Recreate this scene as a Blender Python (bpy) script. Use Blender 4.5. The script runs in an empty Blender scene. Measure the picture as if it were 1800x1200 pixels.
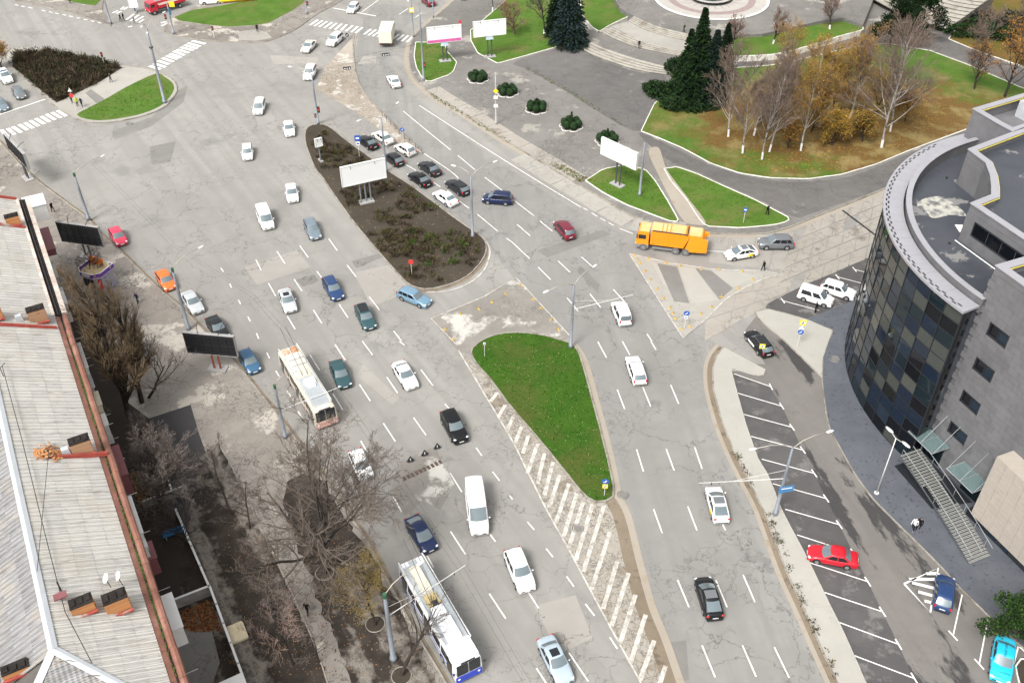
import bpy, bmesh, math, random
from math import sin, cos, pi, radians, sqrt, atan2, hypot
from mathutils import Vector, Matrix, noise as mnoise
R = random.Random(11)
sc = bpy.context.scene
# ------------------------------------------------------------------ camera
# horizon and vertical vanishing point measured in the photograph (1800 x 1200), camera height in metres
YH, YV, CAMZ = -800.0, 2650.0, 74.0
FPX = sqrt((600 - YH) * (YV - 600)); PITCH = atan2(600 - YH, FPX)
cam = bpy.data.cameras.new('camera'); camo = bpy.data.objects.new('camera', cam); sc.collection.objects.link(camo)
cam.sensor_width = 36.0; cam.lens = FPX / 1800 * 36.0; cam.clip_start = 0.5; cam.clip_end = 8000
camo.location = (0, 0, CAMZ); camo.rotation_euler = (pi / 2 - PITCH, 0, 0); sc.camera = camo
# ------------------------------------------------------------------ sky, sun, exposure
SUN_EL, SUN_AZ = radians(52), radians(215)      # azimuth clockwise from +Y; sun behind the camera, thin overcast
w = bpy.data.worlds.new('World'); sc.world = w; w.use_nodes = True
nt = w.node_tree; bg = nt.nodes['Background']
sky = nt.nodes.new('ShaderNodeTexSky'); sky.sky_type = 'NISHITA'; sky.sun_disc = False
sky.sun_elevation = SUN_EL; sky.sun_rotation = SUN_AZ; sky.air_density = 1.0; sky.dust_density = 4.0; sky.ozone_density = 1.0
hs = nt.nodes.new('ShaderNodeHueSaturation'); hs.inputs['Saturation'].default_value = 0.05
nt.links.new(sky.outputs[0], hs.inputs['Color']); nt.links.new(hs.outputs[0], bg.inputs['Color']); bg.inputs['Strength'].default_value = 0.15
sl = bpy.data.lights.new('sun', 'SUN'); sl.energy = 1.5; sl.angle = radians(15); sl.color = (1.0, 0.965, 0.91)
so = bpy.data.objects.new('sun', sl); sc.collection.objects.link(so)
so.rotation_euler = Vector((-sin(SUN_AZ) * cos(SUN_EL), -cos(SUN_AZ) * cos(SUN_EL), -sin(SUN_EL))).to_track_quat('-Z', 'Y').to_euler()
so.location = (0, 0, 120)
sc.view_settings.view_transform = 'Standard'; sc.view_settings.look = 'None'
sc.view_settings.exposure = 0.83; sc.view_settings.gamma = 1.0; sc.view_settings.use_curve_mapping = False

# ------------------------------------------------------------------ helpers
def at(x, y, z=0.0):
    """photo pixel -> point of the place on the level z"""
    u = (x - 900) / FPX; v = (y - 600) / FPX
    dy = cos(PITCH) - v * sin(PITCH); dz = -sin(PITCH) - v * cos(PITCH)
    t = (z - CAMZ) / dz
    return Vector((u * t, dy * t, z))
def onplane(x, y, P0, n):
    a = at(x, y, 0.0); o = Vector((0, 0, CAMZ)); d = a - o
    return o + d * ((P0 - o).dot(n) / d.dot(n))
def height_of(xb, yb, yt):
    """height of an upright whose foot is (xb,yb) and whose top sits on row yt"""
    return CAMZ * (1 - (yt - YH) * (YV - yb) / ((yb - YH) * (YV - yt)))
COL = sc.collection
def link(name, mesh, mat=None, parent=None, loc=None, rz=None, objmat=False):
    o = bpy.data.objects.new(name, mesh); COL.objects.link(o)
    if mat is not None:
        if objmat:
            if not mesh.materials: mesh.materials.append(None)
            o.material_slots[0].link = 'OBJECT'; o.material_slots[0].material = mat
        elif not mesh.materials: mesh.materials.append(mat)
    if parent is not None: o.parent = parent
    if loc is not None: o.location = loc
    if rz is not None: o.rotation_euler = (0, 0, rz)
    return o
def tag(o, label=None, cat=None, group=None, kind=None):
    if label: o['label'] = label
    if cat: o['category'] = cat
    if group: o['group'] = group
    if kind: o['kind'] = kind
    return o
def thing(name, label, cat, loc=(0, 0, 0), rz=0.0, group=None):
    o = bpy.data.objects.new(name, None); COL.objects.link(o); o.empty_display_size = .3
    o.location = loc; o.rotation_euler = (0, 0, rz); return tag(o, label, cat, group)
KIDS = {}
def copy_tree(o, parent=None, loc=None, rz=None, label=None):
    c = o.copy(); COL.objects.link(c)
    if parent is not None: c.parent = parent
    if loc is not None: c.location = loc
    if rz is not None: c.rotation_euler = (0, 0, rz)
    if label: c['label'] = label
    for ch in list(o.children): copy_tree(ch, c)
    return c
class MB:
    def __init__(s): s.V = []; s.F = []; s.M = []; s.mi = 0
    def add(s, V, F):
        b = len(s.V); s.V += [tuple(v) for v in V]; s.F += [tuple(i + b for i in f) for f in F]; s.M += [s.mi] * len(F)
    def box(s, c, d, rz=0.0, taper=1.0, M=None):
        x, y, z = d[0] / 2, d[1] / 2, d[2] / 2; V = []
        for k in (-1, 1):
            t = taper if k > 0 else 1.0
            for a, b in ((-1, -1), (1, -1), (1, 1), (-1, 1)):
                p = Vector((a * x * t, b * y * t, k * z))
                if M is not None: p = M @ p
                elif rz: p = Vector((p.x * cos(rz) - p.y * sin(rz), p.x * sin(rz) + p.y * cos(rz), p.z))
                V.append((p.x + c[0], p.y + c[1], p.z + c[2]))
        s.add(V, [(3, 2, 1, 0), (4, 5, 6, 7), (0, 1, 5, 4), (1, 2, 6, 5), (2, 3, 7, 6), (3, 0, 4, 7)]); return s
    def tube(s, P, Rr, n=6, cap=True, closed=False):
        P = [Vector(p) for p in P]; m = len(P)
        if not hasattr(Rr, '__len__'): Rr = [Rr] * m
        V = []; F = []
        d0 = (P[1] - P[0]).normalized(); up = Vector((0, 0, 1)) if abs(d0.z) < .9 else Vector((1, 0, 0))
        for i in range(m):
            d = (P[min(i + 1, m - 1)] - P[max(i - 1, 0)])
            if d.length < 1e-9: d = d0.copy()
            d.normalize(); a = d.cross(up)
            if a.length < 1e-4: a = d.cross(Vector((0, 1, .1)))
            a.normalize(); b = d.cross(a)
            for k in range(n):
                t = 2 * pi * k / n; V.append(P[i] + (a * cos(t) + b * sin(t)) * Rr[i])
        for i in range(m - 1):
            for k in range(n):
                k2 = (k + 1) % n; F.append((i * n + k, i * n + k2, (i + 1) * n + k2, (i + 1) * n + k))
        if cap: F.append(tuple(range(n))[::-1]); F.append(tuple((m - 1) * n + k for k in range(n)))
        s.add(V, F); return s
    def cyl(s, a, b, r0, r1=None, n=10): return s.tube([a, b], [r0, r0 if r1 is None else r1], n)
    def ell(s, c, d, nu=8, nv=5, M=None):
        V = []; F = []
        for j in range(nv + 1):
            ph = pi * j / nv
            for i in range(nu):
                th = 2 * pi * i / nu; p = Vector((d[0] * sin(ph) * cos(th), d[1] * sin(ph) * sin(th), d[2] * cos(ph)))
                if M is not None: p = M @ p
                V.append((p.x + c[0], p.y + c[1], p.z + c[2]))
        for j in range(nv):
            for i in range(nu):
                i2 = (i + 1) % nu; F.append((j * nu + i, (j + 1) * nu + i, (j + 1) * nu + i2, j * nu + i2))
        s.add(V, F); return s
    def quad(s, *P): s.add(P, [tuple(range(len(P)))]); return s
    def prism(s, poly, z0, z1):
        n = len(poly); V = [(p[0], p[1], z0) for p in poly] + [(p[0], p[1], z1) for p in poly]
        F = [tuple(range(n, 2 * n)), tuple(range(n))[::-1]] + [(i, (i + 1) % n, n + (i + 1) % n, n + i) for i in range(n)]
        s.add(V, F); return s
    def grid(s, fn, nu, nv):
        V = [fn(i / nu, j / nv) for j in range(nv + 1) for i in range(nu + 1)]
        F = [(j * (nu + 1) + i, j * (nu + 1) + i + 1, (j + 1) * (nu + 1) + i + 1, (j + 1) * (nu + 1) + i) for j in range(nv) for i in range(nu)]
        s.add(V, F); return s
    def mesh(s, name, smooth=False, fix=False):
        m = bpy.data.meshes.new(name); m.from_pydata(s.V, [], s.F)
        if fix:
            bm = bmesh.new(); bm.from_mesh(m); bmesh.ops.recalc_face_normals(bm, faces=bm.faces); bm.to_mesh(m); bm.free()
        if smooth: m.polygons.foreach_set('use_smooth', [True] * len(m.polygons))
        if any(s.M): m.polygons.foreach_set('material_index', s.M)
        m.update(); return m
    def build(s, name, mat, parent=None, smooth=False, fix=False, mats=None, loc=None, rz=None):
        m = s.mesh(name, smooth, fix)
        if mats:
            for q in mats: m.materials.append(q)
            return link(name, m, None, parent, loc, rz)
        return link(name, m, mat, parent, loc, rz)
def area2(P): return sum(P[i][0] * P[(i + 1) % len(P)][1] - P[(i + 1) % len(P)][0] * P[i][1] for i in range(len(P)))
def ccw(P): return list(P) if area2(P) > 0 else list(P)[::-1]
def crom(P, closed=True, k=5):
    """Catmull-Rom through the points"""
    n = len(P); out = []
    rng = range(n) if closed else range(n - 1)
    for i in rng:
        if closed: a, b, c, d = P[(i - 1) % n], P[i], P[(i + 1) % n], P[(i + 2) % n]
        else: a, b, c, d = P[max(i - 1, 0)], P[i], P[i + 1], P[min(i + 2, n - 1)]
        for j in range(k):
            t = j / k; out.append(((b * 2) + (c - a) * t + (a * 2 - b * 5 + c * 4 - d) * t * t + (b * 3 - a - c * 3 + d) * t ** 3) * 0.5)
    if not closed: out.append(P[-1])
    return out
def pts(px, z=0.0): return [at(x, y, z) for x, y in px]
def sheet(name, P, z, mat, parent=None, z0=None, kind='structure', bevel=0):
    """flat (concave) polygon with its sides going down to z0"""
    P = ccw([(p[0], p[1]) for p in P]); bm = bmesh.new()
    top = [bm.verts.new((x, y, z)) for x, y in P]; f = bm.faces.new(top); f.normal_update()
    if z0 is not None:
        bot = [bm.verts.new((x, y, z0)) for x, y in P]; n = len(P)
        for i in range(n): bm.faces.new((top[i], bot[i], bot[(i + 1) % n], top[(i + 1) % n]))
    bmesh.ops.triangulate(bm, faces=[f], ngon_method='EAR_CLIP')
    m = bpy.data.meshes.new(name); bm.to_mesh(m); bm.free()
    o = link(name, m, mat, parent)
    if parent is None and kind: o['kind'] = kind
    return o
def resample(P, step, closed):
    Q = [Vector((p[0], p[1], 0)) for p in P]
    if closed: Q.append(Q[0].copy())
    L = [0]
    for i in range(1, len(Q)): L.append(L[-1] + (Q[i] - Q[i - 1]).length)
    n = max(2, int(round(L[-1] / step))); out = []; j = 0
    for k in range(n + 1):
        s = L[-1] * k / n
        while j < len(L) - 2 and L[j + 1] < s: j += 1
        seg = L[j + 1] - L[j]; t = 0 if seg < 1e-9 else (s - L[j]) / seg; out.append(Q[j].lerp(Q[j + 1], min(1, t)))
    return out[:-1] if closed else out
def kerb(name, P, mat, width=.16, z0=0.0, z1=.14, closed=True, step=1.0, side=0.0, parent=None, gap=.025):
    """row of kerb stones along P (one mesh, joints open, stones uneven)"""
    Q = resample(P, step, closed); n = len(Q); mb = MB(); rr = random.Random(n * 7 + 3)
    for i in range(n if closed else n - 1):
        a = Q[i]; b = Q[(i + 1) % n]; d = b - a
        if d.length < .05: continue
        d.normalize(); nn = Vector((-d.y, d.x, 0)); a = a + d * gap / 2; b = b - d * gap / 2
        h = z1 + rr.uniform(-.012, .012); j = rr.uniform(-.012, .012); o = nn * (side + j); e = nn * width / 2; c = nn * (width / 2 - .025)
        mb.add([(p.x, p.y, zz) for p, zz in ((a + o - e, z0), (a + o - e, h - .03), (a + o - c, h), (a + o + c, h), (a + o + e, h - .03), (a + o + e, z0),
                (b + o - e, z0), (b + o - e, h - .03), (b + o - c, h), (b + o + c, h), (b + o + e, h - .03), (b + o + e, z0))],
               [(0, 1, 7, 6), (1, 2, 8, 7), (2, 3, 9, 8), (3, 4, 10, 9), (4, 5, 11, 10), (5, 4, 3, 2, 1, 0), (6, 7, 8, 9, 10, 11)])
    o = mb.build(name, mat, parent, fix=True)
    if parent is None: o['kind'] = 'structure'
    return o

# ------------------------------------------------------------------ materials
def nodes(m):
    m.use_nodes = True; t = m.node_tree; return t, t.nodes['Principled BSDF']
def nd(t, typ, ins=None, **props):
    n = t.nodes.new(typ)
    for k, v in props.items(): setattr(n, k, v)
    for k, v in (ins or {}).items():
        if hasattr(v, 'bl_idname') or isinstance(v, bpy.types.NodeSocket): t.links.new(v, n.inputs[k])
        else: n.inputs[k].default_value = v
    return n
def noise_n(t, scale, vec, detail=4, rough=.55, dist=0.0):
    n = nd(t, 'ShaderNodeTexNoise', {'Scale': scale, 'Detail': detail, 'Roughness': rough, 'Distortion': dist, 'Vector': vec}); return n.outputs['Fac']
def maprange(t, v, a, b, c=0.0, d=1.0, smooth=False):
    n = nd(t, 'ShaderNodeMapRange', {'Value': v, 'From Min': a, 'From Max': b, 'To Min': c, 'To Max': d})
    if smooth: n.interpolation_type = 'SMOOTHSTEP'
    return n.outputs[0]
def mixc(t, f, a, b, mode='MIX'):
    n = t.nodes.new('ShaderNodeMix'); n.data_type = 'RGBA'; n.blend_type = mode
    for k, v in ((0, f), (6, a), (7, b)):
        if isinstance(v, bpy.types.NodeSocket): t.links.new(v, n.inputs[k])
        else: n.inputs[k].default_value = v if k == 0 else (tuple(v) + (1,))[:4]
    return n.outputs[2]
def math_n(t, op, a, b=0.0):
    n = t.nodes.new('ShaderNodeMath'); n.operation = op
    for k, v in ((0, a), (1, b)):
        if isinstance(v, bpy.types.NodeSocket): t.links.new(v, n.inputs[k])
        else: n.inputs[k].default_value = v
    return n.outputs[0]
def rs(t, P, ang, s):
    a = nd(t, 'ShaderNodeMapping', {'Vector': P, 'Rotation': (0, 0, ang)}); return nd(t, 'ShaderNodeMapping', {'Vector': a.outputs[0], 'Scale': s}).outputs[0]
def pos(t): return nd(t, 'ShaderNodeNewGeometry').outputs['Position']
def bump_to(t, b, h, strength, dist=.02):
    n = nd(t, 'ShaderNodeBump', {'Height': h, 'Strength': strength, 'Distance': dist}); t.links.new(n.outputs[0], b.inputs['Normal'])
def pm(name, col, rough=.6, metal=0.0, var=.12, scale=1.5, col2=None, lo=.4, hi=.62, bump=0.0, bscale=8.0, coat=0.0, spec=None, objspace=False, detail=5):
    """base colour + lightness variation, optional second colour in patches"""
    m = bpy.data.materials.new(name); t, b = nodes(m)
    v = nd(t, 'ShaderNodeTexCoord').outputs['Object'] if objspace else pos(t)
    c = tuple(col[:3])
    n1 = noise_n(t, scale, v, detail)
    dark = tuple(max(0, q * (1 - var)) for q in c); lite = tuple(min(1, q * (1 + var)) for q in c)
    out = mixc(t, maprange(t, n1, .3, .7), dark, lite)
    if col2 is not None:
        n2 = noise_n(t, scale * .43, v, detail, .6, .3); out = mixc(t, maprange(t, n2, lo, hi), out, col2)
    t.links.new(out, b.inputs['Base Color']); b.inputs['Roughness'].default_value = rough; b.inputs['Metallic'].default_value = metal
    if coat: b.inputs['Coat Weight'].default_value = coat; b.inputs['Coat Roughness'].default_value = .06
    if spec is not None: b.inputs['Specular IOR Level'].default_value = spec
    if bump: bump_to(t, b, noise_n(t, bscale, v, 4), bump)
    if any(k in name for k in ('needles', 'leaf', 'twig', 'bark', 'scrub', 'blade', 'hedge', 'soot', 'cloth')): b.inputs['Specular IOR Level'].default_value = .08
    m.diffuse_color = c + (1,); return m
def pavement_mat(name, ca, cb, crack=.5, pst=None, cscale=.14, fine=.9, finemask=(.52, .62), patch=None, pl=(.5, .56), streak=None, rough=.85, speck=.08, pscale=.11, crackcol=.38):
    """worn asphalt / concrete: drifting tone, blotches, long cracks, crazed areas, grain"""
    m = bpy.data.materials.new(name); t, b = nodes(m); P = pos(t)
    big = noise_n(t, .045, P, 3, .6); mid = noise_n(t, .5, P, 4, .65); grain = noise_n(t, 9.0, P, 2, .7)
    f = math_n(t, 'ADD', math_n(t, 'MULTIPLY', big, .65), math_n(t, 'MULTIPLY', mid, .35))
    c = mixc(t, maprange(t, f, .38, .62), ca, cb)
    if streak is not None:
        sn = noise_n(t, 1.0, rs(t, P, streak, (.62, .018, 1)), 3, .5); c = mixc(t, maprange(t, sn, .42, .60, 0, .6), c, tuple(q * .76 for q in cb))
    if patch is not None:
        Pp = P if pst is None else rs(t, P, pst[0], (1, pst[1], 1)); pn = noise_n(t, pscale, Pp, 6, .66); c = mixc(t, maprange(t, pn, pl[0], pl[1]), c, patch)
    dn = nd(t, 'ShaderNodeTexNoise', {'Scale': .32, 'Detail': 4.0, 'Roughness': .6, 'Vector': P})
    off = nd(t, 'ShaderNodeVectorMath', {0: dn.outputs['Color'], 1: (.5, .5, .5)}, operation='SUBTRACT')
    off2 = nd(t, 'ShaderNodeVectorMath', {0: off.outputs[0], 'Scale': 5.0}, operation='SCALE')
    W = nd(t, 'ShaderNodeVectorMath', {0: P, 1: off2.outputs[0]}, operation='ADD').outputs[0]
    v1 = nd(t, 'ShaderNodeTexVoronoi', {'Scale': cscale, 'Vector': W}, feature='DISTANCE_TO_EDGE').outputs['Distance']
    k1 = maprange(t, v1, cscale * .015, cscale * .07, 1.0, 0.0)
    mk1 = maprange(t, noise_n(t, .06, P, 1), .40, .56)
    k = math_n(t, 'MULTIPLY', k1, mk1)
    if fine:
        v2 = nd(t, 'ShaderNodeTexVoronoi', {'Scale': fine, 'Vector': W}, feature='DISTANCE_TO_EDGE').outputs['Distance']
        k2 = maprange(t, v2, fine * .015, fine * .06, .75, 0.0)
        mk2 = maprange(t, noise_n(t, .09, nd(t, 'ShaderNodeVectorMath', {0: P, 1: (31., 7., 0)}, operation='ADD').outputs[0], 3), finemask[0], finemask[1])
        k = math_n(t, 'MAXIMUM', k, math_n(t, 'MULTIPLY', k2, mk2))
    k = math_n(t, 'MULTIPLY', k, crack)
    c = mixc(t, k, c, tuple(q * crackcol for q in ca))
    c = mixc(t, maprange(t, grain, .3, .7, 0, speck * 2), c, tuple(q * .6 for q in cb))
    t.links.new(c, b.inputs['Base Color']); b.inputs['Roughness'].default_value = rough; b.inputs['Specular IOR Level'].default_value = .25
    return m
def grass_mat(name, ca, cb, dry=(.22, .17, .06), dl=(.58, .72), scale=.35, mix=False):
    m = bpy.data.materials.new(name); t, b = nodes(m); P = pos(t)
    a = noise_n(t, scale, P, 4, .65); f = noise_n(t, 5.0, P, 3, .75); g = noise_n(t, 22.0, P, 2, .6)
    c = mixc(t, maprange(t, math_n(t, 'ADD', math_n(t, 'MULTIPLY', a, .5), math_n(t, 'MULTIPLY', f, .5)), .36, .64), ca, cb)
    d = noise_n(t, scale * .5, nd(t, 'ShaderNodeVectorMath', {0: P, 1: (13., 5., 0)}, operation='ADD').outputs[0], 4, .65)
    c = mixc(t, maprange(t, d, dl[0], dl[1], 0, .8), c, dry)
    if mix:                                              # leaf litter thickening towards the grove
        cen = at(1500, 212); ds = nd(t, 'ShaderNodeVectorMath', {0: P, 1: (cen.x, cen.y, .17)}, operation='SUBTRACT').outputs[0]
        sc_ = nd(t, 'ShaderNodeVectorMath', {0: ds, 1: (1 / 32., 1 / 20., 0)}, operation='MULTIPLY').outputs[0]; ln_ = nd(t, 'ShaderNodeVectorMath', {0: sc_}, operation='LENGTH').outputs['Value']
        nn = noise_n(t, .16, P, 5, .65); mk = maprange(t, math_n(t, 'ADD', ln_, math_n(t, 'MULTIPLY', math_n(t, 'SUBTRACT', nn, .5), 1.6)), .72, 1.12, 1, 0)
        lit = mixc(t, maprange(t, f, .35, .65), (.115, .062, .02), (.215, .12, .042)); lit = mixc(t, maprange(t, d, .48, .62), lit, (.27, .20, .085)); c = mixc(t, mk, c, lit)
    c = mixc(t, maprange(t, g, .35, .7, 0, .45), c, tuple(q * .35 for q in ca))
    t.links.new(c, b.inputs['Base Color']); b.inputs['Roughness'].default_value = .9; b.inputs['Specular IOR Level'].default_value = .15
    return m
def glass_mat(name, col, rough=.06, spec=.8, trans=0.0):
    m = bpy.data.materials.new(name); t, b = nodes(m)
    n = noise_n(t, .7, pos(t), 2); t.links.new(mixc(t, n, tuple(q * .85 for q in col), tuple(q * 1.15 for q in col)), b.inputs['Base Color'])
    b.inputs['Roughness'].default_value = rough; b.inputs['Specular IOR Level'].default_value = spec; b.inputs['IOR'].default_value = 1.38 if 'facade' in name else 1.55
    if trans: b.inputs['Transmission Weight'].default_value = trans
    return m
def paint_line(name, col, under, lo=.42, hi=.6, scale=1.4):
    m = bpy.data.materials.new(name); t, b = nodes(m); P = pos(t)
    n = noise_n(t, scale, P, 8, .72); n2 = noise_n(t, 9., P, 3, .6)
    f = math_n(t, 'ADD', math_n(t, 'MULTIPLY', n, .75), math_n(t, 'MULTIPLY', n2, .25))
    t.links.new(mixc(t, maprange(t, f, lo, hi), col, under), b.inputs['Base Color']); b.inputs['Roughness'].default_value = .7; return m

ST_L = radians(-32); ST_R = radians(-7)
M = {}
M['ground'] = pm('ground_soil', (.12, .11, .09), .95, scale=.2)
M['asphalt'] = pavement_mat('asphalt_worn', (.246, .236, .218), (.306, .294, .272), crack=.62, cscale=.15, fine=.5, finemask=(.52, .60), streak=ST_L, patch=(.222, .214, .2), pl=(.58, .66))
M['asphalt_cool'] = pavement_mat('asphalt_cool', (.216, .209, .197), (.279, .270, .255), crack=.62, streak=ST_R, fine=.5, finemask=(.50, .58), cscale=.15, patch=(.195, .19, .18), pl=(.6, .63))
M['asphalt_patch'] = pavement_mat('asphalt_patch', (.165, .158, .147), (.225, .215, .20), crack=.5, fine=0)
M['asphalt_light'] = pavement_mat('asphalt_light', (.29, .273, .247), (.345, .325, .296), crack=.8)
M['parking'] = pavement_mat('parking_asphalt', (.15, .138, .128), (.195, .181, .168), crack=.25, fine=0, patch=(.05, .048, .048), pl=(.55, .60), streak=radians(-15), pscale=.30, pst=(radians(-15), .28))
M['bay'] = pavement_mat('parking_bay_asphalt', (.06, .058, .059), (.105, .10, .098), crack=.2, fine=0, patch=(.175, .165, .158), pl=(.55, .63), pscale=.3)
M['concrete'] = pavement_mat('concrete_pale', (.30, .285, .255), (.375, .355, .32), crack=.55, cscale=.3, fine=1.6, finemask=(.6, .66))
M['concrete_new'] = pavement_mat('concrete_walk', (.345, .33, .295), (.395, .378, .34), crack=.15, fine=0, patch=(.2, .17, .12), pl=(.69, .72), pscale=.6)
M['slab'] = pavement_mat('concrete_slab', (.28, .255, .222), (.36, .332, .292), crack=.75, cscale=.3, patch=(.2, .17, .135), pl=(.62, .67))
M['plaza'] = pavement_mat('plaza_asphalt', (.145, .137, .126), (.215, .204, .188), crack=.7, cscale=.2, fine=1.1, finemask=(.5, .6), patch=(.32, .30, .265), pl=(.58, .63), pscale=.15)
M['plaza_dark'] = pavement_mat('path_asphalt', (.10, .094, .09), (.155, .146, .139), crack=.5, cscale=.2, patch=(.23, .215, .2), pl=(.64, .7), pscale=.25)
M['walk'] = pavement_mat('worn_sidewalk', (.19, .168, .148), (.275, .25, .222), crack=.9, cscale=.28, fine=1.1, finemask=(.5, .58), patch=(.43, .395, .345), pl=(.565, .60), pscale=.16)
M['walk_dark'] = pavement_mat('fresh_asphalt', (.04, .038, .04), (.055, .052, .053), crack=.15, fine=0)
M['mud'] = pavement_mat('mud', (.022, .017, .013), (.058, .046, .037), crack=0.0, fine=0, patch=(.19, .165, .14), pl=(.60, .70), pscale=.3, speck=.4, streak=radians(-30))
M['granite'] = pavement_mat('granite_apron', (.075, .082, .096), (.118, .126, .142), crack=0.0, fine=0, patch=(.045, .049, .057), pl=(.60, .64), pscale=2.6, rough=.5)
M['median'] = pavement_mat('broken_median', (.30, .255, .205), (.42, .375, .32), crack=.85, cscale=.6, fine=1.7, finemask=(.4, .5), patch=(.52, .49, .44), pl=(.55, .6), pscale=.3)
M['island_white'] = pavement_mat('island_worn_paint', (.19, .175, .157), (.29, .27, .24), crack=.6, cscale=.3, fine=1.3, patch=(.5, .48, .44), pl=(.53, .60), pscale=.2)
M['hatch_ground'] = pavement_mat('hatch_ground', (.29, .262, .222), (.36, .333, .288), crack=1.0, cscale=.6, fine=1.3, finemask=(.34, .46), patch=(.235, .195, .15), pl=(.56, .6), pscale=.4)
M['dirt'] = pavement_mat('gutter_dirt', (.17, .135, .095), (.26, .21, .155), crack=0, fine=0, patch=(.12, .095, .07), pl=(.55, .62), pscale=.7, speck=.3)
M['sand'] = pavement_mat('gutter_sand', (.30, .262, .212), (.355, .315, .262), crack=.4, fine=0, patch=(.3, .25, .19), pl=(.55, .65), pscale=.5)
M['soil'] = pavement_mat('bare_soil', (.038, .030, .022), (.075, .06, .044), crack=0, fine=0, patch=(.155, .13, .1), pl=(.62, .72), pscale=.35, speck=.4)
M['kerb'] = pm('kerb_stone', (.27, .248, .212), .85, var=.18, scale=1.3, col2=(.15, .125, .095), lo=.5, hi=.68)
M['kerb_white'] = pm('kerb_whitewashed', (.68, .66, .6), .8, var=.08, scale=1.2, col2=(.42, .38, .32), lo=.56, hi=.72)
M['step'] = pm('step_stone', (.36, .335, .29), .8, var=.14, scale=1.0, col2=(.22, .195, .16), lo=.5, hi=.68); M['riser'] = pm('riser_shaded', (.13, .118, .10), .9, var=.2, scale=1.5)  # risers coloured darker to paint in the shade below each tread
M['grass'] = grass_mat('grass_park', (.055, .120, .012), (.108, .192, .032), dry=(.165, .155, .055), dl=(.48, .70))
M['grass_dark'] = grass_mat('grass_island', (.026, .078, .006), (.054, .122, .012), dry=(.095, .10, .026), dl=(.46, .68))
M['lawn_mix'] = grass_mat('grass_birch_lawn', (.053, .118, .012), (.104, .186, .031), dry=(.165, .15, .055), dl=(.48, .70), mix=True)
M['grass_leaf'] = grass_mat('grass_under_birches', (.085, .095, .014), (.15, .10, .03), dry=(.20, .115, .035), dl=(.42, .6), scale=.22)
M['white'] = paint_line('road_paint', (.72, .71, .68), (.34, .32, .295), .5, .68)
M['white_worn'] = paint_line('road_paint_worn', (.62, .60, .55), (.29, .262, .225), .40, .60)
M['white_fresh'] = paint_line('parking_paint', (.74, .72, .69), (.3, .28, .26), .58, .75)
def mudwalk():
    m = bpy.data.materials.new('muddy_pavement'); t, b = nodes(m); P = pos(t)
    a = noise_n(t, 1.0, rs(t, P, radians(-30), (.42, .06, 1)), 3, .55); n = noise_n(t, .55, P, 6, .68); g = noise_n(t, 7., P, 3, .7)
    f = math_n(t, 'ADD', math_n(t, 'MULTIPLY', a, .62), math_n(t, 'MULTIPLY', n, .38))
    c = mixc(t, maprange(t, n, .35, .65), (.026, .021, .017), (.062, .05, .041)); c = mixc(t, maprange(t, f, .50, .58), c, mixc(t, n, (.20, .178, .152), (.29, .262, .228))); c = mixc(t, maprange(t, f, .585, .64), c, (.11, .088, .07))
    c = mixc(t, maprange(t, g, .35, .7, 0, .5), c, (.03, .024, .018)); t.links.new(c, b.inputs['Base Color']); b.inputs['Roughness'].default_value = .9; b.inputs['Specular IOR Level'].default_value = .2; return m
M['mudwalk'] = mudwalk()
# ================================================================== SETTING
g = sheet('ground', [(-3000, -600), (3000, -600), (3000, 5000), (-3000, 5000)], -.35, M['ground'])
road = sheet('road', [(-400, 10), (300, 10), (300, 420), (-400, 420)], 0.0, M['asphalt'])
ZM = .050
def decal(name, px, z, mat, parent=road, smooth=False, world=False):
    P = px if world else pts(px)
    if smooth: P = crom(P)
    return sheet(name, P, z, mat, parent)
# right carriageway, cooler asphalt
decal('carriageway', crom(pts([(735, 20), (700, 60), (690, 110), (715, 160), (790, 222), (900, 300), (1000, 362), (1100, 415), (1190, 480), (1235, 560), (1245, 660), (1280, 790), (1340, 930), (1410, 1085), (1500, 1290), (1215, 1290), (1150, 1100), (1090, 900), (1060, 770), (1030, 660), (1000, 590), (905, 490), (860, 440), (780, 368), (690, 275), (640, 190), (625, 120), (632, 60), (660, 10)]), True, 4), .005, M['asphalt_cool'], world=True)
# asphalt patches and cut trenches
PATCH = [([(618, 459), (664, 446), (672, 452), (628, 471)], 'asphalt_patch'), ([(520, 491), (553, 483), (562, 492), (548, 500), (530, 503)], 'asphalt_patch'),
    ([(262, 258), (310, 250), (300, 285), (268, 290)], 'asphalt_patch'), ([(270, 205), (310, 160), (330, 150), (322, 180), (290, 205), (262, 222), (200, 245), (196, 232)], 'asphalt_patch'),
    ([(430, 470), (520, 440), (545, 470), (450, 500)], 'asphalt_light'),
        ([(940, 1065), (1010, 1045), (1040, 1120), (985, 1150)], 'asphalt_light'), ([(620, 480), (690, 465), (720, 510), (655, 540)], 'asphalt_light'),
    ([(640, 640), (700, 700), (690, 712), (630, 660)], 'asphalt_light'), ([(945, 440), (1060, 405), (1075, 412), (960, 452)], 'asphalt_patch'),
    ([(1020, 465), (1055, 500), (1050, 515), (1015, 475)], 'asphalt_patch'), ([(1170, 1130), (1205, 1125), (1212, 1195), (1196, 1198)], 'asphalt_patch'),
    ([(475, 97), (560, 102), (555, 115), (480, 112)], 'asphalt_light'), ([(640, 100), (660, 98), (662, 112), (628, 112)], 'asphalt_light'),
    ([(700, 815), (735, 795), (765, 785), (782, 815), (800, 850), (775, 895), (745, 880), (712, 905), (690, 860)], 'island_white'), ([(600, 70), (625, 58), (618, 80), (598, 95)], 'asphalt_patch')]
for i, (px, mt) in enumerate(PATCH): decal('asphalt_patch', [(x + R.uniform(-2, 2), y + R.uniform(-1.2, 1.2)) for x, y in px], .009 + .0035 * (i % 3), M[mt])
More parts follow.
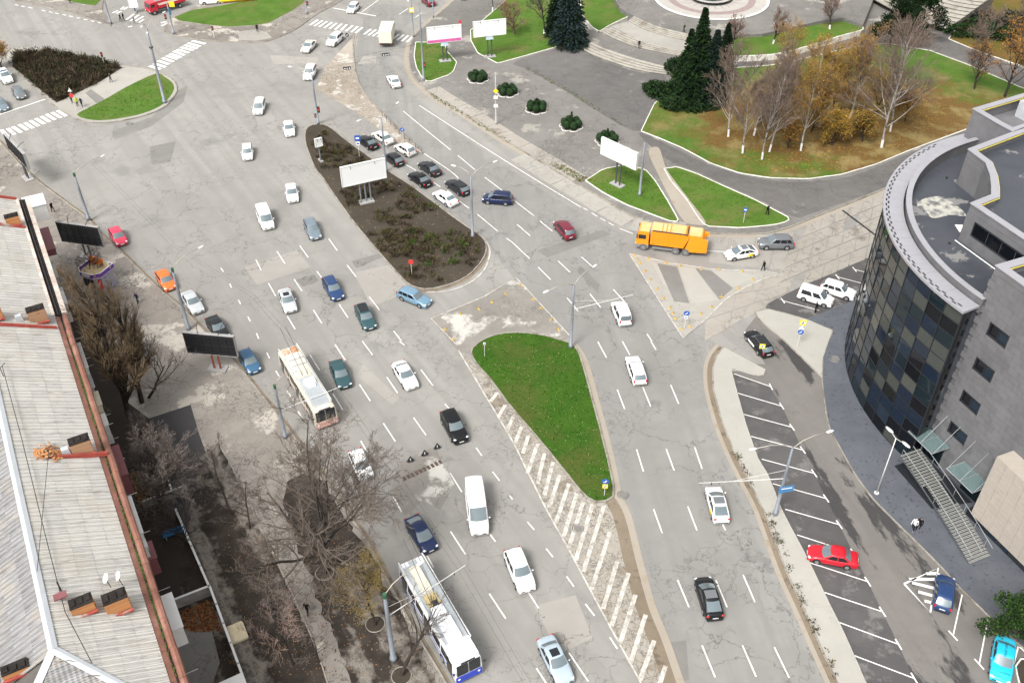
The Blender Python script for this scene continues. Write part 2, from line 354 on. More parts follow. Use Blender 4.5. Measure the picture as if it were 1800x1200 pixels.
# sandy gutters along the kerbs
def band(name, px, d0, d1, z, mat, parent=road, world=False):
    P = crom(px if world else pts(px), False, 5); L = []; Rr = []
    for i, p in enumerate(P):
        d = (P[min(i + 1, len(P) - 1)] - P[max(i - 1, 0)]).normalized(); n = Vector((-d.y, d.x, 0)); L.append(p + n * d0); Rr.append(p + n * d1)
    mb = MB()
    for i in range(len(P) - 1): mb.quad(*[(q.x, q.y, z) for q in (Rr[i], Rr[i + 1], L[i + 1], L[i])])
    return mb.build(name, mat, parent, fix=True)
PLAZA_EDGE = [(800, 0), (761, 35), (747, 47), (731, 61), (721, 83), (719, 107), (727, 135), (750, 160), (775, 177), (825, 207), (875, 240), (925, 270), (975, 300), (1007, 320), (1055, 347), (1100, 375), (1150, 392), (1200, 403), (1237, 410), (1300, 412), (1350, 410), (1387, 400), (1425, 385), (1475, 365), (1525, 345), (1560, 330), (1640, 298), (1800, 240)]
STRIP_OUT = [(1272, 611), (1260, 625), (1252, 647), (1254, 687), (1270, 745), (1290, 795), (1315, 845), (1342, 897), (1380, 1000), (1412, 1070), (1445, 1143), (1470, 1197), (1512, 1290), (1607, 1500)]
LEFT_KERB = [(-60, 215), (0, 250), (30, 285), (70, 322), (110, 352), (155, 385), (175, 410), (212, 442), (250, 480), (287, 515), (320, 542), (362, 585), (420, 645), (450, 682), (482, 722), (512, 760), (532, 787), (570, 840), (610, 900), (645, 950), (690, 1035), (727, 1105), (782, 1197), (830, 1290), (938, 1500)]
band('gutter', PLAZA_EDGE, -.9, 0, .020, M['sand']); band('gutter', STRIP_OUT, -1.0, .1, .020, M['sand']); band('gutter', STRIP_OUT, -.55, .1, .025, M['dirt'])
band('gutter', LEFT_KERB, 0, .4, .020, M['dirt'])
band('gutter', [(1079, 868), (1100, 905), (1120, 984), (1142, 1064), (1167, 1127), (1192, 1199), (1225, 1290)], -.15, .55, .040, M['sand'])
band('gutter', [(1079, 868), (1100, 905), (1120, 984), (1142, 1064), (1167, 1127), (1192, 1199), (1225, 1290)], -1.3, -.15, .040, M['dirt'])
# ---- islands
BI = [(560, 219), (545, 222), (537, 232), (537, 250), (545, 275), (555, 298), (570, 317), (590, 347), (625, 395), (667, 445), (700, 482), (720, 501), (745, 509), (775, 505), (812, 492), (837, 472), (852, 450), (855, 432), (847, 417), (825, 402), (787, 375), (750, 347), (715, 322), (685, 303), (650, 277), (612, 250), (585, 228), (572, 221)]
BIw = crom(pts(BI)); island_soil = sheet('soil_bed', BIw, .10, M['soil'], z0=0)
kerb('kerb', BIw, M['kerb'], .2, 0, .17)
band('gutter', [(855, 432), (856, 450), (842, 474), (815, 495), (775, 509), (745, 513), (720, 506)], -.9, .1, .020, M['dirt'])
GI = [(828, 621), (836, 607), (862, 592), (900, 585), (950, 589), (988, 599), (1008, 607), (1018, 622), (1027, 650), (1041, 702), (1057, 762), (1071, 820), (1079, 862), (1075, 876), (1056, 883), (1040, 880), (1024, 867), (1000, 838), (950, 776), (900, 718), (864, 670), (838, 640)]
GIw = crom(pts(GI)); sheet('lawn', GIw, .12, M['grass_dark'], z0=0); kerb('kerb', GIw, M['kerb'], .22, 0, .17)
band('gutter', [(1008, 605), (1022, 625), (1032, 650), (1046, 702), (1062, 762), (1076, 820), (1084, 866)], -.2, .45, .026, M['sand'])
# hatched wedge left of the green island
HW_L = [(806, 616), (850, 690), (900, 774), (925, 824), (962, 898), (1000, 966), (1040, 1041), (1080, 1115), (1125, 1197), (1170, 1290), (1272, 1500)]
HW_R = [(830, 634), (866, 674), (900, 720), (950, 778), (1000, 840), (1022, 868), (1040, 882), (1076, 880), (1100, 905), (1120, 984), (1142, 1064), (1167, 1127), (1192, 1199), (1225, 1290), (1300, 1500)]
decal('hatched_wedge', HW_L + HW_R[::-1], .034, M['hatch_ground'])
# triangular islands
TL = [(758, 560), (800, 545), (850, 520), (907, 488), (935, 515), (965, 548), (1003, 592), (985, 600), (950, 590), (900, 586), (862, 593), (834, 609), (826, 622), (805, 617)]
decal('traffic_island', TL, .029, M['island_white'])
TR = [(1106, 446), (1180, 463), (1260, 474), (1345, 476), (1376, 483), (1350, 487), (1310, 505), (1275, 526), (1240, 562), (1201, 595), (1185, 568), (1160, 528), (1135, 490)]
decal('traffic_island', TR, .029, M['concrete'])
for px in ([(1146, 462), (1157, 463), (1178, 510), (1166, 500)], [(1192, 469), (1222, 472), (1262, 528), (1216, 533)], [(1250, 476), (1300, 477), (1330, 487), (1290, 505)]):
    decal('concrete_panel', px, .036, M['concrete_new'])
for px in ([(1155, 463), (1190, 469), (1212, 533), (1185, 530)], [(1222, 472), (1250, 476), (1288, 507), (1265, 527)]): decal('asphalt_panel', px, .040, M['asphalt_patch'])
# broken median at the top
MED = [(628, 58), (600, 88), (572, 118), (556, 157), (575, 168), (605, 186), (637, 204), (660, 222), (700, 252), (745, 270), (712, 237), (675, 200), (650, 174), (632, 147), (625, 120), (622, 88)]
med = sheet('median', pts(MED), .06, M['median'], z0=0)
kerb('kerb', crom(pts([(622, 62), (621, 88), (624, 120), (631, 147), (649, 175), (674, 201), (711, 238), (745, 270)]), False), M['kerb'], .25, 0, .16, False)
# ---- left pavement and yards
LP = pts(LEFT_KERB + [(-200, 1500), (-500, 900), (-500, 215)])
sheet('pavement', LP, .12, M['walk'], z0=0); kerb('kerb', pts(LEFT_KERB), M['kerb'], .2, 0, .15, False)
def top(name, px, z, mat, smooth=False):
    P = pts(px, z)
    if smooth: P = crom(P)
    return sheet(name, P, z, mat, z0=.05)
top('fresh_asphalt_path', [(262, 735), (335, 711), (350, 762), (385, 860), (420, 940), (330, 935), (290, 880)], .131, M['walk_dark'])
def ragged(P, amp, seed, step=.7):
    Q = resample(P, step, True); return [q + Vector((mnoise.noise(Vector((q.x * .9, q.y * .9, seed))) + .5 * mnoise.noise(Vector((q.x * 2.7, q.y * 2.7, seed))), mnoise.noise(Vector((q.x * .9, q.y * .9, seed + 9))) + .5 * mnoise.noise(Vector((q.x * 2.7, q.y * 2.7, seed + 9))), 0)) * amp for q in Q]
sheet('muddy_ground', ragged(pts([(352, 800), (385, 776), (430, 870), (480, 975), (542, 1109), (575, 1200), (690, 1500), (420, 1500), (330, 1100), (310, 1000), (330, 930)], .136), .35, 1), .136, M['mudwalk'], z0=.05)
sheet('muddy_ground', ragged(crom(pts([(505, 850), (540, 830), (570, 850), (600, 900), (640, 955), (695, 1055), (765, 1190), (915, 1500), (760, 1500), (600, 1150), (550, 1030), (515, 940), (500, 890)], .142), True, 3), .55, 2), .142, M['mudwalk'], z0=.05)
kerb('kerb', crom(pts([(385, 772), (430, 866), (480, 971), (542, 1105), (575, 1196), (605, 1290)], .14), False), M['kerb'], .14, .05, .20, False)
top('muddy_ground', [(180, 560), (200, 640), (215, 700), (262, 735), (290, 880), (330, 935), (330, 1100), (360, 1290), (200, 1290), (60, 560), (90, 520)], .124, M['mud'])

# ---- upper-left islands and lawns
UI = [(15, 112), (55, 150), (100, 190), (120, 202), (138, 211), (162, 216), (200, 215), (250, 205), (287, 190), (303, 174), (311, 160), (308, 146), (295, 135), (272, 126), (255, 121), (217, 116), (150, 100), (87, 87), (32, 85), (12, 96)]
UIw = crom(pts(UI)); sheet('pavement', UIw, .12, M['concrete'], z0=0); kerb('kerb', UIw, M['kerb'], .22, 0, .16)
lawnA = crom(pts([(136, 203), (162, 212), (200, 211), (250, 201), (283, 187), (299, 171), (306, 158), (303, 147), (290, 137), (274, 131), (225, 153), (185, 176), (158, 190)]))
sheet('lawn', lawnA, .14, M['grass'], z0=.1)
sheet('soil_bed', pts([(25, 93), (87, 91), (175, 107), (216, 120), (175, 146), (100, 182), (22, 118)]), .14, M['soil'], z0=.1)
sheet('asphalt_path', pts([(160, 158), (185, 176), (170, 183), (150, 165)]), .128, M['asphalt_patch'], z0=.1)
UP = [(288, 52), (292, 60), (325, 67), (375, 73), (450, 75), (477, 71), (520, 52), (555, 27), (600, 2), (640, -25), (420, -25), (330, 20), (300, 33)]
sheet('pavement', pts(UP), .12, M['walk'], z0=0); kerb('kerb', crom(pts(UP[:10]), False), M['kerb'], .2, 0, .15, False)
sheet('concrete_walk', pts([(420, 57), (450, 53), (470, 58), (478, 68), (450, 73), (420, 72)]), .127, M['concrete'], z0=.1)
LA = [(306, 32), (337, 19), (387, 12), (430, 3), (450, -25), (560, -25), (535, 6), (515, 20), (473, 42), (450, 46), (400, 49), (362, 45), (315, 38)]
sheet('lawn', pts(LA), .15, M['grass'], z0=.1); kerb('kerb', pts(LA), M['kerb'], .12, .1, .17)
sheet('pavement', pts([(10, -25), (25, 0), (60, 9), (100, 18), (155, 33), (195, 47), (197, 40), (180, 20), (182, 0), (190, -25)]), .12, M['walk'], z0=0)
kerb('kerb', crom(pts([(10, -25), (25, 0), (60, 9), (100, 18), (155, 33), (195, 47)]), False), M['kerb'], .2, 0, .15, False)
sheet('lawn', pts([(105, -20), (112, 1), (150, 9), (168, 11), (178, 1), (180, -20)]), .15, M['grass'], z0=.1)
# ---- plaza and park
PZ = crom(pts(PLAZA_EDGE), False, 4) + pts([(2100, 200), (2100, -60), (860, -60)])
plaza = sheet('plaza', PZ, .12, M['plaza'], z0=0); kerb('kerb', crom(pts(PLAZA_EDGE), False), M['kerb'], .22, 0, .16, False)
def strip_slabs(px, d0, d1, step, z, mat, parent, name='paving_slab', thick=.05, seed=5):
    P = resample(crom(pts(px), False, 6), step, False); rr = random.Random(seed)
    for i in range(len(P) - 1):
        a, b = P[i], P[i + 1]; d = (b - a).normalized(); n = Vector((-d.y, d.x, 0)); a = a + d * .05; b = b - d * .05; h = z + rr.uniform(-.008, .008)
        e = rr.uniform(-.1, .1)
        mb = MB(); mb.prism(ccw([(a + n * d0)[:2], (b + n * d0)[:2], (b + n * (d1 + e))[:2], (a + n * (d1 + e))[:2]]), h - thick, h); mb.build(name, mat, parent)
strip_slabs([(750, 160), (775, 177), (825, 207), (875, 240), (925, 270), (975, 300), (1007, 320)], .15, 2.6, 4.2, .165, M['slab'], plaza)
strip_slabs([(925, 270), (975, 300), (1007, 320), (1055, 347), (1100, 375), (1150, 392), (1200, 403), (1237, 410)], -3.2, -.2, 5.0, .036, M['concrete'], road)
def lawn(px, z, mat, kw='kerb_white', smooth=False, k=True, zk=None):
    P = pts(px)
    if smooth: P = crom(P)
    o = sheet('lawn', P, z, M[mat], z0=.05)
    if k: kerb('kerb', P, M[kw], .16, .05, zk or z + .05)
    return o
lawn([(731, 76), (728, 100), (732, 120), (740, 135), (752, 146), (790, 133), (797, 127), (803, 111), (786, 92), (781, 76)], .17, 'grass')
lawn([(827, 55), (828, 73), (840, 95), (875, 113), (900, 106), (997, 79), (1009, 70), (1018, 30), (1015, -30), (902, -30), (888, 3), (855, 32)], .17, 'grass')
lawn([(1029, 319), (1060, 299), (1100, 291), (1135, 300), (1152, 320), (1172, 352), (1194, 391), (1180, 391), (1150, 380), (1100, 361), (1060, 340)], .17, 'grass')
lawn([(1167, 298), (1190, 295), (1225, 307), (1275, 330), (1325, 352), (1350, 365), (1390, 386), (1375, 394), (1350, 398), (1300, 402), (1240, 399), (1228, 385), (1205, 350), (1178, 318)], .17, 'grass')
R1 = [(1127, 232), (1165, 247), (1200, 262), (1250, 289), (1300, 306), (1350, 314), (1420, 316), (1480, 308), (1540, 290), (1600, 265), (1700, 228), (1800, 190), (1900, 150), (1800, 158), (1700, 115), (1635, 91), (1560, 78), (1492, 86), (1425, 102), (1390, 110), (1350, 117), (1275, 122), (1200, 140), (1150, 184)]
lawn(R1, .17, 'lawn_mix')
LEAFZ = [(1250, 200), (1300, 150), (1400, 130), (1480, 110), (1560, 130), (1640, 150), (1720, 175), (1790, 180), (1690, 226), (1600, 260), (1540, 285), (1480, 303), (1420, 310), (1350, 307), (1290, 285), (1250, 245)]
sheet('dirt_track', crom(pts([(1140, 268), (1158, 262), (1172, 300), (1205, 345), (1240, 392), (1225, 397), (1200, 388), (1175, 345), (1155, 305)])), .19, M['sand'], z0=.05)
sheet('asphalt_path', crom(pts([(1125, 234), (1250, 292), (1350, 318), (1420, 320), (1500, 310), (1600, 270), (1720, 225), (1780, 240), (1640, 296), (1530, 340), (1430, 375), (1395, 382), (1330, 350), (1280, 328), (1230, 305), (1170, 280)])), .134, M['plaza_dark'], z0=.05)
sheet('asphalt_square', crom(pts([(905, 110), (1000, 84), (1060, 108), (1120, 128), (1170, 136), (1150, 182), (1126, 230), (1080, 215), (1000, 165), (930, 125)])), .128, M['plaza_dark'], z0=.05)
sheet('asphalt_path', pts([(1275, 119), (1350, 114), (1390, 107), (1425, 99), (1492, 83), (1560, 76), (1635, 88), (1700, 112), (1800, 155), (1800, 122), (1725, 95), (1667, 71), (1640, 60), (1600, 50), (1530, 52), (1475, 67), (1425, 83), (1382, 95), (1350, 100), (1275, 105)]), .14, M['plaza_dark'], z0=.05)
lawn([(1667, 70), (1700, 84), (1725, 94), (1775, 111), (1860, 140), (1900, -40), (1730, -20), (1690, 40)], .20, 'grass_leaf')
# terraces and stairs
Z1, Z2, Z3 = .78, 1.30, 1.82
def lev(px, z, mat, name='terrace'): return sheet(name, pts(px, z), z, mat, z0=.05)
LOWB = [(1007, 77), (1030, 92), (1075, 110), (1125, 125), (1172, 132), (1215, 138)]; LOWT = [(1022, 66), (1062, 85), (1112, 102), (1177, 119), (1222, 124)]
MIDB = [(1054, 56), (1087, 72), (1125, 85), (1195, 99), (1240, 104)]; MIDT = [(1072, 47), (1100, 60), (1137, 75), (1195, 89), (1242, 94)]
UPB = [(1104, 37), (1137, 54), (1200, 71), (1245, 78)]; UPT = [(1115, 29), (1150, 45), (1205, 59), (1250, 66)]
lev(LOWT + [(1250, 126), (1262, 104)] + MIDB[::-1] + [(1040, 52), (1020, 60)], Z1, M['plaza'])
lev(MIDT + [(1265, 92), (1268, 80)] + UPB[::-1], Z2, M['concrete'])
lev(UPT + [(1275, 62), (1340, 60), (1382, 51), (1442, 37), (1482, 32), (1517, 44), (1535, 0), (1540, -60), (1060, -60), (1081, 0), (1090, 15)], Z3, M['plaza'], 'plaza')
def stair(bpx, tpx, z0, z1, n, label):
    B = resample(crom(pts(bpx, z0), False), 2.0, False); m = len(B); T0 = crom(pts(tpx, z1), False, 8)
    L = sum((T0[i + 1] - T0[i]).length for i in range(len(T0) - 1)); T = resample(T0, L / (m - 1), False)
    while len(T) < m: T.append(T[-1])
    root = thing('stairs', label, 'stairs', B[0])
    for k in range(n):
        c0 = [B[i].lerp(T[i], k / n) - B[0] for i in range(m)]; c1 = [B[i].lerp(T[i], (k + 1) / n + .05) - B[0] for i in range(m)]
        zt = z0 + (z1 - z0) * (k + 1) / n; mb = MB(); rs = MB()
        for i in range(m - 1):
            nn = (c1[i] - c0[i]); nn.z = 0; nn.normalize(); q = ccw([c0[i][:2], c0[i + 1][:2], c1[i + 1][:2], c1[i][:2]]); mb.prism(q, zt - z0 - .07, zt - z0)
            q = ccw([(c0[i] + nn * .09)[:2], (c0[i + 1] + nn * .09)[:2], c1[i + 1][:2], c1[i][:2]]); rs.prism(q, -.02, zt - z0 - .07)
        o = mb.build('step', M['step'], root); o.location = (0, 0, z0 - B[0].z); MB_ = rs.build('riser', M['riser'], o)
    return root
stair(LOWB, LOWT, .12, Z1, 4, 'lowest curved flight of pale stone steps beside the junipers'); stair(MIDB, MIDT, Z1, Z2, 4, 'middle curved flight of pale steps where a walker stands'); stair(UPB, UPT, Z2, Z3, 4, 'uppermost short curved flight of steps just below the fountain square')
stair([(1528, -4), (1560, 14), (1600, 31), (1635, 44), (1664, 53)], [(1600, -52), (1640, -30), (1685, -14), (1720, -8), (1745, -6)], 1.0, 3.2, 10, 'wide amphitheatre of many curved stone steps behind the dark pine')
U1 = [(1270, 100), (1350, 97), (1382, 92), (1425, 80), (1475, 64), (1517, 53), (1517, 46), (1482, 33), (1442, 38), (1382, 52), (1340, 61), (1280, 63)]
sheet('lawn', pts(U1, 1.2), 1.2, M['grass'], z0=.1); kerb('kerb', pts(U1, 1.2), M['kerb_white'], .2, .1, 1.27)
G2 = [(1018, -30), (1022, 25), (1040, 47), (1053, 56), (1075, 43), (1109, 27), (1090, 15), (1079, -3), (1075, -30)]
sheet('lawn', pts(G2, 1.0), 1.0, M['grass'], z0=.1); kerb('kerb', pts(G2, 1.0), M['kerb_white'], .2, .1, 1.07)
# ---- parking, walk strip, apron
SI = [(1272, 611), (1345, 650), (1342, 659), (1333, 661), (1290, 649), (1285, 652), (1297, 697), (1312, 750), (1332, 807), (1350, 836), (1375, 900), (1417, 978), (1450, 1047), (1485, 1117), (1520, 1197), (1562, 1290), (1657, 1500)]
decal('parking_lot', [(1285, 640), (1345, 640), (1310, 580), (1330, 555), (1460, 590), (1470, 720), (1560, 890), (1700, 1030), (1850, 1170), (2100, 1500), (1600, 1500), (1500, 1190), (1440, 1040), (1370, 900), (1320, 790), (1295, 700)], .030, M['parking'])
decal('parking_bays', [(1288, 654), (1353, 679), (1374, 714), (1392, 751), (1411, 791), (1452, 876), (1525, 1022), (1579, 1132), (1625, 1235), (1590, 1290), (1548, 1290), (1500, 1180), (1440, 1040), (1370, 900), (1325, 800), (1297, 700)], .035, M['bay'])
decal('parking_bays', crom(pts([(1350, 534), (1400, 508), (1457, 482), (1500, 462), (1535, 452), (1560, 470), (1500, 527), (1417, 563), (1380, 551), (1352, 545)]), True, 3), .035, M['bay'], world=True)
WS = sheet('walk_strip', pts(STRIP_OUT + SI[::-1][:-1]), .13, M['concrete_new'], z0=0)
kerb('kerb', pts(STRIP_OUT), M['kerb'], .18, 0, .15, False); kerb('kerb', pts(SI[1:]), M['concrete_new'], .12, 0, .155, False)
CW = [(1327, 549), (1350, 544), (1385, 553), (1417, 562), (1465, 580), (1455, 605), (1446, 632), (1444, 664), (1417, 637), (1379, 600), (1350, 577), (1333, 561)]
sheet('concrete_walk', pts(CW), .13, M['concrete_new'], z0=0); kerb('kerb', pts(CW), M['kerb'], .15, 0, .15)
AP = [(1417, 562), (1465, 582), (1455, 605), (1446, 632), (1445, 665), (1449, 705), (1457, 750), (1475, 785), (1500, 830), (1530, 872), (1557, 901), (1600, 943), (1650, 993), (1685, 1032), (1725, 1071), (1762, 1108), (1800, 1141), (1900, 1220), (2150, 1450), (2500, 1000), (1900, 500), (1700, 400), (1560, 480), (1505, 528)]
sheet('granite_apron', pts(AP), .16, M['granite'], z0=0); kerb('kerb', crom(pts(AP[3:18]), False), M['kerb'], .14, 0, .18, False)
# planted bed with rounded kerb in the bottom right corner
BED = crom(pts([(1785, 1170), (1795, 1158), (1812, 1160), (1850, 1230), (1830, 1290), (1800, 1230)])); sheet('soil_bed', BED, .1, M['soil'], z0=0); kerb('kerb', BED, M['kerb_white'], .14, 0, .15)
# ---- concrete slabs of the approach road on the right
def slab_grid(c, nu, nv, z, mat, parent, seed, name='paving_slab'):
    A, B, C, D = [at(*q) for q in c]; rr = random.Random(seed)
    f = lambda u, v: A.lerp(B, u).lerp(D.lerp(C, u), v)
    for j in range(nv):
        us = [0] + sorted((i + rr.uniform(-.22, .22)) / nu for i in range(1, nu)) + [1]
        for i in range(nu):
            if rr.random() < .04: continue
            e = .05 / 5; q = [f(us[i] + e * .6, j / nv + e), f(us[i + 1] - e * .6, j / nv + e), f(us[i + 1] - e * .6, (j + 1) / nv - e), f(us[i] + e * .6, (j + 1) / nv - e)]
            q = [p + Vector((rr.uniform(-.06, .06), rr.uniform(-.06, .06), 0)) for p in q]; h = z + rr.uniform(0, .014)
            MB().prism(ccw([p[:2] for p in q]), .004, h).build(name, mat, parent)
slab_grid([(1396, 404), (1562, 334), (1548, 446), (1352, 528)], 7, 5, .042, M['slab'], road, 3)
slab_grid([(1246, 492), (1380, 487), (1345, 540), (1238, 600)], 3, 3, .016, M['slab'], road, 4)
slab_grid([(1250, 420), (1396, 406), (1380, 476), (1245, 462)], 4, 2, .012, M['asphalt_light'], road, 8)

# ================================================================== ROAD MARKINGS (pieces of the road)
def mark(p0, p1, wd=.17, mat='white', name='lane_dash', z=ZM, parent=None):
    a, b = at(*p0), at(*p1); d = (b - a).normalized(); n = Vector((-d.y, d.x, 0)) * wd / 2
    mb = MB(); mb.quad(*[(p.x, p.y, z) for p in ccw([a - n, b - n, b + n, a + n])]); return mb.build(name, M[mat], parent or road)
DASH = '''450,457,459,475 487,442,501,464 527,432,542,453 578,420,593,441 472,498,485,521 517,491,531,512 557,477,566,489 610,466,626,487 505,556,519,579 551,545,566,569
596,535,612,559 649,522,667,545 451,586,455,596 692,582,706,600 589,606,607,633 637,600,655,624 702,600,711,607 545,624,562,651 469,620,474,630 485,652,491,662 505,687,511,697
524,723,531,735 546,764,552,772 585,692,603,721 632,676,651,705 680,663,699,691 740,650,761,678 634,775,646,795 674,744,695,776 727,734,749,765 782,710,789,718 837,787,847,801
866,829,878,845 896,871,901,878 791,831,812,865 690,870,706,900 590,846,597,857 792,934,818,974 860,937,871,952 860,1043,889,1087 751,977,762,997 927,917,939,931 960,964,972,979
996,1013,1009,1031 1029,1061,1045,1082 1072,1120,1085,1140 929,1041,947,1069 1000,1147,1034,1197 943,1174,960,1200 388,471,393,478 404,499,407,506 419,527,423,535 436,557,440,565
1051,601,1066,629 1094,600,1107,624 1144,600,1153,615 1085,685,1098,719 1130,681,1144,715 1179,677,1193,710 1119,790,1131,829 1171,789,1185,827 1221,786,1234,824 1149,895,1164,937
1209,890,1225,932 1270,921,1275,932 1191,1019,1211,1067 1258,1019,1278,1067 1306,1010,1327,1058 1234,1134,1257,1190 1305,1134,1329,1189 1361,1137,1387,1191 1137,587,1146,600
997,524,1016,547 1037,517,1056,541 1078,509,1099,532 1022,452,1040,468 981,459,1002,479 946,470,968,492 900,426,931,455 909,395,932,415 949,389,971,407 900,350,939,380 839,377,875,407
852,312,885,337 762,321,774,329 807,354,825,367 705,285,731,300 805,274,835,299 1025,366,1033,370 1040,375,1050,381 1055,384,1064,389 1070,392,1079,397 1089,402,1112,411 890,419,900,426'''
for q in DASH.split():
    a = [float(v) for v in q.split(',')]; mark(a[:2], a[2:], .145)
def linepx(px, wd=.15, mat='white', name='edge_line', z=ZM, smooth=True):
    P = pts(px); P = crom(P, False, 5) if smooth else P; L = []; Rr = []
    for i, p in enumerate(P):
        d = (P[min(i + 1, len(P) - 1)] - P[max(i - 1, 0)]).normalized(); n = Vector((-d.y, d.x, 0)) * wd / 2; L.append(p + n); Rr.append(p - n)
    mb = MB()
    for i in range(len(P) - 1): mb.quad(*[(q.x, q.y, z) for q in (Rr[i], Rr[i + 1], L[i + 1], L[i])])
    return mb.build(name, M[mat], road, fix=True)
linepx([(737, 186), (825, 243), (915, 300), (1000, 352), (1022, 365)]); linepx([(709, 196), (750, 230), (792, 264)]); linepx([(745, 270), (790, 300), (806, 314)])
linepx([(1237, 441), (1275, 443)]); linepx(HW_L, .16, 'white_worn'); linepx([(750, 514), (790, 511), (826, 497), (850, 476), (860, 452), (860, 435), (848, 417)], .2, 'white_worn')
linepx([(800, 604), (758, 560), (850, 522), (907, 488), (1003, 592)], .14, 'white_worn', smooth=False)
linepx(TR[:5] + [(1345, 489)], .14, 'white_worn', smooth=False); linepx([(1345, 489), (1310, 505), (1275, 526), (1240, 562), (1201, 595), (1106, 446)], .14, 'white_worn', smooth=False)
linepx([(586, 15), (661, 29)], .35, name='stop_line', smooth=False); linepx([(0, 202), (80, 175)], .35, name='stop_line', smooth=False)
for q in ('636,22,665,1', '702,26,717,16', '729,32,741,24', '680,0,700,-14'):
    a = [float(v) for v in q.split(',')]; mark(a[:2], a[2:], .2)
# zebra crossings
for x0, y0, x1, y1 in [(380, 180, 437, 142), (410, 187, 470, 147), (443, 193, 500, 153), (480, 200, 535, 160), (517, 206, 567, 165), (556, 212, 605, 170), (597, 217, 640, 175), (632, 224, 680, 182), (670, 230, 717, 188), (700, 236, 750, 195), (760, 245, 810, 208), (790, 252, 845, 212), (820, 258, 875, 220), (855, 263, 905, 226), (890, 270, 940, 232), (925, 276, 975, 238), (957, 281, 1008, 243), (990, 287, 1040, 247), (1025, 294, 1070, 253), (1060, 300, 1100, 262)]:
    mark((450 + x0 / 4, y0 / 4), (450 + x1 / 4, y1 / 4), .5, name='zebra_stripe')
for x0, y0, x1, y1 in [(10, 915, 55, 965), (55, 905, 105, 950), (90, 893, 150, 935), (135, 877, 195, 918), (175, 865, 235, 905), (213, 850, 275, 890), (250, 835, 315, 875), (290, 820, 350, 860), (325, 805, 390, 845), (365, 793, 430, 832), (402, 780, 468, 820)]:
    mark((x0 / 4, y0 / 4), (x1 / 4, y1 / 4), .62, name='zebra_stripe')
for x0, y0, x1, y1 in [(1020, 490, 1095, 507), (1050, 467, 1130, 490), (1080, 450, 1165, 475), (1110, 430, 1190, 455), (1140, 410, 1220, 438), (1170, 395, 1250, 420), (1195, 380, 1275, 408), (1220, 362, 1300, 392), (1245, 350, 1330, 375), (1270, 335, 1360, 358), (1295, 320, 1390, 345), (1320, 305, 1410, 330), (1350, 290, 1445, 312)]:
    mark((x0 / 4, y0 / 4), (x1 / 4, y1 / 4), .75, name='zebra_stripe')
for x0, y0, x1, y1 in [(885, 145, 945, 100), (918, 150, 978, 108), (952, 152, 1010, 118), (975, 165, 1010, 140), (790, 95, 830, 78), (820, 98, 855, 82), (850, 70, 875, 50), (870, 72, 900, 52), (1130, 165, 1170, 155), (1135, 185, 1190, 160), (900, 192, 930, 188)]:
    mark((x0 / 4, y0 / 4), (x1 / 4, y1 / 4), .5, name='zebra_stripe')
for x0, y0, x1, y1 in [(105, 35, 130, 42), (150, 45, 175, 52), (200, 55, 230, 62), (295, 75, 320, 82), (345, 85, 370, 92), (390, 95, 412, 102), (440, 105, 465, 112), (485, 115, 512, 122), (540, 128, 562, 132), (590, 138, 615, 145), (640, 150, 665, 155), (690, 160, 710, 167)]:
    mark((x0 / 4, y0 / 4), (x1 / 4, y1 / 4), .3)
# hatching bars on the wedge
HB = [(917, 750, 905, 780), (929, 765, 919, 797), (945, 780, 927, 832), (957, 797, 945, 850), (972, 812, 957, 870), (984, 835, 965, 892), (1000, 850, 977, 920), (1014, 867, 990, 945), (1025, 882, 1000, 962), (1042, 885, 1012, 985), (1062, 888, 1025, 1005), (1072, 935, 1040, 1035), (1085, 987, 1060, 1070), (1105, 1007, 1075, 1100), (1117, 1045, 1090, 1130), (1135, 1080, 1108, 1165), (1150, 1125, 1125, 1195), (1170, 1170, 1150, 1230), (874, 690, 862, 706), (888, 712, 876, 733), (902, 733, 891, 758)]
for a in HB: mark(a[:2], a[2:], .40, 'white_worn', 'hatch_bar', .046)
# parking bay lines with their T ends
for a in [(1290, 657, 1355, 680), (1296, 691, 1374, 714), (1306, 728, 1392, 751), (1320, 767, 1411, 791), (1339, 807, 1431, 832), (1358, 850, 1452, 876), (1380, 895, 1475, 922), (1401, 940, 1500, 972), (1424, 989, 1525, 1022), (1446, 1040, 1551, 1075), (1473, 1093, 1579, 1132), (1499, 1151, 1607, 1192), (1691, 1045, 1675, 1117), (1736, 1090, 1721, 1167), (1440, 546, 1376, 529), (1517, 499, 1472, 487), (1526, 480, 1502, 474)]:
    mark(a[:2], a[2:], .115, 'white_fresh', 'bay_line'); e = at(*a[2:]); d = (e - at(*a[:2])).normalized()
    ang = radians(52); n = Vector((d.x * cos(ang) - d.y * sin(ang), d.x * sin(ang) + d.y * cos(ang), 0))
    if a[0] < 1600: n = Vector((d.x * cos(-ang) - d.y * sin(-ang), d.x * sin(-ang) + d.y * cos(-ang), 0))
    mb = MB(); k = Vector((-n.y, n.x, 0)) * .07
    mb.quad(*[(q.x, q.y, ZM + .003) for q in ccw([e - n * .55 - k, e + n * .55 - k, e + n * .55 + k, e - n * .55 + k])]); mb.build('bay_line_end', M['white_fresh'], road)
linepx([(1589, 1026), (1649, 998), (1635, 1076), (1589, 1026)], .2, 'white_fresh', smooth=False)
for a in [(1603, 1024, 1643, 1034), (1614, 1040, 1640, 1047), (1598, 1018, 1645, 1018), (1625, 1056, 1638, 1059), (1628, 1008, 1647, 1008)]: mark(a[:2], a[2:], .32, 'white_fresh', 'hatch_bar')
linepx([(1790, 1135), (1775, 1190), (1770, 1230)], .14, 'white_fresh', smooth=False); linepx([(1790, 1135), (1812, 1155)], .14, 'white_fresh', smooth=False)
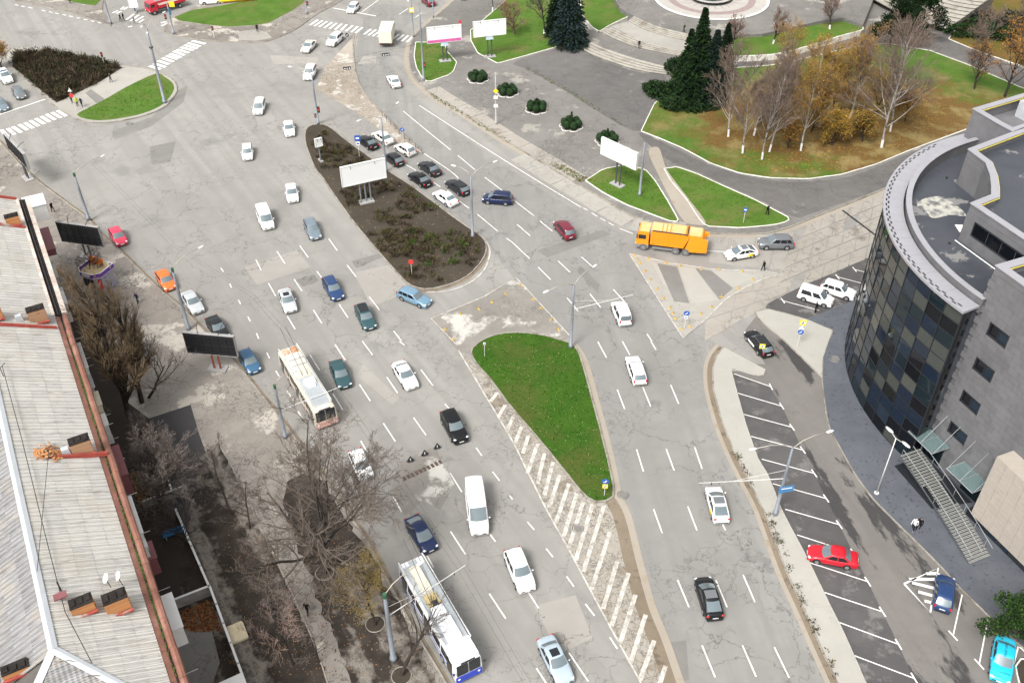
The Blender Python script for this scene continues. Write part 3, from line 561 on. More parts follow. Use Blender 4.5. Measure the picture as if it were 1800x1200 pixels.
# ================================================================== VEHICLES
def car_paint(name, col, metal=.0, rough=.32): return pm(name, col, rough, metal * .5, var=.05, scale=.6, coat=.25 if max(col) < .1 else .5, spec=.3, objspace=True)
CP = {k: car_paint('paint_' + k, c, m) for k, c, m in [('white', (.78, .78, .77), 0), ('offwhite', (.66, .65, .61), 0), ('silver', (.50, .52, .53), .3), ('black', (.007, .0075, .009), 0), ('charcoal', (.022, .024, .027), .3),
    ('grey', (.16, .17, .18), .3), ('bluegrey', (.17, .215, .25), .3), ('navy', (.012, .022, .07), .2), ('darkblue', (.02, .05, .14), .2), ('teal', (.035, .085, .095), .3), ('skyblue', (.16, .27, .36), .25), ('silverblue', (.40, .48, .54), .3),
    ('blue', (.045, .12, .22), .2), ('red', (.50, .012, .025), 0), ('pink', (.62, .05, .10), 0), ('orange', (.78, .16, .03), 0), ('maroon', (.16, .018, .035), .2), ('cyan', (.02, .47, .66), 0), ('truckorange', (.80, .27, .008), 0), ('truckred', (.55, .025, .05), 0)]}
MG = glass_mat('car_glass', (.12, .155, .17), .07, .95); MGD = glass_mat('car_side_glass', (.012, .014, .017), .08, .6)
MT = pm('tyre', (.018, .018, .019), .85, objspace=True); MTR = pm('dark_trim', (.022, .022, .024), .6, objspace=True); MRIM = pm('wheel_rim', (.42, .42, .43), .35, .6, objspace=True)
MHL = pm('headlamp', (.72, .74, .76), .15, 0, objspace=True, coat=.5); MTL = pm('tail_lamp', (.45, .01, .015), .25, 0, objspace=True, coat=.5); MPL = pm('number_plate', (.72, .72, .7), .5, objspace=True)
MYEL = pm('taxi_yellow', (.8, .62, .02), .4, objspace=True); MRAIL = pm('roof_rail', (.25, .25, .26), .4, .5, objspace=True)
TYPES = {  # L, W, H, belt, hood-front z, cowl x, roof front x, roof rear x, rear base x, trunk z, wheel r
    'sedan': (4.62, 1.8, 1.45, .93, .70, 1.02, .30, -.95, -1.62, .96, .32), 'coupe': (4.7, 1.84, 1.40, .92, .70, .95, .2, -.9, -1.75, .95, .33),
    'hatch': (4.1, 1.74, 1.5, .94, .70, 1.05, .42, -1.35, -1.95, .98, .31), 'wagon': (4.72, 1.8, 1.48, .94, .72, 1.05, .34, -1.75, -2.28, .98, .32),
    'suv': (4.7, 1.9, 1.72, 1.10, .92, 1.10, .45, -1.75, -2.25, 1.1, .37), 'mpv': (4.45, 1.82, 1.68, 1.0, .80, 1.35, .55, -1.75, -2.14, 1.04, .33),
    'minivan': (4.95, 1.92, 1.97, 1.12, .92, 1.72, 1.05, -2.22, -2.44, 1.15, .34), 'van': (5.9, 2.02, 2.55, 1.25, .98, 2.05, 1.25, -2.78, -2.92, 1.3, .36),
    'panelvan': (4.4, 1.82, 1.85, 1.05, .86, 1.28, .55, -2.02, -2.17, 1.08, .32), 'fastback': (4.5, 1.78, 1.48, .95, .74, 1.30, .35, -.80, -2.02, 1.02, .31)}
CARMESH = {}
def car_meshes(ty):
    if ty in CARMESH: return CARMESH[ty]
    L, W, H, belt, hz, xc, xf, xr, xb, tz, wr = TYPES[ty]; h2 = L / 2; D = {}
    prof = [(-h2, .58), (-h2 + .04, tz - .22), (-h2 + .14, tz - .05), (-h2 + .34, tz), (xb + .1, tz + .005), (-.6, belt), (xc, belt - .01), ((xc + h2) / 2, (belt + hz) / 2 + .04), (h2 - .34, hz + .03), (h2 - .12, hz - .04), (h2 - .03, hz - .16), (h2, .46)]
    prof = sorted(prof)
    def wid(x): t = abs(x) / h2; return W / 2 * (1 - .05 * t ** 2 - .13 * t ** 8)
    mb = MB(); sec = [(0, 1, .02), (.4, 1, .018), (.72, 1, .0), (.89, 1, -.035), (.975, 1, -.12), (1.0, .5, 0), (.985, .32, 1), (.93, .2, 1)]
    xs = [];
    for i in range(len(prof) - 1):
        for k in range(2): t = k / 2; xs.append((prof[i][0] * (1 - t) + prof[i + 1][0] * t, prof[i][1] * (1 - t) + prof[i + 1][1] * t))
    xs.append(prof[-1]); rows = []
    for x, z in xs:
        w_ = wid(x); row = []
        for f, a, b in sec:
            if a == 1: row.append((x, f * w_, z + b))
            elif b == 0: row.append((x, f * w_, min(.62, z - .16) if z > .75 else z - .12))
            else: row.append((x, f * w_, min(a, z - .2) if a > .25 else .2))
        full = [(p[0], -p[1], p[2]) for p in row[::-1]] + row[1:]; rows.append(full)
    n = len(rows[0]); V = [p for r in rows for p in r]; F = []
    for i in range(len(rows) - 1):
        for k in range(n - 1): F.append((i * n + k, (i + 1) * n + k, (i + 1) * n + k + 1, i * n + k + 1))
        F.append((i * n + n - 1, (i + 1) * n + n - 1, (i + 1) * n, i * n))
    F.append(tuple(range(n))); F.append(tuple((len(rows) - 1) * n + k for k in range(n))[::-1]); mb.add(V, F)
    # cabin
    z0 = belt - .03; wb = W / 2 * .93; wt = W / 2 * (.78 if H < 1.9 else .88)
    def lim(t): s = t; e = t ** 1.15; return xc + (xf - xc) * s, xb + (xr - xb) * e, wb + (wt - wb) * t ** 1.2, z0 + (H - .05 - z0) * t
    def front(u, t, o=0.0): a, b, w_, z = lim(t); return (a + (.17 - .08 * t) * (1 - u * u) - .10 + o, u * w_ * .90, z + o * .5)
    def rear(u, t, o=0.0): a, b, w_, z = lim(t); return (b - .10 * (1 - u * u) + .07 - o, u * w_ * .90, z + o * .5)
    def side(u, t, s, o=0.0): a, b, w_, z = lim(t); return ((b + .16) + (a - .20 - b - .16) * u, s * (w_ * (1 - .05 * (2 * u - 1) ** 2) + o), z)
    def ring(t): return [front(u, t) for u in (-1, -.6, 0, .6, 1)] + [side(u, t, 1) for u in (1, .75, .5, .25, 0)] + [rear(u, t) for u in (1, .6, 0, -.6, -1)] + [side(u, t, -1) for u in (0, .25, .5, .75, 1)]
    rg = [ring(t) for t in (0, .35, .7, 1.0)]; c = [(p[0] * .5 + .5 * (xf + xr) / 2, p[1] * .5, H) for p in rg[-1]]; e = [(p[0] * .93 + .07 * (xf + xr) / 2, p[1] * .92, H - .018) for p in rg[-1]]
    rg += [e, c]; m = len(rg[0]); V = [p for r in rg for p in r]; F = []
    for j in range(len(rg) - 1):
        for i in range(m): F.append((j * m + i, j * m + (i + 1) % m, (j + 1) * m + (i + 1) % m, (j + 1) * m + i))
    F.append(tuple((len(rg) - 1) * m + i for i in range(m))); mb.add(V, F)
    D['body'] = mb.mesh('car_body', True, True)
    D['windscreen'] = MB().grid(lambda u, v: front((2 * u - 1) * .96, .06 + .86 * v, .014), 6, 3).mesh('windscreen', True)
    D['rear_window'] = MB().grid(lambda u, v: rear((2 * u - 1) * .9, (.12 if ty not in ('van',) else .3) + (.76 if ty != 'van' else .5) * v, .014), 6, 3).mesh('rear_window', True)
    cuts = {'sedan': [(.03, .47), (.52, .97)], 'coupe': [(.05, .42), (.48, .97)], 'fastback': [(.05, .30), (.33, .60), (.64, .97)], 'hatch': [(.04, .24), (.27, .58), (.62, .97)], 'wagon': [(.03, .27), (.30, .60), (.64, .97)],
            'suv': [(.03, .25), (.28, .60), (.64, .97)], 'mpv': [(.03, .27), (.30, .62), (.66, .97)], 'minivan': [(.04, .34), (.38, .68), (.73, .97)], 'van': [(.80, .98)], 'panelvan': [(.08, .55), (.62, .96)]}[ty]
    D['side_window'] = [MB().grid(lambda u, v, a=a, b=b, s=s: side(a + (b - a) * u, .10 + .74 * v, s, .012), 3, 2).mesh('side_window', True) for s in (-1, 1) for a, b in cuts]
    D['headlight'] = [MB().ell((h2 - .20, s * W / 2 * .70, hz - .10), (.17, .20, .085), 8, 5).mesh('headlight', True) for s in (-1, 1)]
    tl = (.08, .17, .12) if ty in ('sedan', 'coupe', 'fastback') else (.07, .11, .24)
    D['taillight'] = [MB().ell((-h2 + .07, s * W / 2 * .76, tz - .17), tl, 8, 5).mesh('taillight', True) for s in (-1, 1)]
    D['mirror'] = [MB().ell((xc - .28, s * (W / 2 + .07), belt + .10), (.08, .11, .07), 6, 4).mesh('mirror', True) for s in (-1, 1)]
    fx, rx = h2 * .61, -h2 * .57; D['wheels'] = [(fx, 1), (fx, -1), (rx, 1), (rx, -1)]; D['wr'] = wr
    tr = MB()
    for x, s in D['wheels']: y = wid(x); tr.cyl((x, s * (y - .12), wr + .02), (x, s * (y + .006), wr + .02), wr + .06, n=14)
    tr.box((h2 - .06, 0, .42), (.13, W * .62, .13)); tr.box((-h2 + .05, 0, .36), (.12, W * .74, .12)); tr.box((0, 0, .23), (L * .5, W * .985, .07))
    D['trim'] = tr.mesh('trim'); D['plate'] = [MB().box((h2 + .012, 0, .44), (.02, .5, .11)).mesh('plate'), MB().box((-h2 - .012, 0, .62), (.02, .5, .11)).mesh('plate')]
    D['tyre'] = MB().cyl((0, -.1, 0), (0, .1, 0), wr, n=16).mesh('tyre'); D['rim'] = MB().cyl((0, .085, 0), (0, .11, 0), wr * .62, n=12).mesh('rim')
    D['wid'] = wid; D['par'] = TYPES[ty]; D['rail'] = [MB().tube([(xf - .25, s * wt * .88, H + .0), (xf - .35, s * wt * .90, H + .05), (xr + .3, s * wt * .90, H + .05), (xr + .2, s * wt * .88, H + .0)], .022, 5).mesh('roof_rail') for s in (-1, 1)]
    D['sun'] = MB().box(((xf + xr) / 2 + .15, 0, H + .006), (.75, W * .42, .012)).mesh('sunroof'); D['panoroof'] = MB().box(((xf + xr) / 2 - .05, 0, H + .006), (xf - xr - .28, wt * 1.55, .012)).mesh('roof_panel')
    CARMESH[ty] = D; return D
def car(px, ahead, ty, paint, label, group=None, rails=False, sunroof=False, roofmat=None, glass=None, scale=1.0, cat='car', name=None):
    """px: middle of the car in the photo (half its height up), ahead: pixel offset towards its nose"""
    D = car_meshes(ty); p = at(px[0], px[1], .65); q = at(px[0] + ahead[0], px[1] + ahead[1], .65); rz = atan2(q.y - p.y, q.x - p.x)
    nm = name or {'suv': 'suv', 'mpv': 'minivan', 'minivan': 'minivan', 'van': 'van', 'panelvan': 'small_van'}.get(ty, 'car')
    t = thing(nm, label, cat, (p.x, p.y, .03), rz, group); t.scale = (scale,) * 3; mt = CP[paint]
    link('body', D['body'], mt, t, objmat=True); link('windscreen', D['windscreen'], glass or MG, t); link('rear_window', D['rear_window'], MG if ty not in ('panelvan', 'van') else MG, t)
    for m in D['side_window']: link('side_window', m, MGD, t)
    for m in D['headlight']: link('headlight', m, MHL, t)
    for m in D['taillight']: link('taillight', m, MTL, t)
    for m in D['mirror']: link('mirror', m, mt, t, objmat=True)
    for m in D['plate']: link('number_plate', m, MPL, t)
    link('trim', D['trim'], MTR, t)
    for x, s in D['wheels']:
        o = link('wheel', D['tyre'], MT, t, (x, s * (D['wid'](x) - .085), D['wr'])); o.rotation_euler = (0, 0, 0 if s > 0 else pi); link('rim', D['rim'], MRIM, o)
    if rails:
        for m in D['rail']: link('roof_rail', m, MRAIL, t)
    if sunroof: link('sunroof', D['sun'], MGD, t)
    if roofmat: link('roof_panel', D['panoroof'], roofmat, t)
    return t
GL, GR, GQ, GP = 'cars driving down the left carriageway', 'cars driving up the right carriageway', 'cars queueing beside the brown island', 'cars parked along the left kerb'
car((621, 14), (-5, 5), 'hatch', 'white', 'white hatchback waiting just before the zebra at the top of the photo', GL)
car((589, 70), (-6, 5), 'suv', 'white', 'white estate car nearest the broken median below the top zebra', GL, rails=True)
car((543, 81), (-5, 5), 'sedan', 'offwhite', 'off-white taxi sedan with a dark bonnet edge, left of the broken median', GL)
car((545, 128), (-3, 6), 'suv', 'white', 'white off-road car under the lamp post by the median tip', GL)
car((456, 188), (-2, 6), 'mpv', 'white', 'white tall hatchback leftmost but one among the upper white cars', GL)
car((508, 225), (1, 7), 'sedan', 'white', 'white sedan just left of the pointed tip of the brown island', GL)
car((435, 267), (0, 7), 'hatch', 'white', 'leftmost white hatchback driving alone across the open junction', GL)
car((513, 338), (1, 6), 'sedan', 'white', 'white sedan ahead of the blue-grey estate, left of the big white billboard', GL)
car((466, 384), (4, 10), 'minivan', 'white', 'white passenger minivan in the left carriageway, beside a blue-grey estate', GL, cat='van')
car((549, 402), (5, 11), 'wagon', 'bluegrey', 'blue-grey estate car right behind the white minivan, roof rails fitted', GL, rails=True)
car((505, 527), (4, 11), 'sedan', 'silver', 'silver-white sedan with a sunroof left of the dark blue estate', GL, sunroof=True)
car((585, 506), (7, 12), 'wagon', 'darkblue', 'dark blue estate car with silver roof rails near a square road patch', GL, rails=True)
car((642, 556), (6, 12), 'wagon', 'teal', 'dark teal estate car just left of the turning light blue car', GL, rails=True, roofmat=MGD)
car((728, 522), (12, 5), 'wagon', 'skyblue', 'light blue estate car turning below the rounded end of the brown island', GL)
car((598, 656), (5, 12), 'sedan', 'teal', 'dark teal boxy sedan right beside the cream trolleybus', GL)
car((712, 658), (8, 13), 'coupe', 'white', 'white low coupe driving alone in the middle of the left carriageway', GL)
car((798, 749), (7, 13), 'suv', 'black', 'black crossover car next to the lawn island, above the roadworks', GL)
car((634, 815), (7, 15), 'hatch', 'white', 'white small car seen through the branches of the big bare tree', GL, glass=MGD)
car((838, 895), (2, 14), 'van', 'white', 'white high-roof van beside the repaired drain', GL, cat='van')
car((740, 937), (9, 14), 'fastback', 'navy', 'dark navy fastback car just behind the white and blue trolleybus', GL)
car((913, 1001), (7, 17), 'suv', 'white', 'white off-road car left of the hatched wedge', GL)
car((976, 1158), (8, 16), 'sedan', 'silverblue', 'pale silver-blue sedan with a black sunroof at the bottom edge', GL, sunroof=True)
car((207, 415), (5, 8), 'hatch', 'pink', 'pinkish red hatchback parked at the kerb by the black billboard back', GP)
car((291, 492), (6, 9), 'hatch', 'orange', 'orange hatchback parked behind the lamp post', GP)
car((338, 530), (6, 9), 'sedan', 'silver', 'silver-white sedan parked between the orange and the dark grey car', GP)
car((382, 575), (6, 9), 'sedan', 'charcoal', 'dark grey sedan parked half behind the black billboard panel', GP)
car((438, 634), (6, 10), 'hatch', 'blue', 'old blue sedan parked nearest the cream trolleybus', GP)
car((9, 135), (6, 8), 'suv', 'white', 'white patrol car with a roof light bar cut off by the left edge', 'cars waiting at the left stop line')
car((33, 163), (6, 8), 'hatch', 'grey', 'grey hatchback waiting at the stop line on the left', 'cars waiting at the left stop line')
car((1, 183), (6, 8), 'sedan', 'bluegrey', 'dark blue car waiting at the stop line, mostly outside the left edge', 'cars waiting at the left stop line')
car((646, 249), (-10, -7), 'coupe', 'black', 'black sedan at the head of the queue, nearest the brown island', GQ)
car((673, 241), (-10, -7), 'sedan', 'offwhite', 'silver-white sedan at the head of the queue, beside the black one', GQ)
car((692, 279), (-10, -7), 'hatch', 'charcoal', 'dark grey hatchback behind the lamp post and the white billboard', GQ)
car((712, 262), (-10, -6), 'hatch', 'offwhite', 'cream white car second in the right-hand queue', GQ)
car((755, 295), (-10, -7), 'sedan', 'charcoal', 'dark green-grey sedan with a bluish rear window in the queue', GQ)
car((738, 314), (-10, -7), 'sedan', 'black', 'black sedan in the queue directly ahead of the white sedan', GQ)
car((804, 328), (-10, -7), 'wagon', 'charcoal', 'dark grey people carrier with a pale roof, last in the right-hand queue', GQ, roofmat=CP['grey'])
car((783, 347), (-10, -7), 'sedan', 'white', 'white sedan last in the queue, by the bed of brown shrubs', GQ)
car((875, 349), (-12, -1), 'mpv', 'navy', 'navy blue minivan standing crosswise next to the lamp post', GQ)
car((992, 403), (-8, -10), 'mpv', 'maroon', 'dark red people carrier driving away in the right carriageway', GR)
car((1303, 444), (-12, 2), 'fastback', 'white', 'white taxi with a grey roof following the orange refuse truck', GR, roofmat=CP['grey'])
car((1364, 427), (-12, 0), 'suv', 'grey', 'grey crossover next to the white taxi at the plaza kerb', GR)
car((1092, 550), (-5, -12), 'panelvan', 'white', 'white small panel van driving away past the mast with trolley wires', GR, cat='van')
car((1118, 649), (-4, -12), 'wagon', 'white', 'white estate car driving away beside the lawn island', GR, rails=True)
car((1261, 885), (-4, -15), 'fastback', 'white', 'white taxi with a black roof and yellow sticker beside the walk strip', GR, roofmat=MGD)
car((1246, 1049), (-5, -16), 'fastback', 'black', 'black fastback car with a greyish roof in the lower right carriageway', GR, roofmat=CP['bluegrey'])
car((692, 142), (-5, -8), 'sedan', 'white', 'white sedan driving up the bend below the white box truck', GR)
car((752, 2), (-6, -5), 'mpv', 'maroon', 'dark red car cut by the top edge of the photo', GR)
car((1434, 522), (13, 4), 'panelvan', 'white', 'white small van with dark side windows in the upper parking bays', 'cars in the car park', cat='van')
car((1473, 510), (13, 4), 'suv', 'white', 'white off-road car in the upper parking bays next to the glass front', 'cars in the car park', scale=.95)
car((1334, 602), (-9, -11), 'wagon', 'black', 'black estate car with white side panels entering the car park', 'cars in the car park', rails=True, roofmat=CP['bluegrey'])
car((1464, 976), (-16, -3), 'sedan', 'red', 'bright red sedan parked across a bay', 'cars in the car park')
car((1660, 1040), (2, -16), 'hatch', 'darkblue', 'dark blue hatchback parked beside the white hatched triangle', 'cars in the car park')
cy = car((1763, 1157), (-2, 15), 'sedan', 'cyan', 'bright cyan sedan with dark lettering at the bottom right corner', 'cars in the car park')
# livery pieces
def onroof(t, typ, pts2, z, mat, name): mb = MB(); mb.prism(ccw(pts2), z, z + .008); return mb.build(name, mat, t)
for o in list(bpy.data.objects):
    lb = o.get('label', '')
    if 'taxi with' in lb:
        for s in (-1, 1):
            mb = MB(); mb.quad((-1.3, s * .905, .45), (-.35, s * .905, .45), (-.8, s * .905, .86), (-1.3, s * .905, .86)); mb.build('yellow_sticker', MYEL, o)
    if 'patrol car' in lb: MB().box((.1, 0, 1.78), (.3, 1.2, .12)).build('light_bar', CP['blue'], o)
    if 'white side panels' in lb:
        for s in (-1, 1): MB().box((.3, s * .915, .62), (1.5, .012, .3)).build('side_panel', CP['white'], o)
    if 'dark bonnet edge' in lb: MB().box((-.2, 0, 1.5), (.25, .6, .1)).build('roof_sign', MYEL, o)
def text_mesh(s, size):
    c = bpy.data.curves.new('lettering', 'FONT'); c.body = s; c.size = size; c.align_x = 'CENTER'; c.align_y = 'CENTER'; c.resolution_u = 2
    o = bpy.data.objects.new('tmp', c); COL.objects.link(o); dg = bpy.context.evaluated_depsgraph_get(); m = bpy.data.meshes.new_from_object(o.evaluated_get(dg)); bpy.data.objects.remove(o); return m
def lettering(s, size, mat, parent, loc, rot, name='lettering'):
    o = link(name, text_mesh(s, size), mat, parent, loc); o.rotation_euler = rot; return o
MBLK = pm('black_print', (.015, .015, .02), .5, objspace=True)

# ---- trolleybuses
def trolleybus(px_rear, px_front, z, label, col_side, col_roof, col_front, fence, poles_up):
    a, b = at(*px_rear, z), at(*px_front, z); d = b - a; Lg = 11.8; rz = atan2(d.y, d.x); c = (a + b) / 2
    t = thing('trolleybus', label, 'trolleybus', (c.x, c.y, .055), rz); W = 2.5; h = Lg / 2
    mb = MB(); P = [(-h, .5), (-h, 2.5), (-h + .12, 2.8), (-h + .4, 2.9), (h - .35, 2.9), (h - .12, 2.78), (h, 1.5), (h + .04, 1.2), (h, .42)]
    def sec(x, zz): return [(x, y, q) for y, q in ((-1.25, .38), (-1.27, .9), (-1.25, min(1.55, zz)), (-1.19, min(2.55, zz)), (-1.05, min(2.84, zz)), (-.6, zz), (0, zz + .04 if zz > 2.8 else zz), (.6, zz), (1.05, min(2.84, zz)), (1.19, min(2.55, zz)), (1.25, min(1.55, zz)), (1.27, .9), (1.25, .38))]
    xs = [(-h, 2.55), (-h + .1, 2.78), (-h + .35, 2.9), (-2, 2.92), (2, 2.92), (h - .45, 2.9), (h - .18, 2.8), (h - .06, 2.5), (h, 1.5), (h + .03, .8)]
    rows = [sec(x, q) for x, q in xs]; n = 13; V = [p for r in rows for p in r]; F = [(i * n + k, (i + 1) * n + k, (i + 1) * n + (k + 1) % n, i * n + (k + 1) % n) for i in range(len(rows) - 1) for k in range(n)]
    F += [tuple(range(n)), tuple((len(rows) - 1) * n + k for k in range(n))[::-1]]; mb.add(V, F); mb.build('body', col_side, t, True, True)
    MB().box((-.1, 0, 2.945), (Lg - .9, 2.0, .04)).build('roof', col_roof, t)
    for s in (-1, 1):
        for k in range(6):
            x0 = -h + .45 + k * 1.72; mb = MB(); mb.quad((x0, s * 1.275, 1.45), (x0 + 1.5, s * 1.275, 1.45), (x0 + 1.5, s * 1.225, 2.38), (x0, s * 1.225, 2.38)); mb.build('side_window', MGD, t)
        MB().box((0, s * 1.275, 1.05), (Lg - .4, .02, .12)).build('side_stripe', col_front, t)
        for x in (h - 2.6, -h + 3.2):
            o = MB().cyl((0, -.14, 0), (0, .14, 0), .48, n=16).build('wheel', MT, t, loc=(x, s * 1.14, .48)); MB().cyl((0, s * .145, 0), (0, s * .16, 0), .27, n=12).build('rim', MRIM, o)
    for x in (h - 1.1, .2, -h + 1.3): MB().box((x, -1.272, 1.35), (1.0, .03, 1.9)).build('door', MGD, t)
    for y in (-.56, .56):
        mb = MB(); mb.grid(lambda u, v, y=y: (h + .045 - (.06 * v if v < .9 else .10), y - .53 + 1.06 * u, 1.22 + 1.36 * v), 2, 4); mb.build('windscreen', MGD, t)
    mb = MB(); mb.grid(lambda u, v: (-h - .015 + .02 * v, -.95 + 1.9 * u, 1.5 + .85 * v), 2, 2); mb.build('rear_window', MGD, t)
    MB().box((h - .0, 0, .82), (.16, 2.42, .58)).build('front_panel', col_front, t); MB().box((h + .02, 0, .48), (.2, 2.4, .2)).build('bumper', col_front, t)
    for s in (-1, 1):
        MB().ell((h + .08, s * .92, .8), (.05, .14, .12)).build('headlight', MHL, t, True); MB().ell((h + .15, s * 1.42, 2.0), (.07, .1, .2)).build('mirror', MTR, t, True); MB().box((-h - .02, s * 1.0, 1.0), (.04, .2, .3)).build('taillight', MTL, t)
    MB().box((h - .14, 0, 2.66), (.16, 1.3, .12)).build('route_sign', MTR, t)
    return t, h
MCREAM = pm('cream_paint', (.60, .56, .46), .5, var=.12, scale=.8, col2=(.38, .24, .12), lo=.6, hi=.72, objspace=True); MCREAMR = pm('cream_roof', (.60, .57, .5), .6, var=.1, scale=.9, col2=(.45, .22, .08), lo=.62, hi=.74, objspace=True)
MGREYR = pm('grey_roof', (.36, .385, .40), .55, var=.08, objspace=True); MTWHITE = pm('trolley_white', (.74, .75, .76), .45, var=.05, objspace=True); MTBLUE = pm('trolley_blue', (.03, .06, .42), .4, objspace=True); MSALMON = pm('salmon_front', (.55, .33, .28), .5, objspace=True)
MYELG = pm('yellowed_cover', (.55, .43, .2), .6, objspace=True); MPOLE = pm('trolley_pole_rod', (.10, .10, .11), .5, .3, objspace=True)
t1, h = trolleybus((503, 606), (573, 722), 2.9, 'old cream and white trolleybus with rusty roof and salmon front', MCREAM, MCREAMR, MSALMON, 0, 0)
for s in (-1, 1):
    MB().tube([(-h + .2, s * 1.08, 2.95), (-h + .2, s * 1.08, 3.08), (h - .8, s * 1.08, 3.08), (h - .8, s * 1.08, 2.95)], .05, 5).build('roof_rail', MTWHITE, t1)
MB().box((2.6, 0, 2.975), (5.4, 1.75, .03)).build('roof_panel', MGREYR, t1)
for x, c in ((-4.9, (-.5)), (-4.9, .5)): MB().box((x, c, 3.03), (1.0, .75, .14), taper=.85).build('roof_hatch', pm('rusty_cover', (.42, .17, .06), .7, col2=(.6, .5, .38), objspace=True), t1)
MB().box((1.3, .1, 3.15), (.95, 1.25, .32), taper=.9).build('roof_box', MTWHITE, t1); MB().box((2.05, .05, 3.1), (.42, .9, .24), taper=.9).build('roof_box', MTWHITE, t1); MB().box((-.4, 0, 3.06), (1.2, 1.5, .14), taper=.92).build('pole_base', MCREAM, t1)
for s in (-1, 1): MB().tube([(.1, s * .3, 3.15), (-3.5, s * .32, 4.6), (-6.4, s * .3, 5.45)], .035, 5).build('trolley_pole', MPOLE, t1)
for x in (-3.2, -2.1, 4.0): MB().box((x, .1, 2.99), (.06, 1.7, .05)).build('roof_rib', MRAIL, t1)
t2, h = trolleybus((721, 982), (823, 1160), 2.9, 'white trolleybus with grey roof and blue front bumper at the bottom of the photo', MTWHITE, MGREYR, MTBLUE, 1, 1)
for s in (-1, 1): MB().tube([(-h + .1, s * 1.17, 2.95), (-h + .1, s * 1.17, 3.1), (h - 1.9, s * 1.17, 3.1), (h - 1.9, s * 1.17, 2.95)], .06, 5).build('roof_rail', MTWHITE, t2)
MB().box((-3.2, -.15, 3.1), (3.3, 1.0, .3), taper=.92).build('roof_box', pm('roof_box_cream', (.62, .58, .48), .6, objspace=True), t2); MB().box((-.8, -.15, 3.05), (1.2, 1.15, .2)).build('pole_base', MYELG, t2); MB().box((-.3, -.1, 3.2), (.5, .5, .2)).build('pole_spring', MTR, t2)
MB().box((.55, -.15, 3.08), (1.1, 1.2, .26), taper=.95).build('roof_box', MTWHITE, t2); MB().box((2.5, -.1, 3.08), (2.4, 1.35, .26), taper=.95).build('roof_box', MTWHITE, t2); MB().box((4.75, 0, 2.985), (1.9, 2.15, .05)).build('roof_cap', MTWHITE, t2)
for y in (-.9, -.55, .55, .85): MB().box((-5.35, y, 3.0), (.5, .28, .1)).build('roof_hatch', MTWHITE, t2)
for s in (-1, 1): MB().tube([(-.3, s * .3 - .15, 3.2), (-3.5, s * .32 - .1, 4.6), (-6.3, s * .3, 5.45)], .035, 5).build('trolley_pole', MPOLE, t2)

# ---- orange refuse truck (side panels, ribbed hopper)
a, b = at(1240, 446, 0), at(1117, 430, 0); a.z = 0; d = b - a; c = (a + b) / 2
t = thing('refuse_truck', 'bright orange three-axle refuse truck beside the plaza kerb', 'truck', (c.x, c.y, .055), atan2(d.y, d.x)); OR = CP['truckorange']; TG = pm('truck_grey', (.2, .2, .21), .6, objspace=True); ORT = pm('truck_top', (.78, .44, .18), .6, var=.1, scale=.8, col2=(.66, .46, .36), lo=.5, hi=.68, objspace=True)
def hexprism(prof, w_, name, mat):
    mb = MB(); n = len(prof); V = [(x, -w_ / 2, z) for x, z in prof] + [(x, w_ / 2, z) for x, z in prof]
    mb.add(V, [tuple(range(n)), tuple(range(n, 2 * n))[::-1]] + [(i, n + i, n + (i + 1) % n, (i + 1) % n) for i in range(n)]); return mb.build(name, mat, t, fix=True)
hexprism([(2.95, .9), (4.62, .9), (4.68, 1.7), (4.45, 2.75), (4.2, 2.95), (3.0, 3.0)], 2.4, 'cab', OR); MB().box((3.6, 0, 3.005), (1.25, 2.25, .03)).build('cab_roof', ORT, t)
mb = MB(); mb.grid(lambda u, v: (4.69 - .20 * v, -1.05 + 2.1 * u, 1.75 + .9 * v), 2, 2); mb.build('windscreen', MGD, t)
for s in (-1, 1):
    MB().box((3.85, s * 1.205, 2.15), (1.0, .02, .65)).build('side_window', MGD, t); MB().ell((4.72, s * 1.0, .95), (.05, .2, .12)).build('headlight', MHL, t, True); MB().box((4.55, s * 1.4, 2.3), (.12, .16, .5)).build('mirror', MTR, t)
    MB().box((3.8, s * 1.16, .72), (1.75, .12, .45)).build('cab_step', TG, t); MB().box((.9, s * 1.12, .62), (3.0, .08, .26)).build('side_guard', TG, t)
    for k in range(7): MB().box((2.4 - k * .68, s * 1.262, 2.15), (.09, .05, 1.95)).build('side_rib', OR, t)
MB().box((.0, 0, .72), (8.6, .95, .3)).build('chassis', MTR, t)
hexprism([(2.75, 1.1), (2.75, 3.2), (-1.85, 3.2), (-2.35, 2.9), (-1.75, 1.1)], 2.46, 'hopper', OR); MB().box((.45, 0, 3.215), (4.5, 2.3, .03)).build('hopper_roof', ORT, t)
for x in (1.3, .75, .2): MB().box((x, 0, 3.25), (.12, 2.2, .06)).build('roof_rib', OR, t)
hexprism([(-1.95, .95), (-2.42, 2.9), (-1.95, 3.25), (-4.1, 3.05), (-4.55, 2.3), (-4.6, .8), (-2.6, .62)], 2.4, 'tailgate', OR); MB().box((-3.1, 0, 3.2), (1.7, 2.2, .03)).build('tailgate_roof', ORT, t)
MB().tube([(2.6, 1.2, 3.3), (-2.2, 1.2, 3.3)], .09, 6).build('hydraulic_pipe', MTR, t); MB().tube([(-2.1, -.9, 3.35), (-2.1, .9, 3.35)], .08, 6).build('hydraulic_pipe', MTR, t); MB().box((-4.7, 0, 1.6), (.35, 1.9, 1.1)).build('bin_lift', TG, t)
for s in (-1, 1): MB().box((-4.55, s * 1.0, 1.75), (.6, .36, 1.9)).build('lift_side', OR, t)
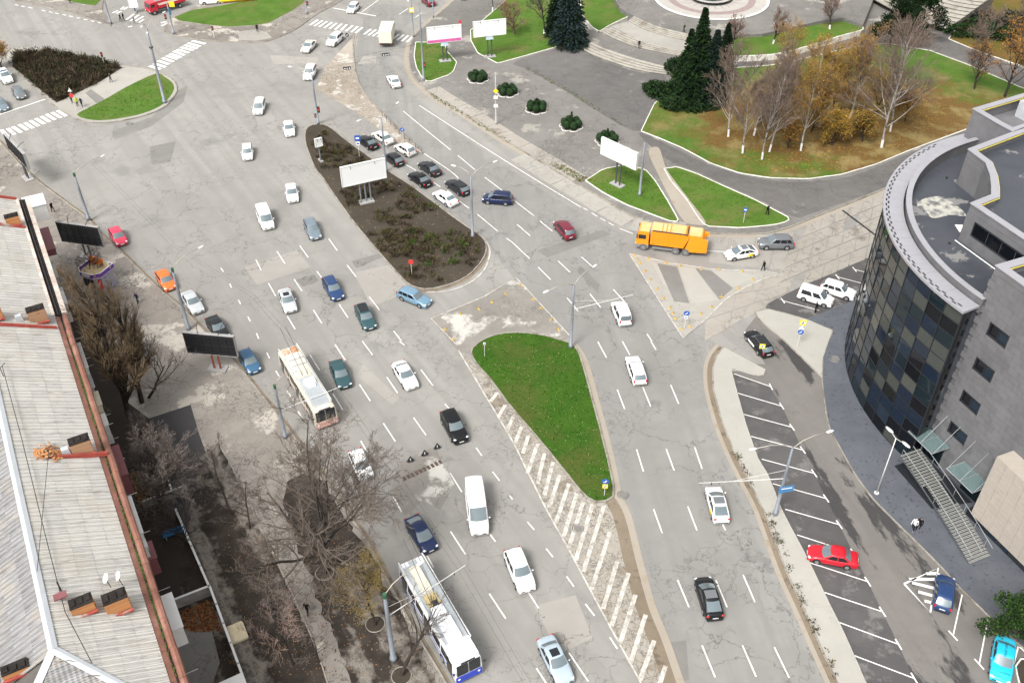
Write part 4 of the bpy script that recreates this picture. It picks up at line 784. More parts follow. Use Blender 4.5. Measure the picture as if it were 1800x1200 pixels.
for x in (3.6, -.75, -2.1):
    for s in (-1, 1):
        o = MB().cyl((0, -.16, 0), (0, .16, 0), .52, n=16).build('wheel', pm('dusty_tyre', (.12, .115, .11), .9, objspace=True) if x == 3.6 and s == 1 else (bpy.data.materials.get('dusty_tyre') or MT), t, loc=(x, s * 1.08, .52)); MB().cyl((0, s * .165, 0), (0, s * .18, 0), .28, n=12).build('rim', TG, o)
# ---- white box truck, red flatbed, van at the top
def boxtruck(px, ahead, label, boxcol, cabcol, L, flat=False):
    p = at(px[0], px[1], 1.5 if not flat else .8); q = at(px[0] + ahead[0], px[1] + ahead[1], 1.5 if not flat else .8); rz = atan2(q.y - p.y, q.x - p.x)
    t = thing('flatbed_truck' if flat else 'box_truck', label, 'truck', (p.x, p.y, .055), rz); h = L / 2
    cab = MB(); n = 6; prof = [(h - 1.75, .7), (h, .7), (h + .03, 1.4), (h - .25, 2.35), (h - .45, 2.5), (h - 1.75, 2.5)]; V = [(x, -1.1, z) for x, z in prof] + [(x, 1.1, z) for x, z in prof]
    cab.add(V, [tuple(range(n)), tuple(range(n, 2 * n))[::-1]] + [(i, n + i, n + (i + 1) % n, (i + 1) % n) for i in range(n)]); cab.build('cab', cabcol, t, fix=True)
    mb = MB(); mb.grid(lambda u, v: (h + .035 - .25 * v, -.98 + 1.96 * u, 1.45 + .85 * v), 2, 2); mb.build('windscreen', MGD, t)
    MB().box((h - .9, 0, .6), (1.7, 2.1, .25)).build('bumper', MTR, t); MB().box((-.4, 0, .75), (L - .9, .9, .25)).build('chassis', MTR, t)
    if flat:
        MB().box((-.95, 0, 1.15), (L - 2.0, 2.4, .12)).build('bed_floor', pm('bed_boards', (.38, .34, .28), .8, objspace=True), t)
        for s in (-1, 1): MB().box((-.95, s * 1.22, 1.42), (L - 2.0, .06, .55)).build('bed_side', cabcol, t)
        MB().box((h - 1.95, 0, 1.5), (.08, 2.44, .7)).build('headboard', cabcol, t); MB().box((-h + .05, 0, 1.42), (.06, 2.4, .55)).build('tailboard', cabcol, t)
    else:
        MB().box((-.95, 0, 1.95), (L - 1.95, 2.45, 2.25)).build('cargo_box', boxcol, t); MB().box((-.95, 0, 3.085), (L - 2.0, 2.38, .03)).build('box_roof', boxcol, t)
        for s in (-.6, .6): MB().box((-h - .0, s, 1.95), (.05, 1.15, 2.1)).build('rear_door', boxcol, t)
        MB().box((-h + .02, 0, .6), (.1, 2.3, .2)).build('rear_bumper', MTR, t)
    for s in (-1, 1):
        MB().box((h - .75, s * 1.11, 1.85), (.8, .02, .55)).build('side_window', MGD, t); MB().ell((h + .03, s * .85, .85), (.05, .16, .12)).build('headlight', MHL, t, True); MB().box((-h - .03, s * 1.0, .75), (.03, .2, .14)).build('taillight', MTL, t)
        for x in (h - .85, -h + 1.6):
            o = MB().cyl((0, -.15, 0), (0, .15, 0), .45, n=14).build('wheel', MT, t, loc=(x, s * .98, .45)); MB().cyl((0, s * .155, 0), (0, s * .17, 0), .26, n=12).build('rim', MRIM, o)
    return t
boxtruck((681, 58), (4, -14), 'white and cream box truck crossing the zebra at the top', pm('truck_box_cream', (.66, .62, .52), .6, var=.1, objspace=True), CP['white'], 7.2)
boxtruck((292, 11), (-14, 4), 'red-cabbed flatbed truck with a pale empty bed at the top left', None, CP['truckred'], 8.2, True)
car((372, 1), (-14, 1), 'minivan', 'white', 'white van parked behind the upper lawn, cut by the top edge', None, cat='van')
# ================================================================== OLD HOUSE WITH CORRUGATED ROOF (left)
BT, BN = Vector((.489, -.873, 0)), Vector((.873, .489, 0)); BO = BT * -80 + BN * -9.3; BRZ = atan2(BT.y, BT.x)
def bl(px, py, z): p = at(px, py, z); q = p - Vector((0, 0, 0)); return q.x * BT.x + q.y * BT.y + 80, q.x * BN.x + q.y * BN.y + 9.3
def sheetmat(name, ca, cb):
    m = bpy.data.materials.new(name); t, b = nodes(m); v = nd(t, 'ShaderNodeTexCoord').outputs['Object']
    mp = nd(t, 'ShaderNodeMapping', {'Vector': v, 'Scale': (3.2, .35, 1)}); n = noise_n(t, 1.3, mp.outputs[0], 5, .7); n2 = noise_n(t, .35, pos(t), 5, .65)
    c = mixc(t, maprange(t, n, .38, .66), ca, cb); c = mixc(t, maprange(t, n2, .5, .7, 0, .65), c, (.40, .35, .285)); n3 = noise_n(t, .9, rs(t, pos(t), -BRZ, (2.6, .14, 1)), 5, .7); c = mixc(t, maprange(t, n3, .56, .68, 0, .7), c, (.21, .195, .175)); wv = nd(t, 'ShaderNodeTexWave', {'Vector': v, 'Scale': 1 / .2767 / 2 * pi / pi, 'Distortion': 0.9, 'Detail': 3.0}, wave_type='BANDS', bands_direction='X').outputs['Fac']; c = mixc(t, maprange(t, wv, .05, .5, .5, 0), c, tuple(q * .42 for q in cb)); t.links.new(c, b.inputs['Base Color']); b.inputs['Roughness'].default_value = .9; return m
SM = [sheetmat('asbestos_sheet_%s' % n, a, b) for n, a, b in (('pale', (.54, .525, .49), (.43, .415, .385)), ('ivory', (.55, .53, .49), (.44, .42, .385)), ('grey', (.50, .485, .455), (.40, .385, .36)))]
SMD = [sheetmat('asbestos_sheet_weathered', (.30, .295, .295), (.13, .127, .127)), sheetmat('asbestos_sheet_dark_stained', (.33, .325, .325), (.16, .157, .157))]
TERRA = pm('terracotta_metal', (.22, .095, .065), .6, var=.2, scale=.9, col2=(.33, .165, .125), lo=.55, hi=.7); RIDGEM = pm('ridge_sheet_metal', (.5, .525, .55), .4, .2, var=.06, scale=.8); REDM = pm('red_flashing', (.33, .06, .045), .7, var=.25, scale=1.5, col2=(.4, .33, .28), lo=.55, hi=.68)
WALLM = pm('old_plaster', (.40, .34, .27), .9, var=.12, scale=.6, col2=(.26, .2, .16)); MWHT = pm('balcony_white', (.72, .72, .70), .6, var=.05); MDKR = pm('dark_red_metal', (.20, .07, .075), .6); MGRN = pm('moss', (.05, .075, .015), .95, var=.4, scale=4); PARW = pm('parapet_blocks', (.56, .51, .46), .85, var=.12, scale=1.2, col2=(.4, .33, .28))
def brickmat():
    m = bpy.data.materials.new('chimney_brick'); t, b = nodes(m); br = nd(t, 'ShaderNodeTexBrick', {'Vector': nd(t, 'ShaderNodeMapping', {'Vector': nd(t, 'ShaderNodeTexCoord').outputs['Object'], 'Rotation': (pi / 2, 0, 0)}).outputs[0], 'Scale': 4.0, 'Color1': (.55, .25, .075, 1), 'Color2': (.42, .155, .05, 1), 'Mortar': (.3, .24, .18, 1), 'Mortar Size': .02})
    n = noise_n(t, 2.2, pos(t), 4); t.links.new(mixc(t, maprange(t, n, .6, .85), br.outputs[0], (.06, .045, .035)), b.inputs['Base Color']); b.inputs['Roughness'].default_value = .95; return m
BRK = brickmat(); SOOT = pm('soot', (.03, .026, .024), .95, var=.3)
old = thing('corrugated_roof_house', 'long old house with pale corrugated sheet roof and terracotta gutter on the left', 'house', BO, BRZ)
X0, X1, XR, EV, SE, ZR, ZE = -39.8, 38.3, 31.0, 7.6, 6.25, 14.5, 11.55
SL = hypot(SE, ZR - ZE); ANG = atan2(ZR - ZE, SE); NR = 5; SW = 1.6
MB().box(((X0 + X1) / 2, 0, 5.6), (X1 - X0 - .3, 13.2, 11.1)).build('wall', WALLM, old)
core = MB(); core.add([(X0, -SE, ZE - .15), (X0, SE, ZE - .15), (X1, SE, ZE - .15), (X1, -SE, ZE - .15), (X0, 0, ZR - .12), (XR, 0, ZR - .12)], [(0, 4, 1), (1, 4, 5, 2), (2, 5, 3), (0, 3, 5, 4)]); core.build('roof_deck', pm('roof_deck', (.1, .09, .08), .9), old)
def sheet_mesh(xlen, slen, nw, clip=None):
    nx = nw * 6; mb = MB()
    def fn(u, v):
        x = u * xlen; s = v * slen
        if clip: x = clip(x, s)
        return (x, s, .045 * sin(2 * pi * u * nw) + .02 * v)
    mb.grid(fn, nx, 2); return mb.mesh('roof_sheet', True)
proto = sheet_mesh(SW + .06, SL / NR + .12, 6); rr = random.Random(4)
def hipx(y): return XR + (X1 - XR) * abs(y) / SE
for r in range(NR):
    s0 = r * SL / NR; ny = int(math.ceil((X1 - X0) / SW))
    for i in range(ny):
        x = X0 + i * SW; yb = (s0 + SL / NR) * cos(ANG)
        if x > hipx(yb): continue
        me = proto
        if x + SW > hipx(s0 * cos(ANG)): me = sheet_mesh(SW + .06, SL / NR + .12, 6, lambda xx, s, x=x, s0=s0: min(xx, max(0, hipx((s0 + s) * cos(ANG)) - x)))
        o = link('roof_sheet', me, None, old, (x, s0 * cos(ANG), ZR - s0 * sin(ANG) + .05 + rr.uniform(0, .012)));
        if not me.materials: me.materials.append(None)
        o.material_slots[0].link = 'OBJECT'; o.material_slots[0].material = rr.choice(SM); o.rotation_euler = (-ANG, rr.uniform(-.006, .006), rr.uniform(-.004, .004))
for r in range(3):                                     # far slope, in darker grey sheets
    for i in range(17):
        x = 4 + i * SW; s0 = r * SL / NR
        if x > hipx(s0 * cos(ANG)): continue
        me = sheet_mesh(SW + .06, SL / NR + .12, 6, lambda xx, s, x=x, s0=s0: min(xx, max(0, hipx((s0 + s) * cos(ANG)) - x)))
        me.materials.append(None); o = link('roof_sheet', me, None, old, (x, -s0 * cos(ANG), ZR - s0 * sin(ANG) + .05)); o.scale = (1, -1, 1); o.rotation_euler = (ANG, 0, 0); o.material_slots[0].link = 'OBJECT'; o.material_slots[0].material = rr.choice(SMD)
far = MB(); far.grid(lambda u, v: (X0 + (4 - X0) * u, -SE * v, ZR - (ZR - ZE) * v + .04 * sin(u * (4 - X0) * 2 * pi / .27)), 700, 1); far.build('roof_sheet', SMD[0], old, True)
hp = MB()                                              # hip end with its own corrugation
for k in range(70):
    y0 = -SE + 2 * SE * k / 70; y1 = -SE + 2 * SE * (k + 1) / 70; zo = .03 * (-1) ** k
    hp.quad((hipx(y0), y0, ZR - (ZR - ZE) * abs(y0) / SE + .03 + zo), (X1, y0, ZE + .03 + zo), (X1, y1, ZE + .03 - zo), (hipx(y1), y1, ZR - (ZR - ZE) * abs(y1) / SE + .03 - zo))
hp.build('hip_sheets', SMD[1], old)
for k in range(26):
    x = X0 + k * (XR - X0) / 26; l = (XR - X0) / 26; mb = MB()
    for s in (-1, 1): mb.quad((x, 0, ZR + .16), (x + l + .05, 0, ZR + .16 + .01), (x + l + .05, s * .32, ZR + .02), (x, s * .32, ZR + .01))
    mb.build('ridge_cap', RIDGEM, old)
for s in (-1, 1):
    mb = MB(); a = Vector((XR, 0, ZR + .14)); b = Vector((X1, s * SE, ZE + .14)); d = (b - a).normalized(); n = d.cross(Vector((0, 0, 1))).normalized() * .3
    mb.quad(a, b, b + n - Vector((0, 0, .1)), a + n - Vector((0, 0, .1))); mb.quad(a, b, b - n - Vector((0, 0, .1)), a - n - Vector((0, 0, .1))); mb.build('hip_cap', RIDGEM, old)
# terracotta box gutter / white block parapet at the far end
XG = -13.0; ng = 18
for k in range(ng):
    x = XG + k * (X1 - XG) / ng; l = (X1 - XG) / ng - .03; e = rr.uniform(-.03, .03)
    MB().add([(x, SE - .05, ZE + .06), (x + l, SE - .05, ZE + .06), (x + l, 6.86 + e, ZE - .22), (x, 6.86 + e, ZE - .22)], [(0, 1, 2, 3)]) if False else None
    mb = MB(); mb.quad((x, SE - .08, ZE + .07), (x + l, SE - .08, ZE + .07), (x + l, 6.80, ZE - .26), (x, 6.80, ZE - .26)); mb.build('gutter_flashing', TERRA, old)
    mb = MB(); mb.tube([(x, 7.25 + e, ZE - .30), (x + l, 7.25 + e, ZE - .30)], .30, 8); mb.box((x + l / 2, 7.25, ZE - .62), (l, .5, .5)); mb.build('eaves_coping', TERRA, old, False)
MB().box(((XG + X1) / 2, 6.88, ZE - .33), (X1 - XG, .22, .1)).build('gutter_bottom', SOOT, old)
mo = MB()
for k in range(420):
    x = rr.choice([rr.gauss(2, 5), rr.gauss(26, 6), rr.uniform(-5, 33)]);
    if -12 < x < 38: mo.ell((x, 6.9 + rr.uniform(-.1, .1), ZE - .25), (rr.uniform(.05, .22), .07, rr.uniform(.05, .12)), 5, 3)
o = mo.build('gutter_moss', MGRN, old); o['kind'] = 'stuff'
for k in range(34):
    x = X0 + k * (XG - X0) / 34; l = (XG - X0) / 34 - .03
    MB().box((x + l / 2, 6.25, ZE + .0), (l, .34, .32)).build('parapet_block', PARW, old); MB().box((x + l / 2, 7.35, ZE - .12), (l, .5, .5)).build('parapet_block', PARW, old)
MB().box(((X0 + XG) / 2, 6.8, ZE - .2), (XG - X0, .7, .12)).build('gutter_bottom', SOOT, old)
MB().tube([(X0, 6.7, ZE + .06), (XG, 6.72, ZE + .04)], .05, 5).build('rain_pipe', MTR, old)
for x in (X0 + .05, -32.3, -10.6): 
    mb = MB(); mb.add([(x - .12, 0.3, ZR - .1), (x + .12, .3, ZR - .1), (x + .12, SE, ZE), (x - .12, SE, ZE), (x - .12, .3, ZR + .28), (x + .12, .3, ZR + .28), (x + .12, SE, ZE + .34), (x - .12, SE, ZE + .34)], [(0, 3, 2, 1), (4, 5, 6, 7), (0, 1, 5, 4), (1, 2, 6, 5), (2, 3, 7, 6), (3, 0, 4, 7)]); mb.build('fire_wall', REDM, old)
x = 10.2; mb = MB(); mb.add([(x - .1, 2.6, 13.0), (x + .1, 2.6, 13.0), (x + .1, SE + .9, ZE - .2), (x - .1, SE + .9, ZE - .2), (x - .1, 2.6, 13.5), (x + .1, 2.6, 13.5), (x + .1, SE + .9, ZE + .26), (x - .1, SE + .9, ZE + .26)], [(0, 3, 2, 1), (4, 5, 6, 7), (0, 1, 5, 4), (1, 2, 6, 5), (2, 3, 7, 6), (3, 0, 4, 7)]); mb.build('fire_wall', REDM, old)
def zroof(y): return ZR - (ZR - ZE) * abs(y) / SE
def chimney(x, y, w_, l, h, cap=True):
    z = zroof(y) - .3; o = MB().box((0, 0, h / 2), (w_, l, h)).build('chimney', BRK, old, loc=(x, y, z))
    mb = MB(); mb.box((0, 0, h + .03), (w_ + .04, l + .04, .08));
    for k in range(3): mb.box((rr.uniform(-.1, .1), -l / 2 + l * (k + .5) / 3, h + .1), (w_ * .6, l * .18, .14))
    mb.build('chimney_head', SOOT, o); MB().box((w_ / 2 + .16, 0, .42), (.2, l + .2, .16)).build('flashing', REDM, o); return o
chimney(-33.1, 5.2, .9, 1.5, 1.5); chimney(-12.0, 4.9, 1.0, 1.7, 1.9); chimney(-12.0, 1.2, .9, 1.5, 1.6); chimney(9.5, 5.3, 1.0, 1.7, 1.9); chimney(27.7, 2.4, .95, 1.6, 1.3); chimney(28.0, 4.6, 1.05, 1.7, 1.8); chimney(30.6, -2.7, .8, 1.7, .9); chimney(4.6, -4.0, .8, 1.3, 1.0)
ru = MB()
for k in range(170):
    a = rr.random(); y = 1.7 + 1.9 * a; x = 9.7 + rr.gauss(0, .45 * (1 - .4 * abs(a - .5))); ru.box((x, y, zroof(y) + .12 + rr.random() * .55 * (1 - abs(2 * a - 1))), (.26, .13, .08), M=Matrix.Rotation(rr.uniform(0, 3), 3, 'Z') @ Matrix.Rotation(rr.uniform(-.6, .6), 3, 'X'))
o = ru.build('brick_rubble', BRK, old); o['kind'] = 'stuff'
for x, y in ((9.6, 4.0), (-11.9, 3.2)): MB().box((x, y, zroof(y) + .35), (.6, .75, .6), taper=.8).build('roof_vent', RIDGEM, old)
MB().box((26.6, 1.2, zroof(1.2) + .6), (.6, .9, .12)).build('vent_cowl', MDKR, old)
MB().tube([(-3, .9, 14.5), (8, 1.1, 14.45), (20, 1.15, 14.35), (28, 1.25, 14.3), (33, 2.1, 13.9)], .03, 4).build('roof_cable', MTR, old); MB().tube([(23.6, .1, 14.7), (12.5, 3.2, 16.4)], .025, 4).build('antenna_wire', MTR, old); MB().tube([(-1.7, .8, 14.3), (-1.7, .8, 15.3), (-2.2, 1.3, 15.35)], .04, 5).build('antenna_mast', MTR, old)
MB().tube([(25.8, 1.3, 14.0), (25.8, 1.3, 15.2)], .06, 5).build('antenna_mast', MTR, old)
for x, y in ((26.3, 4.4), (26.2, 5.2)):
    o = MB().ell((0, 0, 0), (.42, .42, .09), 12, 5, Matrix.Rotation(.9, 3, 'X')).build('satellite_dish', MWHT, old, True, loc=(x, y, zroof(y) + 1.75)); MB().cyl((0, 0, -.05), (0, .1, -1.2), .03, n=5).build('dish_arm', MTR, o)
# windows, balconies
wf = MB().box((0, 0, 0), (1.5, .1, 1.7)).mesh('window'); wp = [MB().box((s * .36, .06, 0), (.62, .03, 1.45)).mesh('pane') for s in (-1, 1)]
for fl in (2.2, 5.6, 9.0):
    for k in range(22):
        o = link('window', wf, MWHT, old, (X0 + 2.2 + k * 3.45, 6.62, fl)); [link('pane', q, MGD, o) for q in wp]
def balcony(px, py, z, w_, dep, h, mat, roof=None, nm='balcony'):
    x, y = bl(px, py, z); o = MB().box((0, 0, -h / 2), (w_, dep, h)).build(nm, mat, old, loc=(x, 6.6 + dep / 2, z)); MB().box((0, .02, .05), (w_ + .1, dep + .1, .09)).build('balcony_roof', roof or mat, o)
    for k in range(3): MB().box((-w_ / 2 + w_ * (k + .5) / 3, dep / 2 + .015, -h * .35), (w_ * .26, .03, h * .42)).build('balcony_pane', MGD, o)
    return o
MCRM = pm('cream_boards', (.6, .55, .42), .8); MGRYM = pm('zinc_sheet', (.45, .47, .48), .45, .3)
balcony(72, 352, 8.6, 3.0, 2.6, 2.2, MWHT, pm('pale_blue_sheet', (.60, .66, .70), .5)); balcony(88, 420, 7.5, 5.5, 1.9, .8, MDKR, nm='shop_awning')
for a in [(118, 520, 9.6, 3.4, 1.25, 2.4, MWHT), (108, 475, 8.2, 3.0, 1.2, 2.4, MGRYM), (150, 625, 9.9, 4.5, 1.2, 2.6, MWHT), (168, 665, 9.0, 3.0, 1.1, 2.4, MGRYM), (178, 700, 9.5, 2.2, 1.3, 2.4, MCRM), (188, 738, 8.6, 1.8, 1.25, 2.4, MWHT), (212, 810, 9.2, 4.2, 1.5, 2.4, MDKR), (240, 905, 10.0, 4.6, 1.15, 2.6, MWHT), (253, 940, 9.0, 3.0, 1.1, 2.4, MWHT), (262, 970, 7.6, 2.0, 1.5, 2.0, MDKR), (305, 1075, 8.8, 3.6, 1.7, 2.2, MWHT)]: balcony(*a)
for k in range(16): x = -30 + k * 4.3 + rr.uniform(-1, 1); z = rr.choice((4.5, 7.8, 9.2)); MB().tube([(x, 6.6, z), (x, 8.3, z)], .025, 4).build('washing_bracket', MWHT, old)
# yard walls, shed roof, plywood, tarpaulin
def wl(x, y, z=0.0): p = BO + BT * x + BN * y; return Vector((p.x, p.y, z))
FENCE = pm('yard_fence_concrete', (.30, .28, .26), .85, var=.2)
def yardwall(a, b, h, label, th=.12, mat=None):
    A, Bq = wl(*a), wl(*b); c = (A + Bq) / 2; d = Bq - A; t = thing('yard_wall', label, 'wall', (c.x, c.y, .13), atan2(d.y, d.x))
    n = max(1, int(d.length / 2.2)); l = d.length / n
    for k in range(n): MB().box((-d.length / 2 + l * (k + .5), 0, h / 2), (l - .04, th, h)).build('wall_panel', mat or FENCE, t)
    for k in range(n + 1): MB().box((-d.length / 2 + l * k, 0, h / 2 + .05), (.16, .16, h + .1)).build('post', FENCE, t)
    MB().box((0, 0, h + .04), (d.length + .1, th + .08, .06)).build('coping', MWHT, t)
yardwall((20.3, 11.4), (31.5, 11.3), 1.3, 'long low yard wall with white coping nearest the bottom edge'); yardwall((20.2, 7.2), (20.3, 11.3), 1.3, 'short pale cross wall between the two yards'); yardwall((9.5, 11.0), (20.1, 11.35), 1.0, 'thin low fence along the dark yard'); yardwall((-1.5, 11.2), (6.8, 11.3), 1.0, 'low fence beside the leaf-covered yard near the poplar'); yardwall((6.9, 8.4), (6.9, 12.6), 1.0, 'pale handrail wall beside the big dark bush')
t = thing('shed', 'low shed with a pale sheet roof at the bottom edge by the yard wall', 'shed', wl(32.4, 9.5, .13), BRZ); MB().box((0, 0, 1.0), (3.0, 3.4, 2.0)).build('wall', FENCE, t); MB().box((0, 0, 2.06), (3.3, 3.7, .1)).build('roof', MWHT, t); MB().box((0, 1.72, .9), (.9, .05, 1.7)).build('door', MDKR, t)
p = at(416, 1115, .2); t = thing('plywood_stack', 'stack of pale plywood boards leaning by the yard wall', 'boards', (p.x, p.y, .136), BRZ)
for k in range(4): MB().box((k * .04, k * .03, .3 + k * .05), (1.8 - k * .1, 1.5, .04), M=Matrix.Rotation(.25, 3, 'Y')).build('board', pm('plywood', (.62, .53, .36), .8) if k == 0 else bpy.data.materials['plywood'], t)
sheet('yard_floor', [wl(*q) for q in ((22.5, 8.0), (24.0, 10.3), (27.5, 10.0), (29, 9.0), (31, 8.9), (31, 7.4), (24, 7.0))], .15, M['asphalt_patch'], z0=.1)
LITTER = pm('dry_leaves', (.20, .095, .035), .95, var=.5, scale=6)
def leaves(name, poly, n, z, mats, size, label, seed, tilt=.35):
    """scattered fallen leaves, uncountable"""
    rl = random.Random(seed); mb = MB(); xs = [p[0] for p in poly]; ys = [p[1] for p in poly]; k = 0; tries = 0
    def inside(x, y):
        c = False
        for i in range(len(poly)):
            a, b = poly[i], poly[i - 1]
            if (a[1] > y) != (b[1] > y) and x < (b[0] - a[0]) * (y - a[1]) / (b[1] - a[1]) + a[0]: c = not c
        return c
    while k < n and tries < n * 12:
        tries += 1; x = rl.uniform(min(xs), max(xs)); y = rl.uniform(min(ys), max(ys))
        if not inside(x, y): continue
        k += 1; s = size * rl.uniform(.6, 1.4); a = rl.uniform(0, 6.3); mb.mi = rl.randrange(len(mats)); u = Vector((cos(a), sin(a), rl.uniform(-tilt, tilt))) * s; v = Vector((-sin(a), cos(a), rl.uniform(-tilt, tilt))) * s * .7; c = Vector((x, y, z + .02 + abs(u.z)))
        mb.quad(c - u, c - v, c + u, c + v)
    o = mb.build(name, None, None, mats=mats); return tag(o, label, 'leaves', kind='stuff')
leaves('fallen_leaves', [wl(*q)[:2] for q in ((1.5, 8), (1.5, 11), (6.5, 11), (6.5, 8))], 900, .14, [LITTER, pm('leaf_ochre', (.3, .18, .05), .9)], .12, 'heap of brown leaves in the fenced yard', 5)
leaves('fallen_leaves', [wl(*q)[:2] for q in ((20.6, 7.6), (20.8, 11), (24.5, 11.1), (23.5, 9), (22, 7.6))], 700, .14, [LITTER, pm('leaf_rust', (.14, .05, .02), .9)], .12, 'rusty fallen leaves along the yard wall at the bottom', 6)
# ---- kiosk
p = at(167, 478, 0.0); K = at(167, 474, 2.7); MPUR = pm('purple_fascia', (.13, .04, .34), .5); MKB = pm('kiosk_roof', (.42, .34, .2), .8, var=.15)
t = thing('kiosk', 'small kiosk with purple fascia and orange sign on its roof', 'kiosk', (K.x, K.y, .12), radians(-22))
hexa = [(1.7, -.9), (.9, -1.6), (-.9, -1.6), (-1.7, -.9), (-1.7, 1.5), (1.7, 1.5)]
MB().prism(ccw([(x * .9, y * .9) for x, y in hexa]), 0, 2.5).build('wall', pm('kiosk_wall', (.3, .32, .42), .5), t); MB().prism(ccw(hexa), 2.5, 2.62).build('roof', MKB, t)
for i in range(6):
    a, b = Vector(hexa[i] + (0,)), Vector(hexa[(i + 1) % 6] + (0,)); c = (a + b) / 2; d = b - a; o = MB().box((0, 0, 0), (d.length, .07, .6)).build('fascia', MPUR, t, loc=(c.x, c.y, 2.75), rz=atan2(d.y, d.x)); MB().box((0, 0, .32), (d.length + .04, .09, .05)).build('fascia_trim', MWHT, o); MB().box((0, 0, -.32), (d.length + .04, .09, .05)).build('fascia_trim', MWHT, o)
    if i == 1: MB().box((0, .045, 0), (1.2, .02, .34)).build('sign_plate', MWHT, o); MB().box((0, -.045, 0), (1.2, .02, .34)).build('sign_plate', MWHT, o)
MB().box((-.5, 1.1, 3.2), (2.2, .12, 1.0)).build('roof_sign', pm('orange_sign', (.72, .2, .03), .6, var=.2, scale=3, objspace=True), t); MB().box((1.25, .9, 3.05), (1.0, .1, .8)).build('roof_sign', pm('faded_sign', (.62, .52, .36), .7), t)
for x in (-.6, 0, .6): MB().box((x, -1.46, 1.45), (.52, .03, 1.2)).build('window_pane', MGD, t)
MB().box((1.45, -1.1, 1.3), (.5, .05, 1.6), M=Matrix.Rotation(.72, 3, 'Z')).build('poster', CP['red'], t)
MB().box((-2.1, .6, 1.6), (.1, 1.3, 1.2)).build('notice_board', MWHT, t)

# ================================================================== MODERN BUILDING WITH CURVED GLASS FRONT (right)
CX, CY, CRAD = 63.3, 81.1, 24.6; HG = 20.0; ZT = 19.25; ZB = 23.6
mod = thing('glass_office_building', 'modern grey stone building with a curved dark glass front on the right', 'building', (CX, CY, 0))
def wb(mb, name, mat, parent=mod, smooth=False, fix=False):
    o = mb.build(name, mat, parent, smooth, fix); o.location = (-CX, -CY, 0) if parent is mod else (0, 0, 0); return o
def pc(th, r, z): return (CX + r * cos(radians(th)), CY + r * sin(radians(th)), z)
STONE = [pm('stone_panel_%s' % n, c, .75, var=.1, scale=.9, col2=tuple(q * .8 for q in c), lo=.5, hi=.7) for n, c in (('grey', (.14, .138, .143)), ('lilac', (.147, .145, .151)), ('dark', (.134, .132, .136)))]
CAP = pm('coping_metal', (.33, .325, .345), .45, .15, var=.05, scale=.5); BITU = pavement_mat('bitumen_roof', (.045, .05, .06), (.07, .075, .088), crack=0, fine=0, patch=(.22, .215, .21), pl=(.6, .63), pscale=.28, rough=.35); BEIGE = pm('beige_stone', (.36, .32, .275), .8, var=.06, scale=1.5); YPIPE = pm('yellow_pipe', (.55, .46, .05), .5); MUL = pm('mullion', (.02, .022, .026), .35)
GLS = [glass_mat('facade_glass_%s' % n, c, .05, .5) for n, c in (('navy', (.007, .014, .028)), ('black', (.003, .004, .006)), ('teal', (.007, .015, .020)), ('smoke', (.008, .008, .011)), ('slate', (.014, .024, .038)))]; SPN = [pm('spandrel_%s' % n, c, .25, var=.08, scale=2) for n, c in (('olive', (.045, .05, .045)), ('tan', (.06, .063, .056)))]
TH0, TH1, NC, NRW = 150.0, 207.3, 12, 13; rg = random.Random(21)
for c in range(NC):
    a0 = TH0 + (TH1 - TH0) * c / NC + .10; a1 = TH0 + (TH1 - TH0) * (c + 1) / NC - .10
    for r in range(NRW):
        z0 = .2 + (HG - .45) * r / NRW + .035; z1 = .2 + (HG - .45) * (r + 1) / NRW - .035; tl = rg.uniform(-.03, .03); tz = rg.uniform(-.018, .018)
        P = [pc(a0, CRAD + tl, z0), pc(a1, CRAD - tl, z0), pc(a1, CRAD - tl + tz, z1), pc(a0, CRAD + tl + tz, z1)]
        mb = MB(); Q = [pc(a0, CRAD - .04, z0), pc(a1, CRAD - .04, z0), pc(a1, CRAD - .04, z1), pc(a0, CRAD - .04, z1)]
        mb.add(P + Q, [(3, 2, 1, 0), (4, 5, 6, 7), (0, 1, 5, 4), (1, 2, 6, 5), (2, 3, 7, 6), (3, 0, 4, 7)]); q = rg.random()
        wb(mb, 'pane', rg.choice(SPN) if q < .22 else GLS[0] if q < .45 else GLS[2] if q < .6 else GLS[1] if q < .75 else rg.choice(GLS))
for c in range(NC + 1):
    a = TH0 + (TH1 - TH0) * c / NC; mb = MB(); P = [pc(a - .07, CRAD - .1, .1), pc(a + .07, CRAD - .1, .1), pc(a + .07, CRAD + .06, .1), pc(a - .07, CRAD + .06, .1)]; mb.prism([p[:2] for p in P], .1, HG - .2); wb(mb, 'mullion', MUL, fix=True)
def arcband(r0, r1, z0, z1, a0, a1, n):
    mb = MB(); V = []; F = []
    for i in range(n + 1):
        a = a0 + (a1 - a0) * i / n; V += [pc(a, r0, z0), pc(a, r1, z0), pc(a, r1, z1), pc(a, r0, z1)]
    for i in range(n):
        for k in range(4): F.append((4 * i + k, 4 * i + (k + 1) % 4, 4 * i + 4 + (k + 1) % 4, 4 * i + 4 + k))
    F += [(0, 1, 2, 3), (4 * n + 3, 4 * n + 2, 4 * n + 1, 4 * n)]; mb.add(V, F); return mb
for r in range(NRW + 1): z = .2 + (HG - .45) * r / NRW; wb(arcband(CRAD - .1, CRAD + .03, z - .035, z + .035, TH0, TH1, 36), 'transom', MUL, fix=True)
wb(arcband(CRAD - .5, CRAD - .08, .1, HG - .2, 112.5, TH1, 70), 'glass_backing', GLS[1], fix=True); wb(arcband(CRAD - .06, CRAD, .2, HG - .25, 112.5, TH0, 40), 'glass_rear_bay', GLS[0], fix=True)
